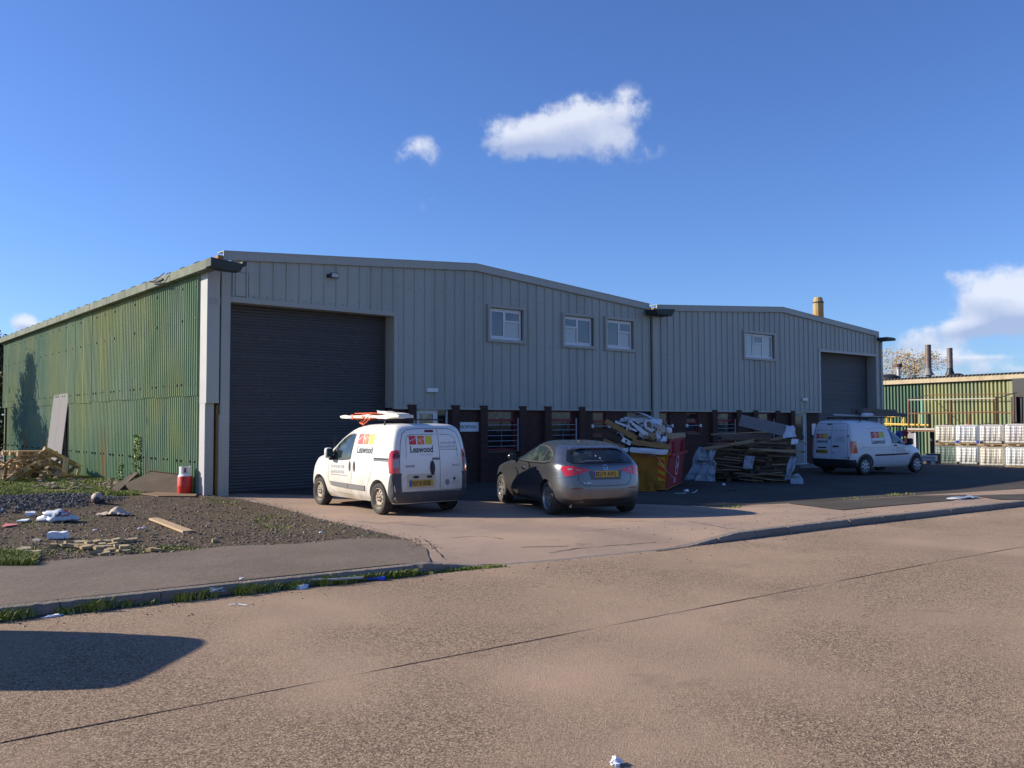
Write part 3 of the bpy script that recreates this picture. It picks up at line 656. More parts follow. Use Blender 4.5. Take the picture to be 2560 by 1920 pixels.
for bld in (U1,U2):
    mb=MB()
    for b in bricks:
        if b[0] is bld and id(b) not in nset:
            _,x,z,w,y=b; y2=y+(.15 if y<0 else .003); r=random.uniform(-.002,.002); mb.box(x,y-.007+r,z,x+w,y2,z+BH)
    stuff(mb.build('brickwork',m_brick,bld))
# upper windows
def upvc(bld,x0,x1,z0,z1,lay):
    Y=.035
    frame_rect(bld,'window_surround',m_trim,x0-.012,x1+.012,z0-.012,z1+.012,.085,-.075,-.0)
    w=MB(); f=.055
    w.box(x0,Y,z0,x0+f,Y+.07,z1); w.box(x1-f,Y,z0,x1,Y+.07,z1); w.box(x0+f,Y,z1-f,x1-f,Y+.07,z1); w.box(x0+f,Y,z0,x1-f,Y+.07,z0+f)
    wf=w.build('window',m_upvc,bld,bevel=.004)
    MB().box(x0-.01,-.06,z0-.03,x1+.01,Y,z0-.002).build('window_sill',m_upvc,wf,bevel=.003)
    for (u0,u1,v0,v1,op) in lay:
        a,b=x0+f+(x1-x0-2*f)*u0,x0+f+(x1-x0-2*f)*u1; c,d=z0+f+(z1-z0-2*f)*v0,z0+f+(z1-z0-2*f)*v1
        t=.045 if op else .022; yo=Y-.012 if op else Y+.006
        s=MB(); s.box(a,yo,c,a+t,yo+.05,d); s.box(b-t,yo,c,b,yo+.05,d); s.box(a+t,yo,d-t,b-t,yo+.05,d); s.box(a+t,yo,c,b-t,yo+.05,c+t); s.build('casement',m_upvc,wf,bevel=.003)
        MB().box(a+t,yo+.02,c+t,b-t,yo+.03,d-t).build('pane',m_blind if (v1<.7 or u1-u0<.45) and not op else m_wglass,wf)
upvc(U1,*W1,[(0,.46,0,1,True),(.46,1,.6,1,True),(.46,1,0,.6,False)])
upvc(U1,*W2,[(0,.48,.62,1,True),(0,.48,0,.62,False),(.48,1,0,1,True)])
upvc(U1,*W3,[(0,.5,0,1,True),(.5,1,.6,1,True),(.5,1,0,.6,False)])
upvc(U2,*W4,[(0,.3,0,1,False),(.3,.65,.6,1,True),(.3,.65,0,.6,False),(.65,1,0,1,False)])
# lower windows
def redwin(bld,x0,x1,z0,z1,ztr,bars=0,post=True,bz=None,blind=True):
    Y=YB+.05; f=.055; w=MB()
    w.box(x0,Y,z0,x0+f,Y+.06,z1); w.box(x1-f,Y,z0,x1,Y+.06,z1); w.box(x0+f,Y,z1-f,x1-f,Y+.06,z1); w.box(x0+f,Y,z0,x1-f,Y+.06,z0+f); w.box(x0+f,Y-.01,ztr-.04,x1-f,Y+.06,ztr+.04)
    wf=w.build('window',m_redf,bld,bevel=.004)
    MB().box(x0+f,Y+.02,ztr+.04,x1-f,Y+.03,z1-f).build('pane',m_dglass if not blind else m_blind2,wf)
    MB().box(x0+f,Y+.02,z0+f,x1-f,Y+.03,ztr-.04).build('pane',m_dglass,wf)
    if blind:
        for k in range(1): xx=x0+.62+k*(x1-x0-.3)/3.2; MB().box(xx,Y+.004,z0+f,xx+.05+.05*k,Y+.018,ztr-.05).build('blind_strip',m_vblind,wf)
    MB().box(x0-.04,YB-.03,z0-.07,x1+.04,YB+.05,z0-.005).build('window_sill',m_woodd,wf)
    if bars:
        for k in range(bars): z=ztr-.14-k*(ztr-z0-.2)/(bars-.6); MB().tube([(x0-.05,YB-.06,z),(x1+.02,YB-.06,z)],.0085,6).build('security_bar',m_bar,wf)
        if post: MB().box(x1+.01,YB-.075,z0-.02,x1+.045,YB-.045,ztr+.06).build('bar_post',m_bar,wf)
    if bz:
        MB().tube([(x0-.08,YB-.05,bz),(x1+.1,YB-.05,bz)],.012,6).build('security_bar',m_bar,wf)
        for xx in (x0-.1,x1+.06): MB().box(xx,YB-.07,bz-.055,xx+.075,YB-.004,bz+.055).build('bar_bracket',m_white,wf)
m_blind2=mat('fanlight_glass',(.04,.045,.042),.08,spec=.45,layers=[n_(k=9,s=(1,1,2),d=6,lo=.5,hi=.56,c=(.20,.19,.165),a=.6)])
redwin(U1,8.27,9.43,.87,2.06,1.76,5); redwin(U1,10.77,11.85,.84,2.06,1.76,5)
redwin(U1,12.68,13.29,1.28,2.04,1.72,bz=1.565,blind=False); redwin(U1,14.28,14.89,1.27,2.04,1.72,bz=1.565,blind=False)
redwin(U2,15.83,16.47,1.33,2.04,1.72,bz=1.565,blind=False); redwin(U2,17.43,18.04,1.31,2.03,1.70,bz=1.565,blind=False)
redwin(U2,19.02,20.16,.9,2.05,1.74,5); redwin(U2,21.57,22.68,.9,2.05,1.74,5)
# reception door with side light
def door(bld,x0,x1,z0,z1,leaf,pan=None,mf=None):
    Y=YB+.02; f=.06; mf=mf or m_upvc; w=MB(); w.box(x0,Y,z0,x0+f,Y+.07,z1); w.box(x1-f,Y,z0,x1,Y+.07,z1); w.box(x0+f,Y,z1-f,x1-f,Y+.07,z1); w.box(leaf,Y,z0,leaf+f,Y+.07,z1-f); w.box(x0,YB-.06,z0-.03,x1,Y+.07,z0)
    wf=w.build('door_frame',mf,bld,bevel=.004)
    a,b=x0+f+.005,leaf-.005; t=.10; s=MB(); s.box(a,Y-.012,z0,a+t,Y+.04,z1-f); s.box(b-t,Y-.012,z0,b,Y+.04,z1-f); s.box(a+t,Y-.012,z1-f-t,b-t,Y+.04,z1-f); s.box(a+t,Y-.012,z0,b-t,Y+.04,z0+.95); s.build('door_leaf',pan or mf,wf,bevel=.004)
    MB().box(a+t,Y+.01,z0+.95,b-t,Y+.02,z1-f-t).build('pane',m_dglass if pan else m_recep,wf)
    if x1-leaf>.15: MB().box(leaf+f,Y+.02,z0,x1-f,Y+.03,z1-f).build('pane',m_dglass if not pan else pan,wf)
    MB().box(b-.07,Y-.05,z0+1.0,b-.03,Y-.012,z0+1.16).build('door_handle',m_bar,wf)
m_recep=mat('door_glass',(.035,.055,.05),.05,spec=.9,layers=[n_(k=5,d=5,lo=.56,hi=.62,c=(.30,.33,.30),a=.7),n_(k=3,d=3,lo=.4,hi=.6,c=(.04,.075,.045),a=.7)])
m_gdoor=mat('grey_green_door',(.20,.25,.26),.45)
door(U1,5.80,6.93,-.02,2.10,6.52); door(U2,24.10,25.15,-.02,2.08,24.95,m_gdoor)
boxpart(U2,'door_step',m_greysheet,24.0,-.3,-.4,25.3,YB,-.05)
# things fixed to the walls
t=thing('floodlight','small black floodlight fixed high on the cladding above the big shutter','light',(3.2,-.0,5.45))
MB().box(-.10,-.16,-.06,.13,-.10,.07).build('lamp_housing',m_blk,t,bevel=.01); MB().box(-.08,-.165,-.045,.11,-.16,.055).build('lamp_glass',m_bar,t); MB().box(-.14,-.12,-.05,-.11,.0,.03).build('wall_bracket',m_blk,t)
for (x,z,lab) in ((6.28,2.59,'white bulkhead light on the cladding above the reception door'),(24.79,2.60,'white bulkhead light on the cladding above the grey door near the far shutter')):
    t=thing('bulkhead_light',lab,'light',(x,-.03,z),group='white bulkhead lights over the doors'); MB().box(-.185,-.07,-.055,.185,0,.055).build('light_cover',m_white,t,bevel=.012); MB().box(-.2,-.02,-.065,.2,.002,.065).build('back_plate',m_bar,t)
def flat_text(parent,s,size,M,m,name='lettering',bold=0,sx=1,shear=0):
    v,f=text2d(s,size,bold,sx,shear); mb=MB(); mb.add([M@Vector((a,b,0)) for a,b in v],f); return mb.build(name,m,parent)
def MX(loc,xa=(1,0,0),ya=(0,0,1)):
    xa=Vector(xa).normalized(); ya=Vector(ya).normalized(); za=xa.cross(ya); M=Matrix((xa,ya,za)).transposed().to_4x4(); M.translation=loc; return M
t=thing('reception_sign','white rectangular board reading RECEPTION on the brick wall','sign',(7.665,YB,1.57))
MB().box(-.345,-.035,-.135,.345,-.008,.135).build('sign_board',m_sign,t,bevel=.003); flat_text(t,'RECEPTION',.108,MX((-.335,-.037,-.035)),m_ink,bold=.0022,sx=.98)
t=thing('notice_sign','small white notice board on the brick beside the grey door and the far shutter','sign',(25.62,YB,1.35))
MB().box(-.13,-.03,-.26,.13,-.008,.26).build('sign_board',m_sign,t); flat_text(t,'UNIT 2',.12,MX((.05,-.032,-.2),(0,0,1),(-1,0,0)),m_ink)
# ---------- green side wall ----------
CP=.146; sw,cy_=7*CP,0
prof=[];n=7*8
for i in range(n+1): prof.append((i/n*sw,-.034+.034*math.cos(i/n*7*2*math.pi)))
def csheet(h,taper=0):
    mb=MB(); mb.add([(x,y,0) for y,x in prof]+[(x,y,h*.5) for y,x in prof]+[(x,y,h) for y,x in prof],[(r*(n+1)+i+1,r*(n+1)+i,(r+1)*(n+1)+i,(r+1)*(n+1)+i+1) for r in (0,1) for i in range(n)]); return mb.mesh('corrugated_sheet',m_green,True)
low_me,up_me=csheet(2.78),csheet(2.86)
rs=random.Random(3); y=.36; k=0
while y<23.3:
    if not (12.4<y+.5<14.2 or y>22.2): link('corrugated_sheet',low_me,U1,loc=(rs.uniform(-.006,.003),y,-.36+rs.uniform(-.015,.015)),rot=(0,0,rs.uniform(-.003,.003)))
    link('corrugated_sheet',up_me,U1,loc=(-.024+rs.uniform(-.010,.004),y+rs.uniform(-.01,.01),2.36+rs.uniform(-.02,.015)),rot=(rs.uniform(-.003,.003),0,rs.uniform(-.004,.004)))
    y+=sw-.012; k+=1
boxpart(U1,'side_lining',m_blk,.03,.36,-.4,.06,21.9,5.3); boxpart(U1,'side_lining',m_blk,.4,21.9,-.4,.43,23.4,2.5)
boxpart(U1,'eaves_lining',m_blk,.03,21.9,2.4,.06,23.4,5.3)
boxpart(U1,'rear_corner_post',m_green,-.02,23.35,-.4,.04,23.45,5.3)
mb=MB()
for z in (4.97,4.18,2.62,.78):
    y=.5
    while y<23.2:
        for dy in ((0,.3) if z in (2.62,.78) else (0,)):
            mb.box(-.105,y+dy-.028,z-.016,-.06,y+dy+.028,z+.03)
        y+=.94
stuff(mb.build('sheet_fixings',m_blk,U1))
mb=MB(); mb.prism([(3.92,.1),(4.02,.0),(4.06,.45),(3.98,1.1),(4.05,1.5),(3.97,1.9),(3.93,1.3),(3.97,.8)],.004,Matrix(((0,0,1,-.074),(1,0,0,0),(0,1,0,.25),(0,0,0,1)))); mb.build('split_in_sheet',m_blk,U1)
# grey sheets leaning in the gap
gm=MB(); gp=[(x*1.0,-.012+.012*math.cos(x/sw*7*2*math.pi)) for x in [i/28*sw for i in range(29)]]
for j,(yy,lab) in enumerate(((12.30,'grey corrugated cement sheet leaning on the green wall, nearer of the two'),(13.35,'grey corrugated cement sheet leaning on the green wall, farther of the two'))):
    mb=MB(); mb.add([(q,p,0) for p,q in gp]+[(q,p,2.85) for p,q in gp],[(i+1,i,29+i,30+i) for i in range(28)]); o=mb.build('leaning_sheet',m_greysheet,smooth=True); o.location=(-.33,yy,-.12+g(0,12)); o.rotation_euler=(0,R_(5.4),0)
    tag(o,lab,'cement sheet','grey cement sheets leaning on the green wall')
# chimney cowl behind the roof
t=thing('flue_cowl','rusty yellow banded flue cowl rising behind the roof of the far unit','chimney',(0,0,0)); p=at(2046,795,41); t.location=(p.x,p.y,0)
mb=MB(); zt=at(2046,743,41).z; zb=at(2046,797,41).z; mb.lathe([(0.0,zt),(.16,zt),(.19,zt-.05),(.235,zt-.25),(.235,zb-.1),(.2,zb-.3),(.2,4.5)],12); mb.build('cowl',mat('rusted_flue',(.36,.27,.12),.8,layers=[n_(t='z',lo=zt-.5,hi=zt-1.0,c=(.45,.20,.03),a=.9),n_(k=3,s=(2,2,.4),d=6,lo=.5,hi=.7,c=(.25,.13,.05),a=.7)]),t,smooth=False); MB().lathe([(.24,zt-.22),(.255,zt-.22),(.255,zt-.27),(.24,zt-.27)],12).build('cowl_band',m_blk,t)
# ---------------- vehicles ----------------
def pch(xs,ys,x):
    """monotone cubic through key points"""
    xs=np.array(xs,float); ys=np.array(ys,float); h=np.diff(xs); d=np.diff(ys)/h; m=np.zeros(len(xs))
    m[0],m[-1]=d[0],d[-1]
    for i in range(1,len(xs)-1): m[i]=0 if d[i-1]*d[i]<=0 else 2*d[i-1]*d[i]/(d[i-1]+d[i])
    x=np.clip(x,xs[0],xs[-1]); i=np.clip(np.searchsorted(xs,x)-1,0,len(h)-1); t=(x-xs[i])/h[i]
    return (2*t**3-3*t**2+1)*ys[i]+(t**3-2*t**2+t)*h[i]*m[i]+(-2*t**3+3*t**2)*ys[i+1]+(t**3-t**2)*h[i]*m[i+1]
def body_mesh(sp):
    Z=[]; 
    for a,b in zip(sp['z'],sp['z'][1:]):
        n=max(2,int((b-a)/sp.get('dz',.03))); Z+=[a+(b-a)*k/n for k in range(n)]
    Z.append(sp['z'][-1]); NR,NS,NF=16,30,18
    vs=[]; rows=[]
    for z in Z:
        xr=float(pch(sp['z'],sp['xr'],z)); xf=float(pch(sp['z'],sp['xf'],z)); w=float(pch(sp['z'],sp['w'],z)); ar,af=min(sp['ar'],(xf-xr)*.4),min(sp['af'],(xf-xr)*.5); nr,nf=sp['nr'],sp['nf']
        pts=[]
        for k in range(NR):
            t=math.pi/2*k/NR; yy=max(math.sin(t),0)**(2/nr); pts.append((xr+ar-ar*max(math.cos(t),0)**(2/nr),w*yy))
        for k in range(NS): pts.append((xr+ar+(xf-af-xr-ar)*k/NS,w))
        for k in range(NF+1):
            t=math.pi/2*(1-k/NF); yy=max(math.sin(t),0)**(2/nf); pts.append((xf-af+af*max(math.cos(t),0)**(2/nf),w*yy))
        if sp.get('taper'):
            c,s0=sp['taper'](z),sp['w'];  pts=[(x,y*(1-c*max(0,(sp['tx']-x)/sp['tx'])**2)) for x,y in pts]
        rows.append(pts)
    n=len(rows[0]); L=2*n-2
    mb=MB()
    for z,pts in zip(Z,rows):
        ring=[(x,y,z) for x,y in pts]+[(x,-y,z) for x,y in pts[-2:0:-1]]
        mb.v+=ring
    for j in range(len(Z)-1):
        for i in range(L): mb.f.append((j*L+i,(j+1)*L+i,(j+1)*L+(i+1)%L,j*L+(i+1)%L)); mb.m.append(0)
    for j,fl in ((0,False),(len(Z)-1,True)):
        o=j*L
        for i in range(n-1):
            a,b=o+i,o+i+1; c,d=o+(L-i-1)%L+0,o+(L-i)%L
            if i==0: q=(a,b,c)
            elif i==n-2: q=(a,b,d)
            else: q=(a,b,c,d)
            mb.f.append(q if not fl else q[::-1]); mb.m.append(0)
    return mb
class Veh:
    def __init__(s,name,label,cat,sp,paint,under):
        s.root=thing(name,label,cat); s.sp=sp
        mb=body_mesh(sp); s.body=mb.build('body',[paint,under],s.root,smooth=True,fixn=True)
        # wheel arches
        for xw in (0,sp['wb']):
            for sd in (-1,1):
                c=MB(); r=sp['arch']; n=32; y0,y1=sd*(sp['hw']-.27),sd*(sp['hw']+.2)
                vs=[(xw+r*math.cos(2*math.pi*k/n),yy,sp['wr']+.01+r*math.sin(2*math.pi*k/n)) for yy in (y0,y1) for k in range(n)]
                c.add(vs,[tuple(range(n)),tuple(range(n,2*n))]+[(k,(k+1)%n,n+(k+1)%n,n+k) for k in range(n)],1)
                co=c.build('cutter',[paint,under],fixn=True); m=s.body.modifiers.new('b','BOOLEAN'); m.object=co; m.operation='DIFFERENCE'; m.solver='EXACT'
                s.__dict__.setdefault('cut',[]).append(co)
        dg=bpy.context.evaluated_depsgraph_get(); dg.update(); me=bpy.data.meshes.new_from_object(s.body.evaluated_get(dg)); s.body.modifiers.clear(); s.body.data=me
        for c in s.cut: bpy.data.objects.remove(c)
        me.polygons.foreach_set('use_smooth',[True]*len(me.polygons)); me.set_sharp_from_angle(angle=R_(40))
        bm=bmesh.new(); bm.from_mesh(mb.mesh('t',paint)); bmesh.ops.recalc_face_normals(bm,faces=bm.faces); s.bvh=BVHTree.FromBMesh(bm); bm.free()
    def proj(s,d,p,off):
        d=Vector((d[0],d[1],0)).normalized(); r=Vector((d.y,-d.x,0)); o=r*p[0]+Vector((0,0,p[1]))-d*6
        h,n,i,_=s.bvh.ray_cast(o,d)
        if h is None:
            h,n,i,_=s.bvh.find_nearest(r*p[0]+Vector((0,0,p[1]))-d*1.0)
        if n.dot(d)>0: n=-n
        n=(n-d*.6).normalized()
        return h+n*off
    def patch(s,name,d,poly,m,off=.004,res=.06,parent=None,rim=True):
        vs,fs,ed=cut_poly(poly,res); P=[s.proj(d,p,off) for p in vs]
        mb=MB(); mb.add(P,fs)
        if rim:
            n=len(ed); lo=[s.proj(d,vs[i],-.006) for i in range(n)]; mb.add(P[:n]+lo,[(a,b,n+b,n+a) for a,b in ed])
        return mb.build(name,m,parent or s.root,smooth=True,ang=35,fixn=False)
    def line(s,name,d,pts,m,w=.006,off=.002,parent=None,closed=False):
        if closed: pts=pts+[pts[0]]
        P=[];
        for a,b in zip(pts,pts[1:]):
            n=max(1,int(math.dist(a,b)/.05)); P+=[(a[0]+(b[0]-a[0])*k/n,a[1]+(b[1]-a[1])*k/n) for k in range(n)]
        P.append(pts[-1]); mb=MB(); vs=[]
        for i,p in enumerate(P):
            q0,q1=P[max(i-1,0)],P[min(i+1,len(P)-1)]; t=Vector((q1[0]-q0[0],q1[1]-q0[1])).normalized(); nn=Vector((-t.y,t.x))*w/2
            vs+=[s.proj(d,(p[0]-nn.x,p[1]-nn.y),off),s.proj(d,(p[0]+nn.x,p[1]+nn.y),off)]
        mb.add(vs,[(2*i,2*i+1,2*i+3,2*i+2) for i in range(len(P)-1)])
        return mb.build(name,m,parent or s.root)
    def text(s,name,d,txt,size,pos,m,bold=0,sx=1,off=.005,shear=0,parent=None):
        v,f=text2d(txt,size,bold,sx,shear); mb=MB(); mb.add([s.proj(d,(pos[0]+a,pos[1]+b),off) for a,b in v],f); return mb.build(name,m,parent or s.root)
    def plate(s,d,c,w,h,txt,tilt=0):
        a=[(c[0]-w/2,c[1]-h/2),(c[0]+w/2,c[1]-h/2),(c[0]+w/2,c[1]+h/2),(c[0]-w/2,c[1]+h/2)]
        P=s.patch('number_plate',d,a,m_nplate,.012,.08)
        s.patch('plate_band',d,[(c[0]-w/2+.004,c[1]-h/2+.004),(c[0]-w/2+.045,c[1]-h/2+.004),(c[0]-w/2+.045,c[1]+h/2-.004),(c[0]-w/2+.004,c[1]+h/2-.004)],m_pblue,.014,.08,parent=P)
        s.text('plate_letters',d,txt,h*.98,(c[0]-w/2+.056,c[1]-h*.34),m_ink,bold=.0016,sx=(w-.07)/(.62*h*.98*8),off=.0155,parent=P)
def ell(cx,cy,rx,ry,n=24,a0=0,a1=360): return [(cx+rx*math.cos(R_(a0+(a1-a0)*k/n)),cy+ry*math.sin(R_(a0+(a1-a0)*k/n))) for k in range(n)]
def rrect(x0,z0,x1,z1,r=.02,n=4):
    P=[]
    for cx,cz,a in ((x1-r,z1-r,0),(x0+r,z1-r,90),(x0+r,z0+r,180),(x1-r,z0+r,270)):
        P+=[(cx+r*math.cos(R_(a+90*k/n)),cz+r*math.sin(R_(a+90*k/n))) for k in range(n+1)]
    return P
m_pwhite=mat('white_van_paint',(.70,.70,.67),.32,spec=.5,coat=.35,coord='obj',layers=[n_(t='z',lo=1.05,hi=.25,c=(.42,.35,.25),a=.9,by=n_(k=3,d=6,lo=.15,hi=.6)),n_(k=9,d=6,lo=.5,hi=.8,c=(.55,.53,.48),a=.35)],rlayers=[n_(t='z',lo=1.2,hi=.4,to=.6)])
m_pwhite2=mat('white_van_paint_clean',(.62,.65,.69),.3,spec=.5,coat=.4,coord='obj',layers=[n_(t='z',lo=.7,hi=.2,c=(.45,.43,.4),a=.6),n_(k=6,d=6,lo=.5,hi=.8,c=(.52,.54,.56),a=.4)])
m_pgrey=mat('silver_grey_car_paint',(.158,.163,.172),.25,metal=.85,coat=.7,coord='obj',layers=[n_(t='z',lo=.75,hi=.2,c=(.10,.085,.068),a=.7,by=n_(k=4,d=6,lo=.1,hi=.6))],rlayers=[n_(t='z',lo=.9,hi=.3,to=.5)])
m_under=mat('wheel_arch_liner',(.012,.012,.012),.9)
m_gap=mat('panel_gap',(.05,.05,.05),.8)
m_gapt=mat('dusty_plate_surround',(.50,.44,.34),.6); m_gapw=mat('panel_gap_pale',(.20,.19,.18),.8)
m_vglass=mat('vehicle_glass',(.018,.026,.028),.03,spec=1.0,coord='obj',layers=[n_(k=5,d=4,lo=.5,hi=.6,c=(.07,.095,.08),a=.6)])  # greenish mottling painted in as reflections on the glass
m_vglassd=mat('tinted_glass',(.008,.009,.011),.03,spec=1.0)
m_bump=mat('grey_bumper',(.06,.062,.066),.65,coord='obj',layers=[n_(k=4,d=5,lo=.4,hi=.7,c=(.10,.09,.08),a=.5)])
m_dkp=mat('dark_trim_plastic',(.022,.022,.024),.55)
m_gtrim=mat('grey_rubbing_strip',(.17,.165,.16),.6)
m_tyre=mat('tyre_rubber',(.032,.03,.028),.85,coord='obj',layers=[n_(k=6,d=5,lo=.4,hi=.7,c=(.075,.065,.052),a=.7)])
m_steelw=mat('dusty_steel_wheel',(.33,.28,.22),.6,metal=.3,layers=[n_(k=20,d=4,lo=.4,hi=.7,c=(.22,.18,.14),a=.7)])
m_alloy=mat('alloy_wheel',(.50,.48,.46),.35,metal=.8); m_capw=mat('silver_wheel_cover',(.34,.35,.37),.45,metal=.4)
m_rlight=mat('red_lamp_lens',(.50,.008,.012),.12,spec=.8,coat=.6); m_rdark=mat('dark_red_lens',(.14,.006,.01),.15,spec=.8)
m_clens=mat('clear_lamp_lens',(.30,.27,.28),.15,spec=.8)
m_chrome=mat('chrome',(.7,.7,.72),.15,metal=1)
m_nplate=mat('yellow_number_plate',(.46,.28,.025),.45); m_pblue=mat('plate_blue_band',(.01,.06,.35),.5)
m_lred=mat('logo_red',(.58,.03,.025),.45); m_lor=mat('logo_orange',(.66,.13,.02),.45); m_lye=mat('logo_yellow',(.62,.52,.04),.45); m_lwh=mat('logo_white_line',(.75,.74,.7),.5)
m_gry=mat('grey_lettering',(.20,.20,.21),.5)
def wheel(root,x,y,r,w,kind,sd):
    """sd=+1: left side (outer face towards +y)"""
    mb=MB(); s=sd; rr=r*.67
    if kind=='steel':
        mb.lathe([(rr,s*w*.5),(rr*.97,s*(w*.5+.003)),(rr*.93,s*(w*.42)),(rr*.86,s*w*.28),(rr*.80,s*w*.27),(rr*.66,s*w*.36),(rr*.55,s*w*.37),(rr*.42,s*w*.30),(rr*.34,s*w*.30),(rr*.30,s*w*.40),(rr*.0,s*w*.41)],40,axis='y')
        m=m_steelw
    elif kind=='cover':
        mb.lathe([(rr,s*w*.5),(rr*.95,s*(w*.5+.004)),(rr*.9,s*w*.47),(rr*.5,s*w*.52),(rr*.2,s*w*.53),(rr*.0,s*w*.53)],40,axis='y'); m=m_capw
    else:
        mb.lathe([(rr,s*w*.5),(rr*.97,s*(w*.5+.002)),(rr*.93,s*w*.45),(rr*.91,s*w*.1),(rr*.9,-s*w*.3)],40,axis='y')
        for k in range(5):
            for da in (-9,9):
                a=R_(72*k+90+da*.55); b=R_(72*k+90+da*1.3); p0=(rr*.16*math.cos(a),rr*.16*math.sin(a)); p1=(rr*.93*math.cos(b),rr*.93*math.sin(b)); t=Vector((p1[0]-p0[0],p1[1]-p0[1])).normalized(); nn=Vector((-t.y,t.x))
                w0,w1=.019,.013; yf,yb=s*w*.40,s*w*.28; ye=s*w*.46
                q=[(p0[0]-nn.x*w0,yf,p0[1]-nn.y*w0),(p0[0]+nn.x*w0,yf,p0[1]+nn.y*w0),(p1[0]+nn.x*w1,ye,p1[1]+nn.y*w1),(p1[0]-nn.x*w1,ye,p1[1]-nn.y*w1)]; q2=[(a_,b_-s*.03,c_) for a_,b_,c_ in q]
                mb.add(q+q2,[(0,1,2,3),(7,6,5,4),(0,4,5,1),(1,5,6,2),(2,6,7,3),(3,7,4,0)])
        mb.lathe([(rr*.24,s*w*.36),(rr*.22,s*w*.41),(0,s*w*.42)],20,axis='y'); m=m_alloy
    wh=mb.build('wheel',m,root,smooth=True,ang=35,fixn=True); wh.location=(x,y,r)
    tb=MB().lathe([(rr*.98,s*w*.48),(rr*1.05,s*w*.52),(r*.86,s*w*.56),(r*.95,s*w*.50),(r*.995,s*w*.36),(r,s*w*.2),(r,-s*w*.2),(r*.995,-s*w*.36),(r*.95,-s*w*.5),(rr,-s*w*.5)],48,axis='y')
    ty=tb.build('tyre',m_tyre,wh,smooth=True,ang=50,fixn=True)
    MB().lathe([(rr*.96,-s*w*.1),(0,-s*w*.1)],24,axis='y').build('brake_backing',m_under,wh)
    hb=MB()
    if kind=='steel':
        for k in range(10):
            a=R_(36*k); c=Vector((rr*.73*math.cos(a),s*w*.325,rr*.73*math.sin(a))); hb.lathe([(.021,0),(.0,0)],10,axis='y',c=c+Vector((0,s*.012,0)))
        for k in range(4): a=R_(90*k+40); hb.lathe([(.011,s*.0),(.009,s*.015),(0,s*.015)],8,axis='y',c=(rr*.2*math.cos(a),s*w*.41,rr*.2*math.sin(a)))
        hb.build('vent_holes',m_under,wh)
    elif kind=='cover':
        for k in range(7):
            a=R_(360/7*k+8); t=Vector((math.cos(a),math.sin(a))); u=Vector((-t.y,t.x)); q=[t*rr*.50+u*.012,t*rr*.50-u*.012,t*rr*.86-u*.036,t*rr*.86+u*.036]; hb.add([(p.x,s*(w*.52+.006),p.y) for p in q],[(0,1,2,3)])
        hb.lathe([(.03,s*(w*.535+.004)),(0,s*(w*.535+.004))],14,axis='y'); hb.build('vent_holes',m_under,wh)
    return wh
def wheels(v,kind,r,w,front=None):
    sp=v.sp
    for xw in (0,sp['wb']):
        for sd in (1,-1): wheel(v.root,xw,sd*(sp['hw']-w*.5-.018),r,w,(front if (front and xw>0) else kind),sd)
def logo(v,d,u,z,h,gap=.035,ls=1.0,par=None,m=(None,)):
    """three squares with white line drawings and the name below; u,z = left bottom of the first square"""
    cols=(m_lred,m_lor,m_lye); w=h*.92
    for k in range(3):
        a=u+k*(w+gap); P=v.patch('logo_square',d,[(a,z),(a+w,z),(a+w,z+h),(a,z+h)],cols[k],.0045,.1,parent=par,rim=False)
        if k==0: v.line('logo_line_drawing',d,[(a+w*x,z+h*y) for x,y in ((.0,.46),(.14,.5),(.2,.42),(.32,.5),(.36,.62),(.44,.44),(.55,.66),(.62,.5),(.74,.62),(.8,.74),(1.0,.76))],m_lwh,.010,.007,parent=P)
        if k==1: v.line('logo_line_drawing',d,[(a+w*x,z+h*y) for x,y in ((.0,.52),(.1,.62),(.22,.5),(.3,.3),(.42,.42),(.52,.2),(.66,.12))],m_lwh,.010,.007,parent=P); v.line('logo_line_drawing',d,[(a+w*x,z+h*y) for x,y in ((.25,.74),(.32,.5),(.5,.45),(.62,.72),(.85,.66),(.98,.52))],m_lwh,.010,.007,parent=P)
    W=3*w+2*gap
    v.text('name_lettering',d,'Leawood',h*1.06*ls,(u+.005,z-h*.90*ls),m_ink,bold=.003*h/.17,sx=W/(3.62*h*1.06*ls)*.98,parent=par)
Lf,Rt,Bk=(0,-1),(0,1),(1,0)
# ===== small white van =====
spv=dict(z=[.22,.35,.5,.75,1.0,1.12,1.27,1.42,1.56,1.64,1.695,1.72,1.735],
 xr=[-.55,-.61,-.63,-.625,-.61,-.60,-.585,-.565,-.53,-.49,-.42,-.33,-.15],
 xf=[3.10,3.22,3.25,3.19,2.98,2.52,2.22,1.97,1.68,1.47,1.20,.93,.55],
 w=[.74,.82,.848,.858,.852,.845,.822,.795,.755,.715,.655,.58,.42],ar=.26,nr=5.0,af=.95,nf=3.3,wb=2.513,hw=.858,wr=.30,arch=.355,dz=.03)
V1=Veh('white_van','white compact van with bare steel wheels and a white package on its roof','van',spv,m_pwhite,m_under)
wheels(V1,'steel',.30,.185)
v=V1
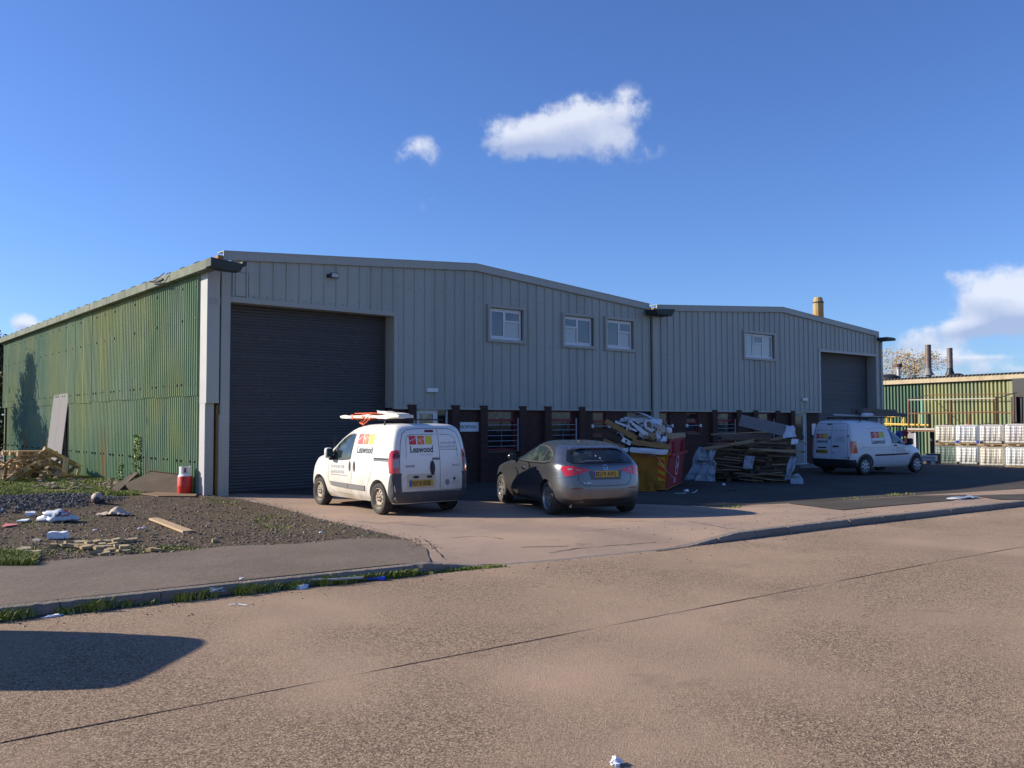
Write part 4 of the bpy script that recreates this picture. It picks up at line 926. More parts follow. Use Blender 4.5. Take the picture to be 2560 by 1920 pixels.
# rear bumper and side cladding
bz=.43
v.patch('rear_bumper',Bk,[(-.80,.24),(.80,.24),(.83,.38),(.845,.50),(.845,.80),(.70,.80),(.685,.44),(-.685,.44),(-.70,.80),(-.845,.80),(-.845,.50),(-.83,.38)],m_bump,.014,.05)
for d,sg in ((Lf,1),(Rt,-1)):
    v.patch('bumper_corner',d,[(sg*a,b) for a,b in ((.36,.25),(.56,.25),(.60,.5),(.605,.80),(.49,.78),(.42,.60),(.375,.42))],m_bump,.010,.05)
    v.patch('front_bumper_end',d,[(sg*a,b) for a,b in ((-2.90,.25),(-3.1,.27),(-3.14,.62),(-3.0,.60),(-2.92,.45))],m_bump,.010,.05)
    v.patch('rubbing_strip',d,[(sg*a,b) for a,b in ((-.52,.42),(-1.20,.43),(-1.20,.53),(-.50,.52))],m_gtrim,.014,.08)
    v.patch('rubbing_strip',d,[(sg*a,b) for a,b in ((-1.215,.43),(-1.93,.46),(-1.99,.545),(-1.215,.53))],m_gtrim,.014,.08)
    # door window
    v.patch('window_seal',d,[(sg*a,b) for a,b in ((-1.08,1.04),(-.98,1.53),(-1.10,1.545),(-1.30,1.52),(-1.50,1.45),(-1.72,1.32),(-1.90,1.17),(-2.02,1.04),(-2.03,1.00),(-1.5,.985),(-1.15,1.01))],m_dkp,.003,.05)
    v.patch('door_window',d,[(sg*a,b) for a,b in ((-1.10,1.06),(-1.01,1.51),(-1.12,1.52),(-1.30,1.495),(-1.49,1.425),(-1.66,1.33),(-1.72,1.285),(-1.75,1.03),(-1.5,1.01),(-1.17,1.03))],m_vglass,.007,.05)
    v.patch('quarter_window',d,[(sg*a,b) for a,b in ((-1.775,1.24),(-1.87,1.16),(-1.98,1.045),(-1.78,1.03))],m_vglass,.007,.05)
    for pts in ([(-.93,1.57),(-.93,1.25),(-.97,.98),(-1.03,.75),(-1.1,.36)],[(-2.04,1.03),(-2.05,.8),(-2.06,.62),(-2.0,.40),(-1.85,.33),(-1.1,.31)],
                [(-.93,1.57),(-1.3,1.565),(-1.55,1.47),(-1.85,1.27),(-2.04,1.03)],[(-.13,1.585),(-.16,1.15),(-.2,.9),(-.30,.7),(-.42,.52),(-.5,.34)],[(-.13,1.585),(-.5,1.62),(-.93,1.60)]):
        v.line('panel_gap',d,[(sg*a,b) for a,b in pts],m_gapw,.007,.002)
    v.patch('sliding_door_rail',d,[(sg*a,b) for a,b in ((-.15,1.02),(.45,1.02),(.45,1.08),(-.15,1.08))],m_dkp,.005,.05)
    v.line('rail_edge',d,[(sg*-.13,1.037),(sg*.44,1.037)],m_chrome,.010,.012)
    for xx in (-.93,-1.12):
        v.patch('door_handle',d,[(sg*(xx+a),.88+b) for a,b in ell(0,0,.030,.10,16)],m_gtrim,.012,.03)
        v.patch('handle_recess',d,[(sg*(xx+a),.88+b) for a,b in ell(0,0,.017,.08,14)],m_dkp,.016,.03)
    v.patch('side_indicator',d,[(sg*(-2.2+a),.93+b) for a,b in ell(0,0,.016,.01,8)],m_clens,.005,.03)
    # wing mirror
    mm=MB(); s_=sg
    mb=MB(); mb.cbox((1.86,s_*.955,1.13),(.13,.17,.22)); mo=mb.build('wing_mirror',m_pwhite,v.root,smooth=True,bevel=.05); 
    MB().cbox((1.79,s_*.955,1.135),(.012,.135,.17)).build('mirror_glass',m_vglass,mo,bevel=.004)
    MB().cbox((1.84,s_*.87,1.03),(.13,.14,.07),(s_*-.3,0,0)).build('mirror_arm',m_dkp,mo,bevel=.015)
MB().tube([(2.3,0.62,1.02),(2.15,.66,1.5)],.004,5).build('aerial',m_dkp,v.root)
# text on left side
logo(v,Lf,-.86,1.33,.205,gap=.03,ls=.95,par=v.body); 
v.text('phone_lettering',Lf,'Tel: 0116 254 2758',.085,(-1.94,.83),m_gry,off=.004,sx=.88,parent=v.body); v.text('phone_lettering',Lf,'Fax: 0116 255 9327',.085,(-1.94,.72),m_gry,off=.004,sx=.88,parent=v.body); v.line('web_lettering',Lf,[(-1.94,.69),(-1.22,.68)],m_gry,.012,.004,parent=v.body)
logo(v,Rt,.15,1.20,.165,par=v.body)
# rear doors
v.line('panel_gap',Bk,[(-.70,.46),(-.72,.7),(-.715,1.05),(-.685,1.35),(-.63,1.54),(-.52,1.62),(-.2,1.64),(.13,1.643),(.45,1.63),(.60,1.56),(.68,1.35),(.71,1.05),(.72,.7),(.70,.46),(-.70,.445)],m_gap,.010,.002)
v.line('panel_gap',Bk,[(.15,1.64),(.16,1.3),(.17,1.0),(.16,.45)],m_gap,.009,.002)
for a,b in ((-.58,.115),(.20,.57)):
    v.line('pressed_edge',Bk,[(a,1.1),(a+.01,1.42),(a+.05,1.50),(a+.12,1.525),(b-.02,1.525)] if a<0 else [(a,1.525),(b-.14,1.515),(b-.04,1.46),(b,1.32),(b+.02,1.1)],m_gapw,.009,.0025)
logo(v,Bk,-.50,1.335,.165,gap=.03,par=v.body)
v.text('phone_lettering',Bk,'Tel: 0116 254 2758',.064,(.185,1.335),m_gry,sx=.72,parent=v.body); v.text('phone_lettering',Bk,'Fax: 0116 255 9327',.064,(.185,1.265),m_gry,sx=.72,parent=v.body); v.line('web_lettering',Bk,[(.19,1.235),(.60,1.23)],m_gry,.012,.005,parent=v.body)
v.text('small_print',Bk,'w w w  .  l e a w o o d',.035,(-.25,1.13),m_gapw,sx=.8,parent=v.body)
v.patch('brake_light',Bk,rrect(-.13,1.565,.065,1.61,.015),m_rdark,.008,.05)
v.patch('door_badge',Bk,rrect(-.01,1.035,.165,1.08,.006),m_gtrim,.006,.06)
v.patch('rear_door_handle',Bk,ell(-.01,.885,.052,.14,24),m_dkp,.016,.03); v.patch('handle_recess',Bk,ell(-.01,.885,.03,.10,20),m_blk,.020,.03)
v.text('model_lettering',Bk,'BIPPER',.052,(-.60,.91),m_gry,sx=1.3,bold=.001,parent=v.body); v.text('maker_lettering',Bk,'PEUGEOT',.045,(.44,.91),m_gry,sx=1.05,parent=v.body)
for a in (-.42,-.12): v.patch('plate_lamp',Bk,rrect(a-.02,.70,a+.095,.745,.02),m_dkp,.012,.05)
v.patch('plate_recess',Bk,rrect(-.58,.50,.06,.78,.03),m_gapt,.003,.08)
v.plate(Bk,(-.27,.605),.52,.125,'NY10 BXB')
v.patch('round_badge',Bk,ell(.33,.60,.05,.06,20),m_gry,.005,.04); v.patch('square_badge',Bk,rrect(.47,.64,.52,.69,.004),m_dkp,.005,.04); v.text('small_print',Bk,'MASTERCRAFT',.026,(.42,.60),m_gry,sx=1.1,parent=v.body); v.text('small_print',Bk,'windows doors',.026,(.42,.56),m_gry,sx=1.1,parent=v.body)
for sg in (-1,1):
    dd=Vector((1,-sg*-.75 if False else (.75 if sg<0 else -.75),0)).normalized()
    # corner lamps: looked at diagonally; sg -1 = right rear corner
    u0=dd.y*-.55-dd.x*(sg*.80)
    P=v.patch('tail_light',(dd.x,dd.y),[(u0+a,b) for a,b in ((-.10,.80),(-.125,1.0),(-.105,1.17),(-.07,1.22),(.03,1.235),(.075,1.225),(.078,.80))] if sg>0 else [(u0-a,b) for a,b in ((-.10,.80),(-.125,1.0),(-.105,1.17),(-.07,1.22),(.03,1.235),(.075,1.225),(.078,.80))],m_rlight,.016,.035)
    k=1 if sg>0 else -1
    v.patch('lamp_lens',(dd.x,dd.y),[(u0+k*a,b) for a,b in ((-.02,.90),(-.035,1.0),(.0,1.065),(.072,1.075),(.074,.91))],m_clens,.020,.035,parent=P)
    v.patch('lamp_lens',(dd.x,dd.y),[(u0+k*a,b) for a,b in ((-.04,1.09),(-.03,1.17),(.068,1.19),(.070,1.09))],m_rdark,.020,.035,parent=P)
    for z in (.53,1.13): MB().cbox((-.585,sg*.735,z),(.03,.03,.05)).build('door_hinge',m_bump,v.root,bevel=.006)
MB().box(-.5,-.6,.20,2.9,.6,.30).build('underbody',m_under,v.root); MB().tube([(-.55,-.35,.235),(.3,-.35,.25)],.03,8).build('exhaust',m_dkp,v.root)
# roof bars
for xx in (.15,1.02):
    MB().tube([(xx,.74,1.81),(xx,-.74,1.81)],.016,6).build('roof_bar',m_blk,v.root)
    for sg in (1,-1): MB().tube([(xx,sg*.6,1.81),(xx-.02,sg*.62,1.72),(xx+.0,sg*.66,1.66)],.02,6).build('roof_bar_foot',m_bump,v.root)
V1.root.location=(2.07,-5.6,-.055); V1.root.rotation_euler=(0,0,R_(88.5))
def on_v(root,p): return Matrix.Translation(root.location)@root.rotation_euler.to_matrix().to_4x4()@Vector(p)
# white wrapped package and straps on the roof bars
def crumple(mb,amp,seed):
    r=random.Random(seed); mb.v=[(x+r.uniform(-amp,amp),y+r.uniform(-amp,amp),z+r.uniform(-amp,amp)) for x,y,z in mb.v]; return mb
def slab(L,w,h,nx=14,ny=3,seed=1,amp=.006,prof=None):
    mb=MB(); r=random.Random(seed); ring=[]
    for i in range(nx+1):
        t=i/nx; ww=w*(prof(t)[0] if prof else 1); hh=h*(prof(t)[1] if prof else 1); x=L*(t-.5)
        pts=[(x,-ww/2,-hh/2),(x,0,-hh/2),(x,ww/2,-hh/2),(x,ww/2*1.02,0),(x,ww/2,hh/2),(x,0,hh/2),(x,-ww/2,hh/2),(x,-ww/2*1.02,0)]
        mb.v+=[(a+r.uniform(-amp,amp),b+r.uniform(-amp,amp),c+r.uniform(-amp,amp)) for a,b,c in pts]
    for i in range(nx):
        for k in range(8): mb.f.append((i*8+k,i*8+(k+1)%8,(i+1)*8+(k+1)%8,(i+1)*8+k)); mb.m.append(0)
    mb.f+= [tuple(range(8))[::-1],tuple(range(nx*8,nx*8+8))]; mb.m+=[0,0]
    return mb
m_pack=mat('white_wrapped_package',(.66,.64,.58),.6,coord='obj',layers=[n_(k=4,d=5,lo=.5,hi=.7,c=(.48,.44,.36),a=.6)])
p=on_v(V1.root,(1.0,.38,1.875)); t=thing('wrapped_package','long white wrapped package strapped along the roof bars of the compact van','package',p,R_(88.5))
o=slab(2.5,.34,.075,16,seed=4,amp=.012,prof=lambda t:(1-.35*max(0,t-.75)*4,.75+.5*math.sin(t*9)**2*(.6 if t<.6 else .1))).build('package_wrap',m_pack,t,smooth=True,ang=30); 
o=slab(.7,.28,.05,6,seed=8,amp=.014).build('folded_end',m_pack,t,smooth=True,ang=30); o.location=(-.80,.02,.06); o.rotation_euler=(0,-.08,.06)
for xx in (-.16,.16,.62): MB().cbox((xx,0,0),(.05,.355,.10),(0,0,.12)).build('strap',m_orange,t,bevel=.004)
MB().tube([(-.16,-.1,.068),(.05,.0,.075),(.62,.1,.07)],.010,5).build('strap',m_orange,t)
for q in ([(-.10,.17,.0),(-.05,.30,-.13),(-.16,.32,-.16),(-.22,.18,-.02)],[(.05,.17,.0),(.02,.31,-.12),(-.10,.30,-.16)]): MB().tube(q,.013,5).build('strap_tail',m_orange,t)
# ===== grey hatchback =====
spc=dict(z=[.18,.25,.36,.5,.65,.80,.90,.97,1.03,1.09,1.16,1.22,1.27,1.325,1.375,1.40],
 xr=[-.55,-.70,-.79,-.805,-.79,-.765,-.745,-.72,-.66,-.60,-.52,-.44,-.37,-.08,.35,.75],
 xf=[3.36,3.50,3.60,3.62,3.56,3.38,2.98,2.52,2.14,1.95,1.76,1.60,1.46,1.28,1.10,.95],
 w=[.74,.80,.865,.892,.898,.895,.885,.865,.832,.80,.762,.72,.68,.625,.50,.30],ar=.80,nr=3.3,af=1.05,nf=3.1,wb=2.729,hw=.893,wr=.315,arch=.355,dz=.022)
V2=Veh('grey_hatchback','dusty silver grey hatchback car parked between the small white van and the skip','car',spc,m_pgrey,m_under); v=V2
wheels(V2,'alloy',.315,.205)
for d,sg in ((Lf,1),(Rt,-1)):
    def sp_(P): return [(sg*a,b) for a,b in P]
    win=[(.10,1.03),(.10,1.12),(-.02,1.20),(-.28,1.275),(-.65,1.315),(-1.0,1.31),(-1.30,1.27),(-1.62,1.18),(-1.92,1.06),(-2.0,1.005),(-1.0,.975),(-.15,.985)]
    v.line('chrome_window_trim',d,sp_([(-2.0,.99),(-1.0,.958),(-.15,.968),(.08,1.0)]),m_chrome,.020,.008)
    v.patch('window_seal',d,sp_(win),m_dkp,.003,.045)
    v.patch('front_door_window',d,sp_([(-1.06,.995),(-1.05,1.285),(-1.28,1.25),(-1.58,1.165),(-1.84,1.065),(-1.90,1.015)]),m_vglass,.007,.045)
    v.patch('rear_door_window',d,sp_([(-.34,1.0),(-.32,1.245),(-.60,1.285),(-1.0,1.288),(-1.02,.995)]),m_vglass,.007,.045)
    v.patch('quarter_window',d,sp_([(.06,1.035),(.06,1.10),(-.05,1.165),(-.27,1.232),(-.29,1.0)]),m_vglass,.007,.045)
    v.line('window_bright_edge',d,sp_([(.11,1.01),(.115,1.12),(0,1.21),(-.26,1.29),(-.65,1.33),(-1.0,1.325),(-1.30,1.285)]),m_chrome,.008,.004)
    v.line('panel_gap',d,sp_([(-1.02,.94),(-1.04,.7),(-1.04,.32)]),m_gap,.007,.002); v.line('panel_gap',d,sp_([(-.22,.945),(-.27,.82),(-.40,.66),(-.47,.45),(-.50,.30)]),m_gap,.007,.002)
    v.line('panel_gap',d,sp_([(-2.06,.93),(-2.10,.7),(-2.13,.36),(-2.05,.28)]),m_gap,.007,.002); v.line('panel_gap',d,sp_([(-2.05,.255),(-.5,.255)]),m_gap,.010,.002)
    v.line('panel_gap',d,sp_([(.36,.70),(.55,.72),(.72,.80)]),m_gap,.006,.002)
    if sg<0 or True: v.line('fuel_flap_gap' if sg<0 else 'panel_gap',d,sp_([(.02,.86),(.05,.80),(.18,.79),(.24,.84)]),m_gap,.005,.002)
    for xx in (-.50,-1.22):
        v.patch('door_handle',d,sp_([(xx+a,.83+b) for a,b in ell(0,0,.095,.02,16)]),m_chrome,.028,.03); v.patch('handle_recess',d,sp_([(xx+.0+a,.83+b) for a,b in ell(0,0,.055,.042,16)]),m_dkp,.003,.03)
    v.patch('sill_trim',d,sp_([(-.42,.20),(-2.3,.20),(-2.3,.25),(-.42,.25)]),m_dkp,.006,.08)
    mb=MB(); mb.cbox((1.80,sg*.955,1.045),(.14,.17,.12)); mo=mb.build('wing_mirror',m_pgrey,v.root,smooth=True,bevel=.05); MB().cbox((1.725,sg*.955,1.05),(.012,.15,.095)).build('mirror_glass',m_vglass,mo,bevel=.004); MB().cbox((1.80,sg*.88,.99),(.08,.12,.05)).build('mirror_arm',m_dkp,mo,bevel=.015)
    # tail lights: from the rear and round the corner
    dd=(1,(-.55 if sg>0 else .55)); D=Vector((*dd,0)).normalized(); k=1 if sg>0 else -1
    uc=-(D.x*sg*.62)+D.y*(-.70)
    P=v.patch('tail_light',(D.x,D.y),[(uc+k*a,b) for a,b in ((-.20,.83),(-.245,.885),(-.22,.935),(-.10,.945),(.06,.925),(.22,.895),(.29,.868),(.22,.835),(.06,.785),(-.12,.755),(-.17,.77))],m_rlight,.010,.03)
    v.line('lamp_gap',(D.x,D.y),[(uc+k*.02,.93),(uc+k*.02,.775)],m_gap,.007,.0125,parent=P)
    v.patch('lamp_lens',(D.x,D.y),[(uc+k*a,b) for a,b in ((-.10,.868),(-.02,.878),(-.02,.90),(-.12,.902))],m_clens,.0125,.03,parent=P); v.patch('lamp_lens',(D.x,D.y),[(uc+k*a,b) for a,b in ((.05,.865),(.14,.865),(.13,.88),(.05,.888))],m_clens,.0125,.03,parent=P)
    v.patch('rear_reflector',Bk,[(sg*a,b) for a,b in (ell(.56,.535,.115,.014,16))],m_rdark,.006,.04)
v.patch('rear_window_surround',Bk,[(-.62,.985),(.62,.985),(.68,1.03),(.63,1.14),(.57,1.235),(.3,1.25),(-.3,1.25),(-.57,1.235),(-.63,1.14),(-.68,1.03)],m_vglassd,.004,.045)
v.patch('rear_window',Bk,[(-.54,1.005),(.54,1.005),(.56,1.04),(.52,1.14),(.48,1.21),(.2,1.222),(-.2,1.222),(-.48,1.21),(-.52,1.14),(-.56,1.04)],m_vglass,.008,.045)
v.patch('parcel_shelf_edge',Bk,[(-.36,1.028),(-.02,1.030),(-.02,1.042),(-.36,1.040)],m_gtrim,.010,.06); v.patch('brake_light',Bk,rrect(-.13,1.236,.13,1.246,.004),m_rdark,.012,.06)
v.line('tailgate_gap',Bk,[(-.52,.80),(-.54,.72),(-.50,.64),(-.42,.585),(0,.575),(.42,.585),(.50,.64),(.54,.72),(.52,.80)],m_gap,.011,.002)
v.line('tailgate_gap',Bk,[(-.62,.97),(0,.965),(.62,.97)],m_gap,.006,.002)
v.patch('plate_recess',Bk,[(-.30,.69),(.30,.69),(.34,.855),(-.34,.855)],mat('painted_recess_shade',(.09,.09,.09),.4,metal=.4),.002,.06)  # flat darker patch, recess shade put into the paint colour
v.plate(Bk,(-.0,.795),.52,.112,'BD19 AVU')
Pb=v.patch('star_badge_disc',Bk,ell(0,.915,.045,.045,24),m_dkp,.006,.03); v.line('badge_ring',Bk,ell(0,.915,.045,.045,28),m_chrome,.010,.012,parent=Pb,closed=True)
for a in (90,210,330): v.line('badge_point',Bk,[(0,.915),(.041*math.cos(R_(a)),.915+.041*math.sin(R_(a)))],m_chrome,.010,.012,parent=Pb)
v.text('model_lettering',Bk,'A 180 d',.036,(-.44,.625),m_chrome,sx=1.3,off=.004,parent=v.body)
Pw=v.patch('wiper_hub',Bk,ell(0.0,1.012,.028,.020,14),m_dkp,.02,.02); v.line('wiper_blade',Bk,[(.0,1.02),(.30,1.035),(.42,1.045)],m_dkp,.016,.020,parent=Pw)
for xx,zz in ((-.04,1.08),(-.11,1.12)): v.patch('painted_glass_glint',Bk,ell(xx,zz,.012,.016,10),m_bar,.012,.02)  # pale ovals painted on the rear glass as glints
v.patch('rear_diffuser',Bk,[(-.62,.19),(.62,.19),(.66,.30),(.4,.335),(-.4,.335),(-.66,.30)],m_dkp,.008,.06)
MB().cbox((-.385,0,1.268),(.05,1.16,.014)).build('spoiler_lip',m_pgrey,v.root,bevel=.005)
MB().cbox((.45,0,1.385),(.12,.03,.03)).build('roof_aerial',m_dkp,v.root,bevel=.01)
MB().box(-.6,-.62,.17,3.1,.62,.28).build('underbody',m_under,v.root)
V2.root.location=(4.50,-7.98,-.06); V2.root.rotation_euler=(0,0,R_(69.5))
# ===== white high roof van =====
sph=dict(z=[.26,.36,.5,.75,1.0,1.08,1.25,1.45,1.65,1.80,1.88,1.925,1.945],
 xr=[-.78,-.82,-.83,-.825,-.815,-.81,-.80,-.78,-.75,-.71,-.65,-.56,-.35],
 xf=[3.34,3.50,3.54,3.46,3.10,2.72,2.42,2.12,1.78,1.46,1.15,.85,.4],
 w=[.78,.85,.88,.895,.892,.888,.875,.85,.815,.77,.70,.60,.42],ar=.32,nr=5.0,af=1.25,nf=2.7,wb=2.80,hw=.893,wr=.315,arch=.38,dz=.032)
V3=Veh('white_high_roof_van','white high roof van with timber on its rack, in shade by the far shutter','van',sph,m_pwhite2,m_under); v=V3
wheels(V3,'cover',.315,.19)
v.patch('rear_bumper',Bk,[(-.84,.27),(.84,.27),(.87,.40),(.875,.54),(.80,.56),(-.80,.56),(-.875,.54),(-.87,.40)],m_dkp,.022,.06)
for d,sg in ((Lf,1),(Rt,-1)):
    def sp_(P): return [(sg*a,b) for a,b in P]
    v.patch('bumper_corner',d,sp_([(.40,.27),(.76,.27),(.79,.54),(.52,.55),(.44,.42)]),m_dkp,.016,.06)
    for xw in (0,-2.80):
        arch=[(xw+.43*math.cos(R_(a)),.325+.43*math.sin(R_(a))) for a in range(-8,189,12)]; inn=[(xw+.375*math.cos(R_(a)),.325+.375*math.sin(R_(a))) for a in range(188,-9,-12)]
        v.patch('wheel_arch_trim',d,sp_(arch+inn),m_bump,.016,.05)
    v.patch('rubbing_strip',d,sp_([(-.50,.66),(-1.42,.67),(-1.42,.73),(-.50,.72)]),m_dkp,.018,.08); v.patch('rubbing_strip',d,sp_([(-1.435,.67),(-2.28,.69),(-2.28,.745),(-1.435,.73)]),m_dkp,.018,.08)
    for z in (.42,.50,.58): v.line('pressed_rib',d,sp_([(-.46,z),(-2.32,z+.01)]),m_gapw,.008,.003)
    v.patch('window_seal',d,sp_([(-1.42,1.10),(-1.34,1.62),(-1.52,1.615),(-1.75,1.52),(-2.02,1.33),(-2.28,1.10),(-2.28,1.07)]),m_dkp,.003,.05)
    v.patch('door_window',d,sp_([(-1.45,1.125),(-1.38,1.585),(-1.52,1.585),(-1.72,1.50),(-1.86,1.40),(-1.86,1.10)]),m_vglass,.008,.05); v.patch('quarter_window',d,sp_([(-1.90,1.36),(-2.02,1.28),(-2.2,1.12),(-1.90,1.10)]),m_vglass,.008,.05)
    for pts in ([(-1.34,1.66),(-1.38,1.1),(-1.42,.8),(-1.42,.34)],[(-2.30,1.08),(-2.36,.8),(-2.36,.40)],[(-1.34,1.66),(-1.55,1.655),(-1.8,1.55),(-2.08,1.35),(-2.30,1.08)],[(.66,1.80),(.70,1.4),(.74,1.0),(.75,.56)],[(-.1,1.62),(-.55,1.66),(-1.2,1.66)],[(.2,.98),(-.2,.96),(-1.38,1.0)]): v.line('panel_gap',d,sp_(pts),m_gapw,.007,.002)
    v.patch('tail_light',d,sp_([(.43,.78),(.75,.78),(.735,1.20),(.47,1.20)]),m_rlight,.014,.05); v.patch('lamp_lens',d,sp_([(.51,.88),(.60,.88),(.59,1.06),(.53,1.06)]),m_rdark,.017,.05)
    v.patch('door_handle',d,sp_(rrect(-1.66,1.0,-1.50,1.05,.02)),m_dkp,.02,.04); v.patch('lock',d,sp_(ell(-1.47,.86,.014,.018,10)),m_dkp,.006,.03)
    v.line('fuel_flap_gap',d,sp_(rrect(.12,.93,.30,1.12,.06)),m_gapw,.006,.002,closed=True)
    MB().cbox((2.22,sg*1.02,1.16),(.16,.20,.24)).build('wing_mirror',m_dkp,v.root,bevel=.05); MB().cbox((2.18,sg*.93,1.07),(.12,.12,.08)).build('mirror_arm',m_dkp,v.root,bevel=.02)
v.line('panel_gap',Bk,[(-.74,.58),(-.78,.9),(-.765,1.3),(-.72,1.65),(-.66,1.82),(.66,1.82),(.72,1.65),(.765,1.3),(.78,.9),(.74,.58)],m_gap,.010,.002); v.line('panel_gap',Bk,[(.08,1.84),(.09,.58)],m_gap,.009,.002); v.line('panel_gap',Bk,[(-.62,1.58),(.0,1.585),(.66,1.58)],m_gap,.008,.002)
logo(v,Bk,-.62,1.285,.17,gap=.025,par=v.body); v.text('phone_lettering',Bk,'Tel: 0116 254 2758',.072,(.28,1.31),m_gry,sx=.62,parent=v.body); v.text('phone_lettering',Bk,'Fax: 0116 255 9327',.072,(.28,1.23),m_gry,sx=.62,parent=v.body); v.line('web_lettering',Bk,[(.25,1.20),(.66,1.19)],m_gry,.012,.005,parent=v.body)
v.patch('door_stain',Bk,[(-.02,1.24),(.07,1.30),(.05,1.38),(-.04,1.37),(-.08,1.30)],m_gry,.006,.05)
v.patch('brake_light',Bk,rrect(-.16,1.775,.04,1.825,.01),m_dkp,.008,.05); v.patch('rear_door_handle',Bk,rrect(.15,.985,.42,1.04,.025),m_dkp,.02,.05); v.patch('lock',Bk,ell(.17,.78,.022,.022,12),m_dkp,.01,.03)
v.patch('plate_lamp_bar',Bk,rrect(-.54,.94,-.14,.98,.015),m_dkp,.014,.05); v.plate(Bk,(-.34,.82),.54,.12,'BG09 PLJ'); v.text('model_lettering',Bk,'Connect',.05,(.55,.62),m_gry,sx=1.0,parent=v.body)
for sg in (-1,1):
    for z in (.62,1.38): MB().cbox((-.78,sg*.80,z),(.05,.03,.07)).build('door_hinge',m_dkp,v.root,bevel=.006)
logo(v,Rt,.32,1.30,.225,gap=.04,par=v.body); v.text('phone_lettering',Rt,'Tel: 0116 254 2758',.075,(1.62,.91),m_gry,sx=.8,parent=v.body); v.text('phone_lettering',Rt,'Fax: 0116 255 9327',.075,(1.62,.82),m_gry,sx=.8,parent=v.body); v.line('web_lettering',Rt,[(1.64,.78),(2.2,.79)],m_gry,.012,.005,parent=v.body)
MB().box(-.7,-.62,.24,3.1,.62,.34).build('underbody',m_under,v.root)
for xx in (-.05,.85,1.5):
    MB().tube([(xx,.78,2.03),(xx,-.78,2.03)],.02,6).build('roof_bar',m_blk,v.root)
    for sg in (1,-1): MB().tube([(xx,sg*.7,2.03),(xx,sg*.72,1.88)],.02,6).build('roof_bar_foot',m_blk,v.root)
V3.root.location=(22.25,-3.25,-.20); V3.root.rotation_euler=(0,0,R_(-11))
def roofthing(name,label,cat,x,y,z,mb,m,rz=0,ry=0):
    p=on_v(V3.root,(x,y,z)); o=mb.build(name,m,smooth=False); o.location=p; o.rotation_euler=(0,ry,R_(-11)+rz); return tag(o,label,cat)
roofthing('white_pipe','thin white pipe lying along the roof rack of the high roof van','pipe',.10,-.2,2.09,MB().tube([(-.9,0,.05),(1.3,0,-.02)],.03,8),m_bar)
roofthing('white_tube','fat white plastic tube lying on the roof rack of the high roof van','pipe',.85,-.55,2.13,MB().tube([(-.55,0,0),(.7,0,0)],.075,10),m_poly)
for k,(x,y,z,L,w,h,rz,lab) in enumerate(((1.35,-.35,2.26,1.9,.26,.17,.03,'thick old grey timber beam lying uppermost on the roof rack of the high roof van'),(1.65,-.6,2.15,1.7,.18,.13,-.02,'grey plank nearest the edge of the roof rack on the high roof van'),(1.2,-.0,2.24,1.6,.2,.16,.05,'knotty dark timber behind the beam on the roof rack of the high roof van'))):
    roofthing('timber_beam',lab,'beam',x,y,z,crumple(slab(L,w,h,10,seed=k),.008,k),mat('old_grey_timber_%d'%k if False else 'old_grey_timber',(.15,.135,.12),.9,layers=[n_(k=8,s=(1,6,6),d=5,lo=.4,hi=.7,c=(.08,.07,.06),a=.8)]),rz,ry=.03)
# unseen van copy added left of view, angled to cast the road shadow
c=copy_tree(V1.root); c.location=(-8.12,-10.48,-.03); c.rotation_euler=(0,0,R_(134)); tag(c,'unseen white compact van added left of the view to cast the road shadow','van')
# ---------------- pallets and timber ----------------
def board_me(name,L,w,h,m,seed=0): return slab(L,w,h,2,seed=seed,amp=.002).mesh(name,m)
PALM={}
def pallet(label,cat,loc,rot,m=m_woodp,key='p',group=None,broken=0,seed=0):
    t=thing('wooden_pallet',label,cat,loc,rot=rot,group=group); r=random.Random(seed)
    if key not in PALM: PALM[key]=(MB().box(-.6,-.05,-.011,.6,.05,.011).mesh('deck_board',m),MB().box(-.05,-.5,-.011,.05,.5,.011).mesh('stringer_board',m),MB().box(-.07,-.05,-.039,.07,.05,.039).mesh('block',m))
    A,B,C=PALM[key]
    for i in range(7):
        if r.random()>=broken: link('deck_board',A,t,loc=(r.uniform(-.02,.02)*broken*3,-.45+i*.15,.133),rot=(0,0,r.uniform(-.1,.1)*broken))
    for i in range(3):
        link('stringer_board',B,t,loc=((i-1)*.53,0,.111)); link('bottom_board',A,t,loc=(0,(i-1)*.45,.011))
        for j in range(3): link('block',C,t,loc=((i-1)*.53,(j-1)*.45,.061))
    return t
gp='pallets in the heap by the green wall'
def gz(x,y): return zd(x,y)
def GH(px,py): q=G(px,py,zd); return q
q0=GH(78,1196); P0=Vector((q0.x,q0.y,0)); z0=gz(P0.x,P0.y)-.02
for k,(dx,dy,dz,rz,rx_,ry_,b,lab) in enumerate((
  (0,.1,0,.1,0,0,.1,'bottommost pallet of the heap by the green wall, half hidden by other timber'),
  (.12,-.15,.15,.7,.05,.06,.4,'pallet second from the ground in the heap by the green wall'),
  (-.16,.15,.33,.0,-.06,.05,.45,'pallet third from the ground in the heap by the green wall'),
  (.10,0,.52,.55,.05,-.07,.5,'broken pallet just under the topmost one by the green wall'),
  (-.05,.0,.72,.12,.0,.03,0,'pale topmost pallet of the heap by the green wall'))):
    pallet(lab,'pallet',(P0.x+dx,P0.y+dy,z0+dz),(rx_,ry_,rz+.15),key='p',broken=b,seed=k)
for k,(px,py,dz,rot,lab) in enumerate((
  (62,1206,.20,(.25,-.50,-.95),'pale pallet lying slanted against the front of the heap by the green wall'),
  (128,1196,.30,(-.8,.5,.2),'pallet standing tilted between the heap and the leaning grey sheets'),
  (150,1194,.18,(1.15,.5,.3),'pallet fallen on its side at the right end of the heap by the green wall'))):
    q=GH(px,py); pallet(lab,'pallet',(q.x,q.y,q.z+dz),rot,key='p',broken=.4,seed=k+9)
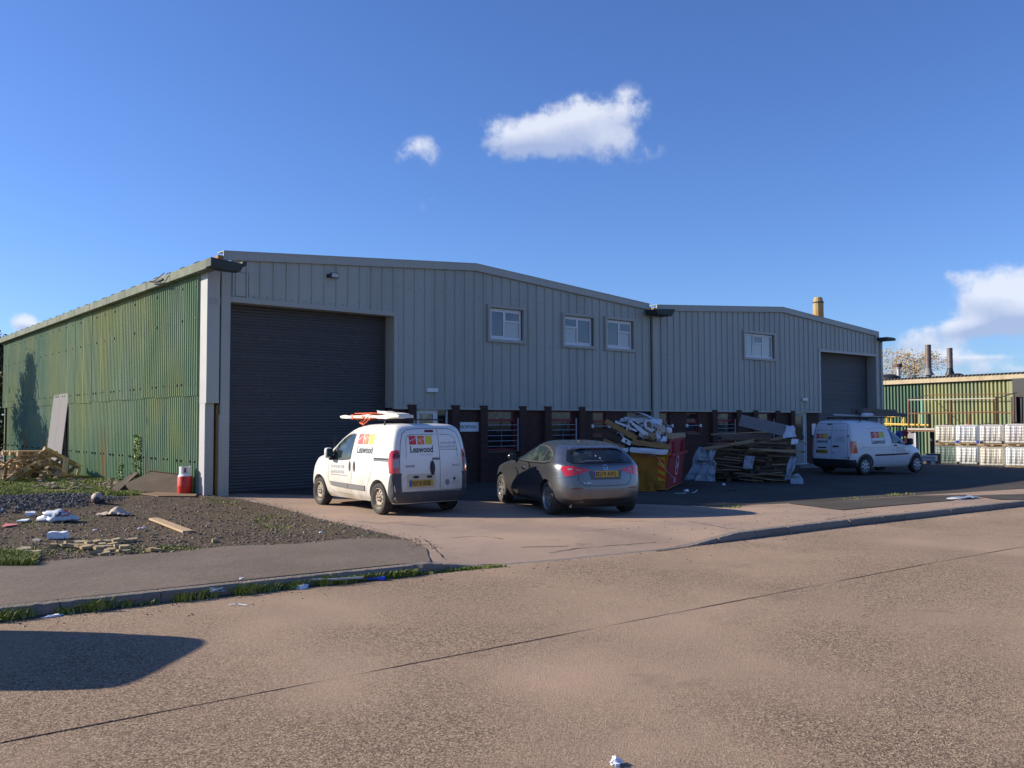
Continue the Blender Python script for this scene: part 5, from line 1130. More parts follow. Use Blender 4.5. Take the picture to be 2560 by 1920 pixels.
q=GH(163,1200); t=tag(MB().cbox((0,0,0),(.13,.5,.03)).build('pale_board',m_woodp,bevel=.003),'short pale board leaning at the right end of the pallet heap','board'); t.location=(q.x,q.y,q.z+.42); t.rotation_euler=(.95,.1,-.2)
q=GH(152,1197); o=MB().lathe([(0,-.14),(.13,-.14),(.135,0),(.13,.14),(0,.14)],16).build('log_slice',m_woodp,smooth=True,ang=40); o.location=(q.x,q.y,q.z+.11); o.rotation_euler=(R_(80),0,R_(-50)); tag(o,'round pale log end lying in the grass before the pallet heap','log')
m_woodk=mat('mixed_old_batten',(.42,.30,.17),.85,layers=[n_(t='rand',lo=0,hi=1,c=(.16,.11,.07),a=1)])
for k in range(46):
    px=random.uniform(2,165); top=.95 if px<125 else .5; q=GH(px,random.uniform(1188,1206)); o=link('loose_batten',MB().cbox((0,0,0),(random.uniform(.25,1.0),random.choice((.05,.07,.09)),.022)).mesh('loose_batten',m_woodk),loc=(q.x,q.y,q.z+random.uniform(.03,top*.8)),rot=(random.uniform(-.6,.6),random.uniform(-.7,.7),random.uniform(0,3)))
    tag(o,'loose wooden batten tumbled off the pallet heap by the green wall','batten','loose battens around the pallet heap')
# ---------------- wood and plastic heap by the far unit ----------------
hc=Vector(((G(1745,1200).x+G(2010,1205).x)/2,(G(1745,1200).y+G(2010,1205).y)/2,0)); hz=zyard(hc.x,hc.y)
ang=math.atan2((G(2010,1212)-G(1745,1205)).y,(G(2010,1212)-G(1745,1205)).x)
HX=Vector((math.cos(ang),math.sin(ang),0)); HY=Vector((-math.sin(ang),math.cos(ang),0))
def hp_(u,v,z): q=hc+HX*u+HY*v; return Vector((q.x,q.y,hz+z))
rp=random.Random(11)
lv=0
names=['bottom','second','third','fourth','fifth','sixth','seventh','top']
for col,(u0,cn) in enumerate(((-.62,'left'),(.66,'right'))):
    z=0.0
    for k in range(8 if col else 7):
        pallet('dark pallet, %s from the ground in the %s stack of the wood heap'%(['lowest','second','third','fourth','fifth','sixth','seventh','eighth'][k],cn),'pallet',hp_(u0+rp.uniform(-.08,.08),.1+rp.uniform(-.1,.1),z),(rp.uniform(-.04,.04),rp.uniform(-.05,.05),ang+rp.uniform(-.12,.12)),m=m_woodd,key='d',broken=.25,seed=k+20*col)
        z+=.152+rp.uniform(.0,.03)
def hobj(name,mb,m,u,v,z,rot,label,cat,group=None,smooth=False):
    o=mb.build(name,m,smooth=smooth,ang=30 if smooth else None); o.location=hp_(u,v,z); o.rotation_euler=(rot[0],rot[1],ang+rot[2]); return tag(o,label,cat,group)
hobj('timber_beam',slab(1.55,.16,.10,6,seed=2),m_wood,-.62,-.62,1.14,(0,-.17,0),'long brown beam slanting up to the right on the front of the wood heap','beam')
hobj('plank',slab(1.5,.14,.08,6,seed=3),m_wood,.75,-.62,.98,(0,.05,0),'thick plank lying level across the right front of the wood heap','plank')
hobj('plank',slab(1.35,.2,.06,6,seed=4),m_wood,.5,-.3,1.27,(.2,-.22,0),'wide plank rising to the right under the white bag on the wood heap','plank')
hobj('board',slab(1.5,.5,.04,6,seed=5),m_ply,-.1,-.2,1.38,(.3,-.02,.05),'wide brown board lying under the grooved decking on the wood heap','board')
hobj('plank',slab(1.7,.12,.035,6,seed=6),m_wood,-.3,-.45,1.50,(0,-.05,0),'thin plank lying high on the left of the wood heap','plank')
hobj('plank',slab(.75,.10,.03,6,seed=7),m_wood,1.35,-.3,1.32,(0,.45,.1),'short thin plank sloping down at the right end of the wood heap','plank')
t=thing('decking_panel','grey grooved decking panel tilted on top of the wood heap','decking',hp_(.42,-.30,1.73),rot=(1.05,.24,ang+.0))
for k in range(5): MB().box(-.72,-.20+k*.082,-.012,.72,-.20+k*.082+.074,.012).build('decking_board',mat('grey_decking',(.20,.185,.18),.85) if k==0 else MATS['grey_decking'],t,bevel=.003)
for k in range(26):
    L=rp.uniform(.5,1.5); hobj('loose_batten',slab(L,.07,.02,3,seed=k),m_wood if k%3 else m_woodd,rp.uniform(-1.0,1.2),-.60+rp.uniform(-.1,.06),rp.uniform(.06,1.2),(rp.uniform(-.5,.5),rp.uniform(-.13,.13),rp.uniform(-.1,.1)),'thin batten sticking out of the front of the wood heap','batten','battens in the wood heap')
def drape(pts,nu,nv,amp,seed):
    """crumpled sheet between four corner points"""
    a,b,c,d=[Vector(p) for p in pts]; mb=MB(); vs=[]
    for j in range(nv+1):
        for i in range(nu+1):
            u,v=i/nu,j/nv; p=a*(1-u)*(1-v)+b*u*(1-v)+c*u*v+d*(1-u)*v; e=math.sin(math.pi*u)*math.sin(math.pi*v)**.3
            q=Vector((u*2.2+seed,v*1.5,seed*3.1)); n=mnoise.noise(q*1.3)+.35*mnoise.noise(q*3.1+Vector((0,u*3,0)))-.25*abs(mnoise.noise(Vector((u*7+v*3,v*1.5,seed))))
            n2=mnoise.noise(q*1.4+Vector((9,3,1)))
            nn=(b-a).cross(d-a).normalized(); vs.append(p+nn*(n*amp+mnoise.noise(Vector((u*11,v*9,seed)))*amp*.35)+(b-a).normalized()*n2*amp*.8)
    mb.add(vs,[(j*(nu+1)+i,j*(nu+1)+i+1,(j+1)*(nu+1)+i+1,(j+1)*(nu+1)+i) for j in range(nv) for i in range(nu)]); return mb
def dsheet(name,m,pts,amp,seed,label,cat,nu=18,nv=18):
    mb=drape(pts,nu,nv,amp,seed); c=Vector(pts[0]); mb.v=[tuple(Vector(v)-c) for v in mb.v]; o=mb.build(name,m,smooth=True); o.location=c
    s=o.modifiers.new('s','SOLIDIFY'); s.thickness=.006; return tag(o,label,cat)
dsheet('plastic_film',m_film,[hp_(-1.95,-.55,.0),hp_(-1.15,-.70,.02),hp_(-.95,-.62,1.02),hp_(-1.45,-.5,1.08)],.16,2,'large pale plastic film hanging down the left end of the wood heap','plastic film')
dsheet('plastic_film',m_film,[hp_(-1.62,-.75,.01),hp_(-1.0,-.8,.01),hp_(-.95,-.72,.6),hp_(-1.3,-.6,.75)],.13,5,'lower crumpled plastic film bulging on the ground at the left end of the wood heap','plastic film')
dsheet('plastic_film',m_film,[hp_(1.0,-.75,.1),hp_(1.15,-.78,.12),hp_(1.42,-.6,.78),hp_(1.2,-.6,.8)],.07,7,'twisted plastic strip hanging at the right end of the wood heap','plastic film')
dsheet('plastic_film',m_film,[hp_(1.2,-.9,.0),hp_(1.6,-.85,.0),hp_(1.45,-.6,.30),hp_(1.22,-.62,.26)],.06,8,'crumpled plastic on the ground at the right foot of the wood heap','plastic film')
dsheet('plastic_film',m_film,[hp_(-.22,-.72,.42),hp_(.1,-.73,.42),hp_(.16,-.7,.8),hp_(-.1,-.7,.82)],.05,9,'torn plastic film hanging in the middle of the wood heap','plastic film')
dsheet('white_bag',m_poly,[hp_(.98,-.5,1.36),hp_(1.38,-.45,1.40),hp_(1.30,-.2,1.72),hp_(1.08,-.3,1.74)],.07,12,'white crumpled bag on top of the wood heap at its right end','bag')
dsheet('torn_paper',m_white,[hp_(1.2,-.66,1.16),hp_(1.42,-.62,1.2),hp_(1.42,-.5,1.32),hp_(1.25,-.55,1.34)],.05,13,'small torn white paper below the white bag on the wood heap','paper')
# ---------------- the skip ----------------
cA=G(1667,1229); cB=G(1703,1212); vdir=Vector((cB.x-cA.x,cB.y-cA.y,0)).normalized(); udir=Vector((-vdir.y,vdir.x,0))
t=thing('skip','full builder\'s skip with ochre front, hazard stripes and dark red side','skip',(cA.x,cA.y,zyard(cA.x,cA.y)))
Ms=Matrix((vdir,udir,Vector((0,0,1)))).transposed().to_4x4(); t.matrix_world=Matrix.Translation(t.location)@Ms
m_sred=mat('dark_red_skip_paint',(.32,.016,.028),.5,coord='obj',layers=[n_(k=3,d=6,lo=.45,hi=.7,c=(.15,.012,.02),a=.7)]); m_soch=mat('ochre_skip_paint',(.42,.16,.012),.55,coord='obj',layers=[n_(k=3,d=6,lo=.45,hi=.7,c=(.18,.085,.01),a=.7)])
SL,SW,SH=2.9,1.5,1.36
def quadbox(pts,th,nrm): 
    a=[Vector(p) for p in pts]; b=[p+Vector(nrm)*th for p in a]; n=len(a); return MB().add(a+b,[tuple(range(n)),tuple(range(2*n-1,n-1,-1))]+[(i,(i+1)%n,n+(i+1)%n,n+i) for i in range(n)])
# local: x = along the red side away from the camera, y = across to the left, z up; side y=0 is red, end x=0 is ochre
quadbox([(0,.0,.06),(SL,0,.06),(SL+.05,-.10,.98),(SL+.0,-.10,SH),(.10,-.10,SH),(-.02,-.10,.98)],.05,(0,1,0)).build('red_side_panel',m_sred,t,fixn=True,bevel=.006)
quadbox([(0,SW,.06),(SL,SW,.06),(SL+.05,SW+.08,.98),(SL,SW+.08,SH-.3),(.0,SW+.08,SH-.3),(-.05,SW+.08,.98)],.05,(0,-1,0)).build('far_side_panel',m_sred,t,fixn=True)
quadbox([(0,.03,.08),(0,SW-.03,.08),(-.10,SW+.05,.98),(-.10,-.07,.98)],.05,(1,0,0)).build('ochre_end_panel',m_soch,t,fixn=True,bevel=.006); quadbox([(SL,.03,.08),(SL,SW-.03,.08),(SL+.2,SW+.05,1.0),(SL+.2,-.07,1.0)],.05,(-1,0,0)).build('rear_end_panel',m_soch,t,fixn=True)
MB().box(-.14,-.12,.93,-.06,SW+.1,1.02).build('end_rim',m_soch,t,bevel=.01); MB().box(-.05,-.17,.90,SL+.1,-.10,.98).build('side_rim',m_sred,t,bevel=.01); MB().box(.08,-.13,SH,SL+.02,.04,SH+.14).build('timber_on_rim',m_wood,t,bevel=.01)
MB().box(0,0,.04,SL,SW,.10).build('floor_plate',m_soch,t)
for x in (.35,SL-.75):
    for dx in (0,.28): MB().box(x+dx,-.15,1.0,x+dx+.07,-.09,SH-.06).build('lifting_lug_plate',m_sred,t,bevel=.006)
    MB().box(x+.07,-.105,1.03,x+.28,-.10,SH-.08).build('lug_recess',m_blk,t)
MB().box(-.13,.25,.0,-.02,SW-.2,.035).build('foot_rail',m_soch,t,bevel=.005)
for y in (.32,.82): MB().box(-.12,y,.03,.0,y+.13,.20).build('foot_bracket',m_soch,t,bevel=.008)
m_hy=mat('hazard_yellow',(.55,.38,.02),.5); m_ho=mat('hazard_orange',(.75,.06,.01),.5)
def endpt(y,z,off=-.006): x=-.10*(z-.08)/.9; return (x+off,y,z)
hzp=MB(); hzp.add([endpt(.04,.28),endpt(.22,.28),endpt(.20,.90),endpt(.02,.90)],[(0,1,2,3)]); hp0=hzp.build('hazard_marker',m_hy,t)
for k in range(3):
    z=.30+k*.2; hz_=MB(); hz_.add([endpt(.04,z,-.009),endpt(.22,z+.10,-.009),endpt(.21,z+.20,-.009),endpt(.04,z+.10,-.009)],[(0,1,2,3)]); hz_.build('hazard_stripe',m_ho,hp0)
def sidept(a,b,off=.004): f=-.10*(b-.06)/.92; return (a,f-off,b)
ring=MB(); n=40; cx,cz=1.55,.62
ring.add([sidept(cx+r*1.15*math.cos(2*math.pi*k/n),cz+r*math.sin(2*math.pi*k/n)) for r in (.27,.225) for k in range(n)],[(k,(k+1)%n,n+(k+1)%n,n+k) for k in range(n)]); lg=ring.build('round_logo',m_white,t)
tv,tf=text2d('GNW',.26,.004,.78); mb=MB(); mb.add([sidept(cx-.25+a,cz-.10+b,.007) for a,b in tv],tf); mb.build('logo_letters',m_white,lg)
tv,tf=text2d('881755',.17,.004,.85); mb=MB(); mb.add([sidept(1.10+a,.16+b,.006) for a,b in tv],tf); mb.build('phone_digits',m_white,t)
# contents of the skip
SM=t.matrix_world.copy()
def sobj(name,mb,m,x,y,z,rot,label,cat,group=None,smooth=False,bevel=0):
    o=mb.build(name,m,smooth=smooth,ang=30 if smooth else None,bevel=bevel); from mathutils import Euler; o.matrix_world=SM@Matrix.Translation((x,y,z))@Euler(rot).to_matrix().to_4x4(); return tag(o,label,cat,group)
def beamx(L,w,h,s=1): return crumple(slab(L,w,h,6,seed=s),.004,s)
# here y is across (left in view), x away from the camera
m_ob=mat('yellow_brown_board',(.30,.17,.065),.8,layers=[n_(k=7,d=5,lo=.4,hi=.7,c=(.30,.17,.06),a=.7)])
def yb(L,w,h,s): mb=beamx(L,w,h,s); mb.v=[(b,a,c) for a,b,c in mb.v]; return mb
sobj('insulation_board',yb(.95,.32,.13,1),m_ob,.05,1.18,1.60,(.50,.05,.0),'thick yellow brown board slanting down to the right on top of the skip load','board')
sobj('insulation_board',yb(.95,.4,.13,2),m_ob,-.02,.38,1.22,(.13,.05,0),'yellow brown board lying over the front edge of the skip','board')
sobj('insulation_board',yb(.6,.4,.13,3),m_ob,.1,1.38,1.22,(.35,0,0),'ochre board low on the left of the skip load, behind the car roof','board')
sobj('plywood_box',yb(.7,.35,.16,4),m_plyd,.05,1.35,1.40,(.42,0,0),'dark brown box between the two slanting boards in the skip','box')
sobj('plastic_beam',yb(.95,.4,.13,5),m_sign,-.12,.42,1.06,(.06,0,0),'long white panel lying on the front rim of the skip','panel')
sobj('door_slab',yb(.75,.5,.10,6),m_sign,-.10,1.32,1.06,(-.06,0,0),'white door panel lying on the rim left of the long white panel','panel')
sobj('dark_strap',MB().box(-.16,.94,.86,-.13,.985,1.14),m_blk,0,0,0,(0,0,0),'short dark strap hanging over the ochre end of the skip between the white panels','strap')
sobj('white_block',MB().cbox((0,0,0),(.2,.26,.12)),m_white,-.02,1.05,1.30,(.5,0,.3),'small bright white block between the two yellow brown boards in the skip','block',bevel=.004)
def blob(r,sq,amp,seed,n=10):
    rr=random.Random(seed); mb=MB(); bm=bmesh.new(); bmesh.ops.create_icosphere(bm,subdivisions=3,radius=1)
    mb.v=[tuple(Vector((v.co.x*r*sq[0],v.co.y*r*sq[1],v.co.z*r*sq[2]))*(1+amp*(mnoise.noise(v.co*1.7+Vector((seed,0,0)))*1.6+.6*mnoise.noise(v.co*4+Vector((seed,2,0)))))) for v in bm.verts]
    mb.f=[tuple(v.index for v in f.verts) for f in bm.faces]; mb.m=[0]*len(mb.f); bm.free(); return mb
for k,(x,y,z,r,sq,m,lab,cat) in enumerate((
 (.35,.80,1.86,.26,(1,1.5,.5),m_poly,'big crumpled pale blue plastic sheet heaped at the peak of the skip load','plastic sheet'),
 (.25,.35,1.72,.20,(1,1.2,.8),m_poly,'white plastic bag hanging at the upper right of the skip load','bag'),
 (.2,.98,1.66,.15,(1,1,.8),m_film,'grey bag beside the upper slanting board in the skip','bag'),
 (.05,.40,1.43,.15,(1,1.1,.95),m_wood,'round brown bundle right of the middle of the skip load','bundle'),
 (.3,-.02,1.58,.09,(1,1,1),m_white,'round white tub on the right edge of the skip load','tub'),
 (.1,.62,1.47,.10,(1,.9,1.3),m_white,'upright white container left of the brown bundle in the skip','container'),
 (.15,.16,1.55,.13,(1,.8,1.3),m_cloth,'pinkish cardboard roll at the right of the skip load','cardboard'),
 (.2,.15,1.30,.16,(1,1,.8),m_film,'grey blue film bag low at the right of the skip load','bag'),
 (.1,.22,1.45,.12,(.8,.7,1.3),m_poly,'twisted pale cloth hanging beside the brown bundle in the skip','cloth'),
 (.4,1.25,1.70,.15,(1,1.2,.7),m_plyd,'dark lump behind the top of the slanting board in the skip','bag'),
 (.0,1.18,1.22,.10,(1,1.3,.7),mat('blue_grey_scrap',(.08,.11,.2),.5),'blue scrap under the dark box in the skip','scrap'))):
    sobj('rubbish_lump' if cat in('bundle','scrap') else cat.replace(' ','_'),blob(r,sq,.35,k*3.3),m,x,y,z,(0,0,k),lab,cat,smooth=True)
sobj('rolled_sheet',MB().add(*(lambda pts:([(a,b,c) for a in (-.35,.35) for b,c in pts],[(i,i+1,len(pts)+i+1,len(pts)+i) for i in range(len(pts)-1)]))([( .62*(i/14)-.31,.07*math.sin(i/14*3)+.12*(i/14)) for i in range(15)])),m_poly,.2,.72,1.92,(0,0,0),'curved pale sheet arching over the peak of the skip load','sheet',smooth=True)
sobj('white_triangle_offcut',MB().prism([(0,0),(.62,-.42),(.5,-.5),(.1,-.15)],.02,Matrix(((0,0,1,0),(-1,0,0,0),(0,1,0,0),(0,0,0,1)))),m_sign,-.04,.98,1.88,(0,0,0),'white wedge shaped offcut pointing down right in the skip load','offcut')
sobj('window_profile',yb(.62,.05,.05,7),m_sign,.0,1.05,1.70,(.42,0,0),'narrow white profile lying along the upper slanting board in the skip','profile')
sobj('window_profile',yb(.5,.05,.04,8),m_sign,.5,1.05,1.88,(.0,0,0),'thin white strip sticking out level behind the skip load','profile')
sobj('washbasin',MB().lathe([(.0,.0),(.1,.01),(.16,.06),(.18,.12),(.165,.12),(.14,.07),(.0,.03)],18),m_white,.02,.52,1.66,(.9,-.7,0),'white round washbasin lying on its side in the skip','basin',smooth=True)
for k,pts in enumerate(([(-.12,.35,.98),(-.2,.2,.9),(-.15,-.02,.55),(.3,-.12,.35),(.6,-.1,.36)],[(.3,.1,1.85),(.2,-.05,1.68),(.25,-.12,1.45)],[(-.13,.5,.94),(-.2,.35,.92),(-.16,.2,.99)])):
    o=MB().tube([SM@Vector(p) for p in pts],.007,5).build('loose_wire',m_bar); tag(o,['thin wire hanging down the dark red side of the skip','thin white wire bent over the timber on the skip rim','short pale wire over the ochre end of the skip'][k],'wire')
# fill: uncountable small rubbish
mb=MB(); rr=random.Random(4); cols=[m_sign,m_white,m_plyd,m_ob,m_blk,MATS['blue_grey_scrap'],m_sign,m_poly]
for k in range(1100):
    x,y=rr.uniform(.0,SL),rr.uniform(.02,SW); top=1.06+.80*max(0,1-((y-.75)/.95)**2)*max(0,1-((x-.5)/2.2)**2)
    z=rr.uniform(top-.22,top); s=rr.uniform(.04,.17); mb.cbox(SM@Vector((x,y,z)),(s,s*rr.uniform(.3,1.2),s*rr.uniform(.08,.6)),(rr.uniform(0,6),rr.uniform(0,6),rr.uniform(0,6)),rr.randrange(8))
mb.cbox(SM@Vector((SL/2,SW/2,.75)),(.6,.6,.6)); o=mb.build('mixed_rubbish',cols); o['label']='mixed small building rubbish filling the skip'; stuff(o)
# ---------------- dirt yard objects ----------------
def put(o,px,py,dz=0,rz=0,rx=0,ry=0,fn=None):
    p=G(px,py,fn or zd); o.location=(p.x,p.y,p.z+dz); o.rotation_euler=(rx,ry,rz); return o
CR=YAW  # rotation that turns local x to the right in view is -CR
# gas bottle
p=G(462,1237,zd); t=thing('gas_bottle','red gas bottle with white shroud standing by the grey corner of the green wall','gas bottle',(p.x,p.y,p.z),-.3)
MB().lathe([(0,0),(.15,0),(.155,.02),(.155,.02)],20).build('foot_ring',m_red,t,smooth=True,ang=40); MB().lathe([(.15,.02),(.165,.05),(.168,.20),(.172,.215),(.168,.23),(.168,.42),(.158,.44)],28).build('cylinder_body',m_red,t,smooth=True,ang=50)
MB().lathe([(.158,.44),(.13,.485),(.06,.51),(0,.515)],24).build('white_shoulder',m_sign,t,smooth=True)
mb=MB(); n=28
for k in range(n):
    if k in (20,21,22): continue
    a,b=2*math.pi*k/n,2*math.pi*(k+1)/n
    for r in (.13,.122): mb.add([(r*math.cos(a),r*math.sin(a),.48),(r*math.cos(b),r*math.sin(b),.48),(r*math.cos(b),r*math.sin(b),.66),(r*math.cos(a),r*math.sin(a),.66)],[(0,1,2,3)])
    mb.add([(.13*math.cos(a),.13*math.sin(a),.66),(.13*math.cos(b),.13*math.sin(b),.66),(.122*math.cos(b),.122*math.sin(b),.66),(.122*math.cos(a),.122*math.sin(a),.66)],[(0,1,2,3)])
mb.build('valve_shroud',m_sign,t); MB().lathe([(.025,.50),(.025,.6),(.04,.6),(.04,.63),(0,.63)],10).build('valve',m_dock,t)
# big dark boards in a tent shape, and flat plywood
def tri_board(px,zs,th,m,name,label,off=0,cat='board'):
    P=[]
    for (x,y),z in zip(px,zs): q=G(x,y,zd); P.append(Vector((q.x,q.y,q.z+z)))
    c=P[0].copy(); a=[p-c for p in P]; nn=(a[1]-a[0]).cross(a[-1]-a[0]).normalized()*th; n=len(a)
    o=MB().add([*a,*[p+nn for p in a]],[tuple(range(n)),tuple(range(2*n-1,n-1,-1))]+[(i,(i+1)%n,n+(i+1)%n,n+i) for i in range(n)]).build(name,m,fixn=True); o.location=c; return tag(o,label,cat)
tri_board([(283,1228),(350,1231),(452,1236),(452,1231),(378,1226)],[.03,.0,.02,.40,.45],.02,m_plyd,'dark_board','large dark board propped up like a tent left of the red gas bottle')
tri_board([(335,1228),(378,1225),(452,1230),(446,1218),(372,1212)],[.20,.47,.42,.30,.28],.02,m_ply,'brown_board','brown sheet lying on top of the dark board left of the red gas bottle')
tri_board([(280,1228),(300,1232),(345,1216),(335,1211)],[.03,.03,.3,.3],.05,m_plyd,'dark_plank','dark plank end jutting left from the propped dark board')
def shape_on(name,label,cat,poly,z,m,off=0):
    P=[G(x,y) for x,y in poly]; c=P[0].copy(); n=len(P); a=[Vector((p.x-c.x,p.y-c.y,0)) for p in P]; up=Vector((0,0,z))
    o=MB().add([*a,*[p+up for p in a]],[tuple(range(n)),tuple(range(2*n-1,n-1,-1))]+[(i,(i+1)%n,n+(i+1)%n,n+i) for i in range(n)]).build(name,m,fixn=True); zz=max(zd(p.x,p.y) for p in P); o.location=(c.x,c.y,zz+off); return tag(o,label,cat)
shape_on('plywood_sheet','flat brown plywood sheet on the dirt before the red gas bottle','board',[(350,1240),(395,1247),(488,1248),(492,1242),(440,1238),(395,1237)],.02,m_ply)
shape_on('plywood_sheet','flat brown plywood strip behind the old football','board',[(240,1236),(252,1241),(312,1240),(290,1233),(258,1232)],.02,m_ply)
shape_on('white_rag','white rag lying on the propped dark board','rag',[(397,1209),(402,1214),(410,1213),(408,1203),(402,1197)],.01,m_foam,.26)
shape_on('thin_board','thin board lying flat in the grass before the pallet heap','board',[(70,1232),(175,1231),(175,1233.5),(70,1235)],.02,m_wood)
# old football
p=G(244,1259,zd); o=blob(.125,(1,1,1),.03,3).build('football',mat('old_football_skin',(.42,.33,.24),.7,coord='obj',layers=[n_(t='vor',k=9,cell=1,lo=.55,hi=.56,c=(.10,.03,.03),a=.8),n_(t='vor',k=9,s=(1,1,1,3,1,1),cell=1,lo=.7,hi=.71,c=(.03,.035,.07),a=.9)]),smooth=True); o.location=(p.x,p.y,p.z+.11); tag(o,'worn dirty football lying on the gravel heap','ball')
# rubbish bag, foam block, cloth, plank and other litter
p=G(143,1306,zd); t=thing('rubbish_bag','half filled pale blue plastic rubbish bag on the dirt below the football','bag',(p.x,p.y,p.z+.10),-.7)
blob(.225,(1.15,.72,.50),.45,5.5).build('bag_body',m_poly,t,smooth=True)
for k in range(4): MB().cbox((.20,-.10-.0*k,.03+.028*k),(.10,.02,.014),(0,.1,.2)).build('red_print',m_red,t)
o=blob(.09,(1.2,.7,.5),.4,2).build('dark_rag',MATS['blue_grey_scrap'],smooth=True); o.location=(p.x+.03,p.y-.17,p.z+.16); tag(o,'dark blue rag on the rubbish bag','rag')
o=crumple(slab(.27,.13,.10,4,seed=2),.003,2).build('foam_block',m_foam,bevel=.006); put(o,145,1347,.055,rz=-.52); tag(o,'white foam block lying on the dirt above the sandstone pieces','block')
o=slab(.16,.08,.07,3,seed=3).build('foam_block',m_foam); put(o,76,1290,.04,rz=-.3,rx=.2); tag(o,'small white foam block left of the rubbish bag','block')
o=slab(.05,.06,.03,2).build('foam_block',m_foam); put(o,3,1277,.02); tag(o,'tiny white foam piece at the left edge on the gravel','block')
o=drape([(0,0,0),(.55,.0,0),(.55,.3,0),(0,.3,0)],20,12,.09,4); o.v=[(x,y,abs(z)+.02+.12*math.exp(-((x-.30)/.12)**2-((y-.15)/.12)**2)) for x,y,z in o.v]; o=o.build('cloth',m_cloth,smooth=True); put(o,240,1292,.0,rz=-.75); tag(o,'beige dusty cloth crumpled right of the rubbish bag','cloth')
P1,P2=G(384,1306),G(470,1340); L=(P2-P1).length; mid=(P1+P2)/2
o=slab(L,.16,.035,8,seed=3,amp=.002).build('pine_plank',m_woodp,bevel=.003); o.location=(mid.x,mid.y,max(zd(P1.x,P1.y),zd(P2.x,P2.y),zd(mid.x,mid.y))+.018); o.rotation_euler=(0,0,math.atan2(P2.y-P1.y,P2.x-P1.x)); tag(o,'pale pine plank lying alone on the bare dirt','plank')
shape_on('pink_sheet','flat pink plastic piece at the far left on the dirt','plastic',[(5,1323),(14,1324),(42,1320),(45,1317),(14,1316)],.01,mat('pink_plastic',(.55,.16,.16),.6),.01)
shape_on('white_scrap','flat white scrap left of the rubbish bag','scrap',[(40,1312),(66,1312),(75,1306),(55,1308)],.02,m_foam,.01)
shape_on('slate_piece','flat grey slate piece below the foam block','slate',[(80,1357),(98,1359),(104,1356),(90,1353)],.02,m_greysheet,.0)
for k,(x,y) in enumerate(((350,1324),(360,1322),(238,1328),(802,1334),(800,1334))): 
    if k==4: continue
    o=blob(.026,(1.3,.8,.5),.3,k).build('white_scrap',m_foam,smooth=True); put(o,x,y,.02); tag(o,['crushed white cup between the foam block and the pine plank','small grey wrapper beside the crushed cup','tiny pale stone right of the foam block','round white lid on the dirt toward the crossing'][k],'scrap')
o=MB().cbox((0,0,0),(.07,.05,.05)).build('brick_fragment',m_flag,bevel=.004); put(o,536,1356,.025); tag(o,'small square sandstone lump near the pavement edge','stone')
rr=random.Random(8)
def shard(r,h,seed):
    q=random.Random(seed); n=q.choice((4,5,5,6)); a0=q.uniform(0,6); return MB().prism([(r*q.uniform(.7,1.15)*math.cos(a0+2*math.pi*k/n),r*q.uniform(.6,1.0)*math.sin(a0+2*math.pi*k/n)) for k in range(n)],h).mesh('sandstone_piece',m_flag)
sh=[shard(rr.uniform(.07,.13),rr.uniform(.025,.05),k) for k in range(8)]
spots=[(160,1368),(172,1362),(186,1366),(196,1360),(205,1372),(216,1376),(222,1364),(232,1370),(240,1360),(246,1378),(255,1366),(262,1372),(275,1378),(283,1366),(292,1372),(300,1380),(312,1376),(322,1356),(336,1354),(258,1386),(236,1386),(206,1358),(178,1372),(268,1360),(290,1360),(380,1378),(392,1380),(70,1382),(90,1386),(60,1378),(132,1370),(316,1384)]
for k,(x,y) in enumerate(spots):
    o=link('sandstone_piece',sh[k%8]); put(o,x,y,.0+rr.uniform(0,.03),rz=rr.uniform(0,6),rx=rr.uniform(-.12,.12),ry=rr.uniform(-.12,.12)); tag(o,'broken piece of yellow sandstone flag lying by the pavement edge','stone','broken sandstone pieces beside the pavement')
# gutter litter along the kerb
def litter(name,label,px,py,mb,m,rz=0,dz=.01,smooth=True,fn=None):
    o=mb.build(name,m,smooth=smooth,ang=35); put(o,px,py,dz,rz,fn=fn or (lambda x,y:zroad(x,y) if y<yk(x) else zyard(x,y))); return tag(o,label,'litter')
litter('silver_wrapper','crumpled silver wrapper at the foot of the kerb',752,1471,blob(.07,(1.3,.6,.35),.6,3),m_foam)
litter('silver_wrapper','small silver wrapper by the kerb left of the blue plastic piece',868,1455,blob(.045,(1.3,.6,.4),.6,6),m_foam)
litter('blue_plastic_piece','bright blue plastic strip lying on the road beside the kerb grass',925,1452,slab(.34,.05,.022,8,amp=.004,prof=lambda t:(.8+.5*(t>.85),1+.6*(t>.8))),m_blue,rz=-.55,dz=.025)
litter('plastic_wrapper','pale plastic wrapper in the grass at the foot of the kerb',540,1486,blob(.07,(1.4,.5,.4),.6,9),m_film,dz=.04)
litter('paper_scrap','white paper scrap in the gutter at the lower left',134,1542,blob(.05,(1.5,.5,.2),.6,12),m_foam)
litter('white_cable_tie','bent white plastic strip lying on the road near the kerb',593,1515,MB().tube([(-.09,0,0),(-.02,.0,.012),(0,.02,.005),(.10,-.01,0)],.006,5),m_white,rz=-.7)
litter('white_scrap','small white block on top of the kerb',604,1449,MB().cbox((0,0,0),(.04,.025,.02)),m_foam,rz=.2)
litter('tissue','crumpled white tissue on the road at the bottom of the view',1540,1914,blob(.028,(1.1,.9,.7),.7,15),m_foam,dz=.02)
litter('twig','thin dry twig on the road in the right foreground',2160,1542,MB().tube([(-.06,0,0),(.06,.01,.004)],.003,5),m_wood)
litter('white_cup','crushed white cup with straws on the ground in front of the skip',1715,1232,MB().lathe([(.03,-.07),(.04,.07),(0,.07)],12,axis='x'),m_foam,dz=.05)
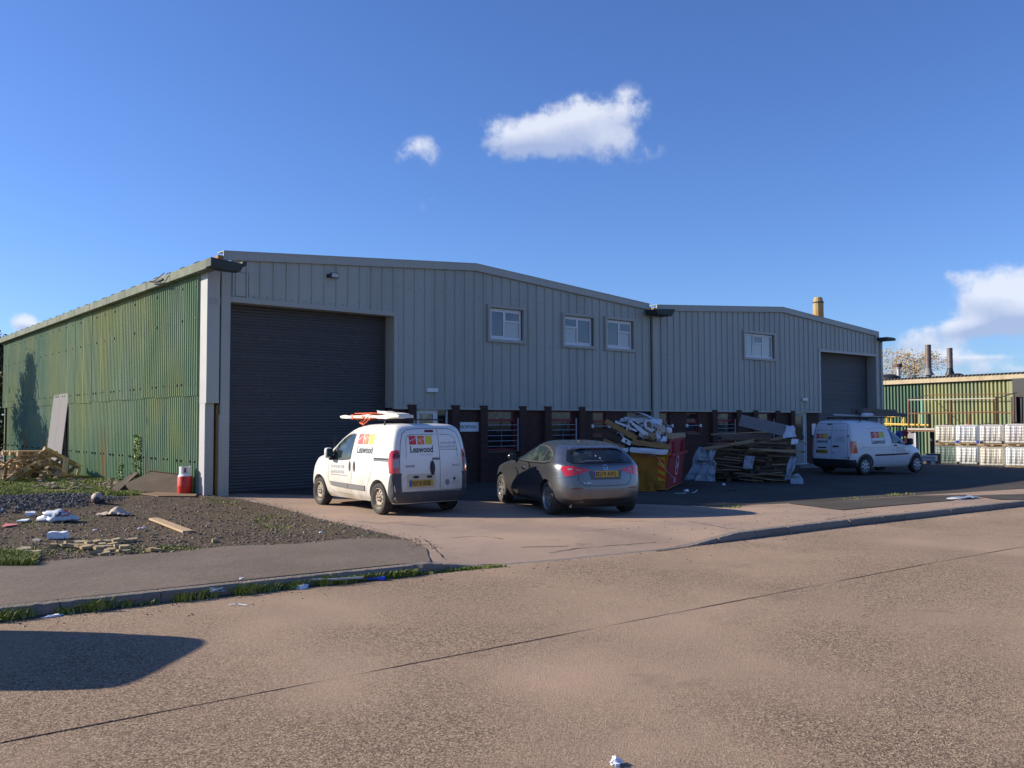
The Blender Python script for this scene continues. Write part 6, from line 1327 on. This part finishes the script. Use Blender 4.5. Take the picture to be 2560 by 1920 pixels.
litter('white_straw','thin white strip right of the crushed cup before the skip',1738,1233,MB().tube([(-.12,0,0),(.0,.0,.01),(.12,.03,.05)],.008,5),m_foam,dz=.02); litter('white_straw','thin white strip left of the crushed cup before the skip',1700,1235,MB().tube([(-.14,0,0),(.14,0,0)],.006,5),m_foam,dz=.02,rz=-.7)
litter('black_scrap','flat black scrap on the ground before the wood heap',1830,1227,blob(.10,(1.3,.7,.25),.4,4),m_blk,dz=.02); litter('white_scrap','small white scrap on the ground before the wood heap',1809,1214,blob(.05,(1,.8,.7),.4,5),m_foam,dz=.03)
litter('clear_film','flat sheet of clear plastic on the verge near the right kerb',2410,1247,slab(.9,.28,.02,8,amp=.02),m_film,dz=.03,rz=-.1)
# thin pipe lying along the kerb face
pts=[];
for px,py in ((668,1448),(760,1446),(840,1444),(905,1440)): q=G(px,py+3,lambda x,y:zroad(x,y)+.07); pts.append((q.x,q.y-.02,q.z))
tag(MB().tube(pts,.012,6).build('grey_pipe',m_bar),'thin grey pipe lying against the kerb in the grass','pipe')
# ---------------- scatter ----------------
def stones(name,m,n,pos,smin,smax,seed,label,flat=.6):
    r=random.Random(seed); mb=MB(); base=[(-.5,-.5,-.4),(.5,-.4,-.5),(.4,.5,-.4),(-.4,.5,-.5),(-.35,-.3,.4),(.3,-.4,.35),(.35,.3,.5),(-.3,.4,.35)]; F=[(0,3,2,1),(4,5,6,7),(0,1,5,4),(1,2,6,5),(2,3,7,6),(3,0,4,7)]
    for _ in range(n):
        p=pos(r)
        if p is None: continue
        s=smin+(smax-smin)*r.random()**3.2; a=r.uniform(0,6.3); ca,sa=math.cos(a),math.sin(a); tl=r.uniform(-.5,.5)
        vs=[]
        for (x,y,z) in base:
            x*=s*(1+r.uniform(-.3,.3)); y*=s*r.uniform(.6,.9); z*=s*flat*r.uniform(.6,1.1); z+=x*tl; vs.append((p[0]+x*ca-y*sa,p[1]+x*sa+y*ca,p[2]+z+s*.12))
        mb.add(vs,F)
    o=mb.build(name,m); o['label']=label; return stuff(o)
def in_frame_dirt(r):
    px=r.uniform(-60,1110); py=r.uniform(1228,1405); q=G_fast(px,py)
    return q
dz0=-.03
def G_fast(px,py):
    d=ray(px,py); t=(dz0-CAM.z)/d.z
    if t<0 or t>60: return None
    P=CAM+d*t; return P
from mathutils.geometry import intersect_point_line
def inpoly(x,y,poly):
    c=False; j=len(poly)-1
    for i in range(len(poly)):
        xi,yi=poly[i]; xj,yj=poly[j]
        if (yi>y)!=(yj>y) and x<(xj-xi)*(y-yi)/(yj-yi)+xi: c=not c
        j=i
    return c
def dirt_pos(r):
    P=G_fast(r.uniform(-60,1100),1225+180*r.random())
    if P is None or not inpoly(P.x,P.y,dirt_poly): return None
    return (P.x,P.y,zd(P.x,P.y))
stones('loose_stones',m_stone,15000,dirt_pos,.007,.055,1,'loose small stones strewn over the dirt yard')
def heap_pos(r):
    x,y=r.uniform(-7,-1.4),r.uniform(-2.6,4); h=heap(x,y)
    if r.random()>min(1,(h-.035)*22): return None
    return (x,y,zd(x,y)+r.uniform(-.01,.02))
stones('gravel',m_gravel,22000,heap_pos,.018,.07,2,'blue grey broken gravel heap left of the football',flat=.8)
def rub_pos(r):
    P=G_fast(r.uniform(85,300),1206+26*r.random()); 
    return None if P is None else (P.x,P.y,zd(P.x,P.y))
stones('brick_rubble',mat('rubble',(.16,.10,.08),.9,coord='obj',layers=[n_(t='vor',k=8,cell=1,lo=.2,hi=1,c=(.22,.2,.18),a=.8)]),500,rub_pos,.05,.22,6,'brick rubble in the grass before the green wall')
def edge_pos(r):
    k=r.randrange(len(DE)-1); a,b=DE[k],DE[k+1]; t=r.random(); x=a[0]+(b[0]-a[0])*t+r.gauss(-.02,.13); y=a[1]+(b[1]-a[1])*t+r.gauss(0,.13); return (x,y,zyard(x,y)+.008)
stones('grit',m_stone,2600,edge_pos,.005,.022,8,'grit spilling from the dirt onto the concrete apron')
def road_pos(r):
    x=r.uniform(-6,14); y=yk(x)-abs(r.gauss(0,.35))-.02; return (x,y,zroad(x,y))
stones('road_grit',m_stone,900,road_pos,.006,.028,9,'grit lying along the gutter of the road')
def blades(mb,c,n,rad,h,r,spread=.5,w=.008):
    for _ in range(n):
        a=r.uniform(0,6.3); d=rad*math.sqrt(r.random()); x,y=c[0]+d*math.cos(a),c[1]+d*math.sin(a); z=c[2]; b=r.uniform(0,6.3); hh=h*r.uniform(.5,1.15); lean=hh*spread*r.uniform(.2,1.3); ux,uy=math.cos(b),math.sin(b); px_,py_=-uy*w,ux*w
        mb.add([(x-px_,y-py_,z),(x+px_,y+py_,z),(x+ux*lean*.4+px_*.8,y+uy*lean*.4+py_*.8,z+hh*.6),(x+ux*lean*.4-px_*.8,y+uy*lean*.4-py_*.8,z+hh*.6),(x+ux*lean,y+uy*lean,z+hh*.95)],[(0,1,2,3),(3,2,4)])
rg=random.Random(2); mb=MB()
for _ in range(9000):
    P=G_fast(rg.uniform(-40,345),1196+50*rg.random()**.9)
    if P is None: continue
    nz=mnoise.noise(Vector((P.x*.9,P.y*.7,3)))
    if P.x>-.1 or P.y>9.6 or heap(P.x,P.y)>.05 or nz<-.16: continue
    blades(mb,(P.x,P.y,zd(P.x,P.y)),5,.09,.07+.06*max(0,nz),rg,.8,.007)
for _ in range(700):
    P=G_fast(rg.uniform(300,560),1228+12*rg.random()); 
    if P and P.x<.1: blades(mb,(P.x,P.y,zd(P.x,P.y)),4,.05,.07,rg,.8,.006)
for (cx_,cy__,sx_,sy_,n) in ((640,1300,90,12,60),(690,1318,60,8,25),(560,1262,60,8,40),(120,1374,100,14,60),(450,1370,80,7,70),(330,1372,50,8,30),(60,1312,60,14,30)):
    for _ in range(n):
        P=G_fast(rg.gauss(cx_,sx_*.5),rg.gauss(cy__,sy_*.5))
        if P and inpoly(P.x,P.y,dirt_poly): blades(mb,(P.x,P.y,zd(P.x,P.y)),6,.05,.035,rg,1.0,.006)
o=mb.build('grass',m_grass); o['label']='patchy short grass on the dirt yard before the green wall'; stuff(o)
mb=MB()
for _ in range(750):
    P=G_fast(rg.uniform(-60,86),1385+24*rg.random())
    if P: blades(mb,(P.x,P.y,zd(P.x,P.y)+.0),9,.05,.085,rg,.7,.006)
o=mb.build('grass_verge',m_grass); o['label']='bright grass clump at the left edge beside the pavement'; stuff(o)
# tufts rooted at the foot of the kerb
def tuft(px,py,n,rad,h,label,seed):
    r=random.Random(seed); p=G(px,py,lambda x,y:zroad(x,y)); y=yk(p.x)-.035; mb=MB(); blades(mb,(0,0,0),n,rad,h,r,.95,.006)
    o=mb.build('grass_tuft',m_grass); o.location=(p.x,y,zroad(p.x,y)); o.scale=(1.5,.7,1); return tag(o,label,'grass tuft','grass tufts growing at the foot of the kerb')
for k,(px,n,rad,h,w) in enumerate(((10,90,.10,.13,'at the far left edge'),(45,60,.09,.11,'second from the left edge'),(165,50,.08,.09,'below the kerb joint on the left'),(230,110,.08,.13,'bright one standing highest left of the middle'),(285,60,.08,.08,'right of the bright high tuft'),(350,30,.08,.06,'thin one on the bare stretch of kerb'),(450,130,.12,.11,'wide one left of the plastic wrapper'),(490,70,.08,.10,'just left of the plastic wrapper'),(580,130,.10,.12,'just right of the plastic wrapper'),(625,90,.10,.10,'by the small white block on the kerb'),(690,90,.10,.10,'left end of the grey pipe'),(760,110,.09,.12,'over the middle of the grey pipe'),(825,80,.09,.08,'near the right end of the grey pipe'))):
    tuft(px,1552-.14*px,n,rad,h,'green grass tuft under the kerb, '+w,k)
mb=MB()
for _ in range(260):
    px=rg.uniform(860,1240); P=G(px,1466-(px-860)*.14,lambda x,y:zroad(x,y)); y=yk(P.x)-rg.uniform(.0,.09); blades(mb,(P.x,y,zroad(P.x,y)),8,.05,.085 if px<1050 else .035,rg,1.0,.006)
o=mb.build('gutter_grass',m_grass); o['label']='dense strip of grass filling the gutter before the crossing'; stuff(o)
# weeds by the wall
def weed(name,label,px,py,h,n,m,seed,lw=.05):
    r=random.Random(seed); p=G(px,py,zd); t=thing(name,label,'weed',(p.x,p.y,p.z)); pts=[(0,0,0),(.04,-.02,h*.5),(.02,.0,h)]; MB().tube(pts,[.012,.008,.003],5).build('stem',m_dock,t); mb=MB()
    for k in range(n):
        z=h*(.05+.95*r.random()); a=r.uniform(0,6.3); d=r.uniform(.02,.16)*(1.15-z/h*.7); s=lw*r.uniform(.5,1.2); c=Vector((.03+d*math.cos(a),d*math.sin(a),z)); u=Vector((r.uniform(-1,1),r.uniform(-1,1),r.uniform(-.6,.6))).normalized(); w=u.orthogonal().normalized()
        mb.add([c-u*s,c+w*s*.5,c+u*s,c-w*s*.5],[(0,1,2,3)])
    mb.build('leaves',m,t); return t
weed('tall_weed','tall leafy green weed climbing before the green wall','weed' and 338,1212,1.35,190,m_leafy,1,.055)
weed('bushy_weed','low bushy weed in the grass at the foot of the rusty stain',300,1206,.55,90,m_leafy,2,.05); weed('bushy_weed','low green weed in front of the pallet heap',105,1195,.6,130,m_leafy,3,.05)
weed('dock_plant','dry brown dock stalk behind the red gas bottle',455,1226,1.0,40,m_dock,4,.03); weed('dock_plant','second dry dock stalk left of the gas bottle shroud',440,1226,1.05,26,m_dock,5,.025); weed('small_weed','small blue green weed at the foot of the yellow steel post',534,1236,.26,40,m_leafy,6,.04)
# ---------------- trees ----------------
def tree(name,label,loc,h,w,n,m,seed,tw=.2,leafs=.12,z0=.15,group=None,shape=1.0,weep=0):
    r=random.Random(seed); t=thing(name,label,'tree',loc,group=group); mb=MB(); tips=[]
    mb.tube([(0,0,-.3),(r.uniform(-.1,.1),0,h*.35),(r.uniform(-.2,.2),r.uniform(-.2,.2),h*.85)],[tw,tw*.7,tw*.15],7)
    for k in range(26):
        z=h*(z0+ (.93-z0)*r.random()); a=r.uniform(0,6.3); L=w*.5*(1.05-abs(z/h-.45)*1.1)*r.uniform(.6,1.1)*shape; p1=(L*.5*math.cos(a),L*.5*math.sin(a),z+L*.25); p2=(L*math.cos(a),L*math.sin(a),z+L*(.5-weep)); mb.tube([(0,0,z),p1,p2],[tw*.25,tw*.13,tw*.04],5,cap=False); tips+= [(Vector(p1),L*.45),(Vector(p2),L*.4)]
    tips.append((Vector((0,0,h*.9)),w*.15)); mb.build('trunk',m_bark,t); lb=MB()
    for k in range(n):
        c,rad=r.choice(tips); q=Vector((r.gauss(0,1),r.gauss(0,1),r.gauss(0,.8))); p=c+q*rad*.45+Vector((0,0,-weep*abs(r.gauss(0,.5)))); s=leafs*r.uniform(.5,1.3); u=Vector((r.uniform(-1,1),r.uniform(-1,1),r.uniform(-1,1))).normalized(); v=u.orthogonal().normalized()
        lb.add([p-u*s,p+v*s*.5,p+u*s,p-v*s*.5],[(0,1,2,3)])
    lb.build('crown',m,t); return t
tree('dark_tree','dark bushy tree at the left edge beyond the far end of the green wall',(.4,28.6,-.3),6.6,4.6,11000,m_leaf,1,leafs=.13,z0=.08)
tree('dark_tree','dark tree standing farther left beyond the green wall',(-1.2,33,-.3),5.6,5.0,6000,m_leaf,2,leafs=.15)
tree('conifer','tall narrow tree left of the view that casts its shadow on the green wall',(-5.6,23.6,-.3),8.4,4.6,11000,m_leaf,3,leafs=.12,z0=.05,weep=.5)
tree('conifer','lower bush beside the narrow tree left of the view',(-5.0,21.6,-.3),5.4,3.0,4000,m_leaf,5,leafs=.11,z0=.05)
p=at(2292,1053,95); tree('birch_tree','sparse autumn birch with orange brown leaves behind the green shed roof',(p.x,p.y,-1),11.0,8.6,6500,m_leafb,7,tw=.15,leafs=.11,z0=.3,weep=.15)
p=at(2212,1053,100); tree('birch_tree','small pale autumn birch close to the corner of the far unit',(p.x,p.y,-1),8.2,5.0,3200,m_leafb,8,tw=.12,leafs=.10,z0=.3)
# ---------------- shed beyond ----------------
SA,SB=at(2150,1053,66),at(2760,1053,51); sdir=Vector((SB.x-SA.x,SB.y-SA.y,0)); SLn=sdir.length; sdir.normalize(); snor=Vector((sdir.y,-sdir.x,0))
if snor.dot(CAM-SA)<0: snor=-snor
sh_=thing('green_shed','long low shed with green and yellow green ribbed wall beyond the stacked tanks','shed',(SA.x,SA.y,0)); 
MS=Matrix((sdir,-snor,Vector((0,0,1)))).transposed().to_4x4(); sh_.matrix_world=Matrix.Translation((SA.x,SA.y,0))@MS
def shx(px):  # distance along the shed front for a pixel column
    d=ray(px,1053); n=snor; tt=(SA-CAM).dot(n)/d.dot(n); return (CAM+d*tt-SA).dot(sdir)
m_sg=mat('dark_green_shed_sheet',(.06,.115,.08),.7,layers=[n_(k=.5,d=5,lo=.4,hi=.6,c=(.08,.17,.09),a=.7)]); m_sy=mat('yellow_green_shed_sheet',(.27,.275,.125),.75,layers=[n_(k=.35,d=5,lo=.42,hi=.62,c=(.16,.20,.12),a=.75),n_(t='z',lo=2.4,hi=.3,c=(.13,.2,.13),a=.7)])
ztop_=4.35; pr=[]; PP=.27
for k in range(4): pr+=[(k*PP,0),(k*PP+.07,0),(k*PP+.10,-.11),(k*PP+.21,-.11),(k*PP+.24,0)]
pr.append((4*PP,0)); zg_=-1.0
def shed_sheet(m): return MB().add([(x,y,z) for z in (zg_,ztop_) for x,y in pr],[(i,i+1,len(pr)+i+1,len(pr)+i) for i in range(len(pr)-1)]).mesh('wall_sheet',m)
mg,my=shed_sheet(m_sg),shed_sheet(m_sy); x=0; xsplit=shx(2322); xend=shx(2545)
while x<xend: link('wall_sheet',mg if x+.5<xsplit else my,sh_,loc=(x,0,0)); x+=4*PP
MB().box(xend,-.5,zg_,SLn,6,ztop_).build('dark_end_bay',m_blk,sh_); MB().box(xend-.45,-.12,1.3,xend,-.02,ztop_-.1).build('pale_panel',m_sy,sh_); MB().box(xend,-.7,zg_,xend+.35,-.5,3.2).build('black_post',m_blk,sh_)
m_fas=mat('weathered_fascia',(.40,.33,.22),.8,layers=[n_(k=1.5,d=6,lo=.45,hi=.7,c=(.28,.21,.13),a=.7)])
x=-1.0
while x<SLn: MB().box(x,-.34,ztop_-.02,min(x+3.6,SLn)-.02,-.28,ztop_+.28).build('fascia_board',m_fas,sh_); x+=3.6
MB().box(-1,-.30,ztop_+.30,SLn,12,ztop_+.36).build('roof_sheet',m_blk,sh_); mb=MB()
x=-1.0
while x<SLn: mb.box(x,-.38,ztop_+.28,x+.13,12,ztop_+.40); x+=.27
mb.build('roof_ribs',mat('dark_corrugated_roof',(.055,.055,.055),.9),sh_); MB().box(-.5,.05,zg_,SLn,.1,ztop_).build('wall_lining',m_blk,sh_); MB().box(-.6,.1,zg_,-.4,12,ztop_).build('end_wall',m_sg,sh_)
def pj_(px,py,Y,fr=sh_):   # local point on the plane local-y = Y
    d=ray(px,py); n=snor; c=SA+(-snor)*Y; tt=(c-CAM).dot(n)/d.dot(n); P=CAM+d*tt-SA; return P.dot(sdir),P.z+SA.z
m_fl=mat('brown_flue_steel',(.17,.12,.10),.5,metal=.3,layers=[n_(k=1.2,s=(1,1,.6),d=5,lo=.4,hi=.65,c=(.21,.20,.20),a=.8),n_(k=5,d=5,lo=.5,hi=.7,c=(.11,.07,.05),a=.7)])
for k,(px,y0,y1,w,lab) in enumerate(((2320,862,938,15.5,'taller brown steel flue with pale collar on the green shed roof'),(2594 and 2374,870,938,14.5,'second brown steel flue beside the dark roof dome'))):
    x_,zt_=pj_(px,y0,2); _,zb_=pj_(px,y1,2); r_=w/2/FPX*57; c_=SA+sdir*x_-snor*2
    t=thing('flue',lab,'chimney',(c_.x,c_.y,0)); MB().lathe([(r_,zb_-.3),(r_,zt_),(r_*.85,zt_),(r_*.85,zt_-.5),(0,zt_-.5)],20).build('flue_pipe',m_fl,t,smooth=True,ang=40); MB().lathe([(r_*1.7,zb_+.0),(r_*1.05,zb_+.35),(r_,zb_+.5)],20).build('flue_collar',m_greysheet if k==0 else m_blk,t,smooth=True)
    for zz in (zt_-.06,(zt_+zb_)/2): MB().lathe([(r_*1.0,zz-.03),(r_*1.07,zz-.02),(r_*1.07,zz+.02),(r_*1.0,zz+.03)],20).build('flue_band',m_fl,t)
x_,zt_=pj_(2246,910,2); _,zb_=pj_(2246,945,2); c_=SA+sdir*x_-snor*2; t=thing('roof_vent','squat rusty mushroom vent with pale pipe on the green shed roof','vent',(c_.x,c_.y,0)); MB().lathe([(.13,zb_-.3),(.13,zt_-.38),(.2,zt_-.34),(.2,zt_-.25)],16).build('vent_pipe',m_bar,t,smooth=True,ang=40); MB().lathe([(.2,zt_-.25),(.25,zt_-.24),(.25,zt_),(0,zt_+.02)],16).build('vent_cap',mat('rusted_cap',(.12,.055,.04),.8),t,smooth=True,ang=40)
for px,w,lab in ((2393,.5,'dark rounded dome on the shed roof right of the second flue'),(2222,.9,'flat dark roof dome beside the rusty vent')):
    x_,zz=pj_(px,938,1.5); c_=SA+sdir*x_-snor*1.5; o=blob(w,(1.0,1.0,.55),.05,3).build('roof_dome',m_blk,smooth=True); o.location=(c_.x,c_.y,ztop_+.36); tag(o,lab,'roof dome')
# rusty steel platform with railings before the shed
m_rs=mat('rusty_steel',(.17,.07,.035),.85,layers=[n_(k=4,d=5,lo=.4,hi=.7,c=(.10,.045,.03),a=.7)]); m_ys=mat('yellow_rail_paint',(.60,.38,.07),.6); m_gs=mat('pale_green_pipe',(.20,.42,.30),.6); m_ps=mat('pale_rail',(.36,.33,.27),.7)
YF=-3.2
t=thing('steel_platform','rusty raised steel platform with railings in front of the green shed','platform',(SA.x,SA.y,0)); t.matrix_world=sh_.matrix_world.copy()
def bar(name,p,q,m,r=.035,Y0=YF,Y1=None): a=pj_(*p,Y0); b=pj_(*q,Y1 if Y1 is not None else Y0); return MB().tube([(a[0],Y0,a[1]),(b[0],Y1 if Y1 is not None else Y0,b[1])],r,6).build(name,m,t)
for px,y0 in ((2272,1000),(2377,1000),(2490,991)): bar('railing_post',(px,y0),(px,1076),m_rs,.06)
bar('railing_post',(2288,1026),(2288,1074),m_rs,.05); bar('railing_post',(2535,987),(2535,1060),m_rs,.05); bar('railing_post',(2425,1035),(2425,1062),m_rs,.09)
bar('top_rail',(2271,1000),(2490,996),m_ps,.04); bar('top_rail',(2490,996),(2541,981),m_blk,.035); bar('mid_rail',(2272,1034),(2500,1030),m_rs,.045); bar('mid_rail',(2490,1030),(2537,1034),m_rs,.045)
bar('back_rail',(2321,988),(2536,984),m_rs,.03,Y0=-.9); bar('brace',(2272,999),(2320,988),m_blk,.03); bar('brace',(2325,990),(2405,1060),m_blk,.02)
bar('back_post',(2535,984),(2535,1050),m_rs,.04,Y0=-.9)
a=pj_(2271,1074,YF); b=pj_(2560,1074,YF); MB().box(a[0],YF-.1,a[1]-.12,b[0],-.6,a[1]+.02).build('platform_deck',m_rs,t); MB().box(a[0],YF-.14,a[1]-.02,b[0],YF-.1,a[1]+.10).build('edge_beam',m_ps,t)
bar('pale_green_pipe',(2305,1000),(2306,1072),m_gs,.09,Y0=-1.6); bar('dark_pipe',(2322,1034),(2323,1072),m_blk,.10,Y0=-1.4); bar('yellow_post',(2299,1032),(2299,1066),m_ys,.055,Y0=-2.2)
a=pj_(2292,1080,YF+.2); b=pj_(2560,1135,YF+.2); MB().box(a[0],YF+1.5,-1,b[0],YF+1.7,a[1]).build('dark_back_wall',mat('dark_plinth',(.05,.052,.055),.9),t); a2=pj_(2270,1080,YF+.2); MB().box(a2[0],YF+.1,-1,a[0]-.1,YF+.5,a[1]).build('concrete_pier',m_greysheet,t); MB().box(a[0]-.08,YF+.05,-1,a[0]+.02,YF+.25,a[1]).build('pale_post',m_bar,t)
# yellow barriers to the left of the platform
t2=thing('yellow_barrier','yellow painted pipe barrier between the platform and the far unit','barrier',(SA.x,SA.y,0)); t2.matrix_world=sh_.matrix_world.copy(); t_=t; t=t2
bar('barrier_rail',(2212,1060),(2322,1063),m_ys,.07,Y0=-2.6); bar('barrier_rail',(2215,1042),(2262,1041),m_ys,.03,Y0=-2.6)
for px in (2218,2228,2260): bar('barrier_post',(px,1042),(px,1066),m_ys,.06,Y0=-2.6)
bar('barrier_brace',(2252,1062),(2261,1042),m_ys,.035,Y0=-2.6); t=t_
# crash barrier and low wall
p=at(2318,1137,47.5); q=at(2318,1053,47.5)
def vbox(name,label,cat,px0,py0,px1,py1,D,depth,m,bevel=0):
    a=at(px0,py1,D); b=at(px1,py0,D); rt=Vector((_R.x,_R.y,0)).normalized(); w=(b-a).dot(rt); o=MB().box(0,0,0,w,depth,b.z-a.z).build(name,m,bevel=bevel); o.location=a; o.rotation_euler=(0,0,math.atan2(rt.y,rt.x)); return tag(o,label,cat)
t=thing('crash_barrier','pale steel crash barrier end standing left of the stacked tanks','barrier',tuple(at(2290,1165,46))); rt=Vector((_R.x,_R.y,0)).normalized(); t.rotation_euler=(0,0,math.atan2(rt.y,rt.x))
k_=46/FPX; prof=[(0,0),(-.05,.04),(-.05,.09),(.02,.13),(.02,.18),(-.05,.22),(-.05,.27),(0,.31)]
mb=MB(); mb.add([(x,y,.25+z*1.0) for x in (-.9,1.0) for y,z in prof],[(i,i+1,8+i+1,8+i) for i in range(7)]); mb.build('barrier_rail',m_bar,t); MB().lathe([(.16,.0),(.16,.3)],12,c=(1.0,.12,.25)).build('barrier_end',m_bar,t); MB().box(.84,-.0,-.05,1.0,.12,.30).build('barrier_post',m_bar,t)
vbox('low_wall','dark grey low wall between the crash barrier and the stacked tanks','wall',2316,1134,2352,1163,48,.3,MATS['dark_plinth'])
# ragged crates behind the high roof van
m_cg=mat('cage_mesh_grey',(.06,.065,.07),.6)
o=vbox('metal_cage','dark mesh cage behind the bonnet of the high roof van','cage',2222,1066,2268,1100,42,.9,m_cg); o.modifiers.new('w','WIREFRAME').thickness=.05
for k,(x,y,w,h,m,lab) in enumerate(((2262,1082,12,14,m_red,'red cloth in the dark cage behind the high roof van'),(2248,1086,9,10,mat('blue_scrap',(.06,.12,.4),.6),'blue scrap in the dark cage behind the high roof van'))):
    c=at(x,y,42.4); o=blob(.14,(1,1,1),.5,k).build('scrap_cloth',m,smooth=True); o.location=c; tag(o,lab,'cloth')
p=at(2262,1120,38); t=thing('traffic_cone','orange traffic cone with white band seen over the bonnet of the high roof van','cone',(p.x,p.y,at(2262,1150,38).z)); MB().lathe([(.26,0),(.05,.95),(0,.95)],16).build('cone_body',mat('cone_orange',(.8,.08,.02),.5),t,smooth=True,ang=40); MB().box(-.3,-.3,-.02,.3,.3,.03).build('cone_base',m_blk,t); MB().lathe([(.188,.30),(.135,.50)],16).build('cone_band',m_white,t)
# ---------------- stacked intermediate bulk containers ----------------
m_cage=mat('galvanised_cage',(.30,.32,.29),.8)
m_tw=mat('white_tank',(.88,.88,.87),.45); m_tc=mat('cream_tank',(.82,.75,.64),.45,layers=[n_(k=2,d=3,lo=.4,hi=.6,c=(.76,.69,.57),a=.6)]); m_tp=mat('pinkish_white_tank',(.84,.78,.76),.45); m_tg=mat('green_grey_tank',(.16,.24,.21),.5)
def tank_mesh(m):
    mb=MB(); n=48; zs=[(0,.90),(.03,.98),(.08,1),(.9,1),(.96,.985),(1.0,.90),(1.01,.3)]
    for z,s in zs:
        for k in range(n):
            a=2*math.pi*k/n; c,s_=math.cos(a),math.sin(a); e=.22; x=.56*abs(c)**e*(1 if c>=0 else -1)*s; y=.46*abs(s_)**e*(1 if s_>=0 else -1)*s
            rb=1
            mb.v.append((x,y,.14+z*.98))
    for j in range(len(zs)-1):
        for k in range(n): mb.f.append((j*n+k,j*n+(k+1)%n,(j+1)*n+(k+1)%n,(j+1)*n+k)); mb.m.append(0)
    # vertical ribs pressed in the wall
    for k in range(4):
        x=-.36+k*.24
        for sy in (-1,1): mb.box(x-.07,sy*.455-.012,.26,x+.07,sy*.455+.012,1.02)
    return mb.mesh('tank',m,True)
TM={k:tank_mesh(m) for k,m in dict(w=m_tw,c=m_tc,p=m_tp,g=m_tg).items()}
cg=MB()
for z in (.18,.33,.48,.63,.78,.93,1.10):
    cg.tube([(-.60,-.50,z),(.60,-.50,z),(.60,.50,z),(-.60,.50,z),(-.60,-.50,z)],.010 if z!=1.10 else .014,5)
for i in range(7): 
    x=-.60+i*1.2/6
    for y in (-.5,.5): cg.tube([(x,y,.12),(x,y,1.12)],.008,5)
for i in range(1,6):
    y=-.5+i/6
    for x in (-.6,.6): cg.tube([(x,y,.12),(x,y,1.12)],.011,5)
cage_me=cg.mesh('cage',m_cage)
pm=MB()
for i in range(3): pm.box(-.6,-.5+i*.44,.09,.6,-.38+i*.44,.12); pm.box(-.6,-.5+i*.44,.0,.6,-.38+i*.44,.02)
for i in range(3):
    for j in range(3): pm.box(-.6+i*.53,-.5+j*.44,.02,-.46+i*.53,-.38+j*.44,.09)
pal_me=pm.mesh('pallet_base',m_woodp); pal2=pm.mesh('pallet_base',m_bar)
row=[]; Dd=[50.4,48.6,46.6,45.4,44.0]; cx=[2368,2420,2481,2545,2612]
def ibc(i,lev,kind,label,corner=None,base='p'):
    c=at(cx[i],1053,Dd[i]); zb=at(cx[i],[1163,1166,1170,1171,1172][i],Dd[i]).z+lev*1.155; t=thing('bulk_container',label,'tank',(c.x,c.y,zb),R_(-73),group='stacked bulk containers')
    link('tank',TM[kind],t); link('cage',cage_me,t); link('pallet_base',pal_me if base=='p' else pal2,t); MB().lathe([(.10,1.14),(.10,1.18),(0,1.18)],12).build('lid',m_blk if kind!='w' else m_red,t)
    if corner:
        for x in (-.56,.44): MB().box(x,-.515,.14,x+.13,-.47,.27).build('corner_guard',corner,t,bevel=.01)
ibc(0,0,'g','dark green grey bulk container, lowest at the left end of the stack','' and None or None,'m'); ibc(0,1,'c','narrow looking cream bulk container, uppermost at the left end of the stack',m_blk)
ibc(1,0,'w','bright white bulk container with black corners, in the lower row second from the left',m_blk,'m'); ibc(1,1,'w','bright white bulk container with blue corners, in the upper row second from the left',m_blue)
ibc(2,0,'c','cream bulk container, in the lower row third from the left'); ibc(2,1,'p','pinkish white bulk container with black corners, in the upper row third from the left',m_blk)
ibc(3,0,'w','white bulk container at the right edge of the view, lower row'); ibc(3,1,'p','pinkish bulk container at the right edge of the view, upper row')
ibc(4,0,'p','bulk container beyond the right edge, lower row'); ibc(4,1,'w','bulk container beyond the right edge, upper row')
# timber and stones at the road edge on the right, small weeds at the kerb
mb=MB()
for (px,py,n,h) in ((2235,1238,24,.06),(2260,1238,24,.07),(2200,1243,14,.04),(1805,1265,40,.05),(1850,1268,40,.05),(2130,1247,20,.05)):
    P=G(px,py)
    for k in range(5): blades(mb,(P.x+rg.uniform(-.4,.4),P.y+rg.uniform(-.1,.1),P.z),n//4,.12,h,rg,.8,.008)
o=mb.build('apron_weeds',m_grass); o['label']='sparse weeds growing in the joint of the right hand apron'; stuff(o)
def wobble_pos(r):
    x=r.uniform(2.5,18); y=yk(x)+.15+abs(r.gauss(0,.9)); return (x,y,zyard(x,y)+.003)
stones('apron_grit',m_stone,900,wobble_pos,.005,.025,12,'grit on the concrete apron behind the right hand kerb')
SC.render.engine='CYCLES'
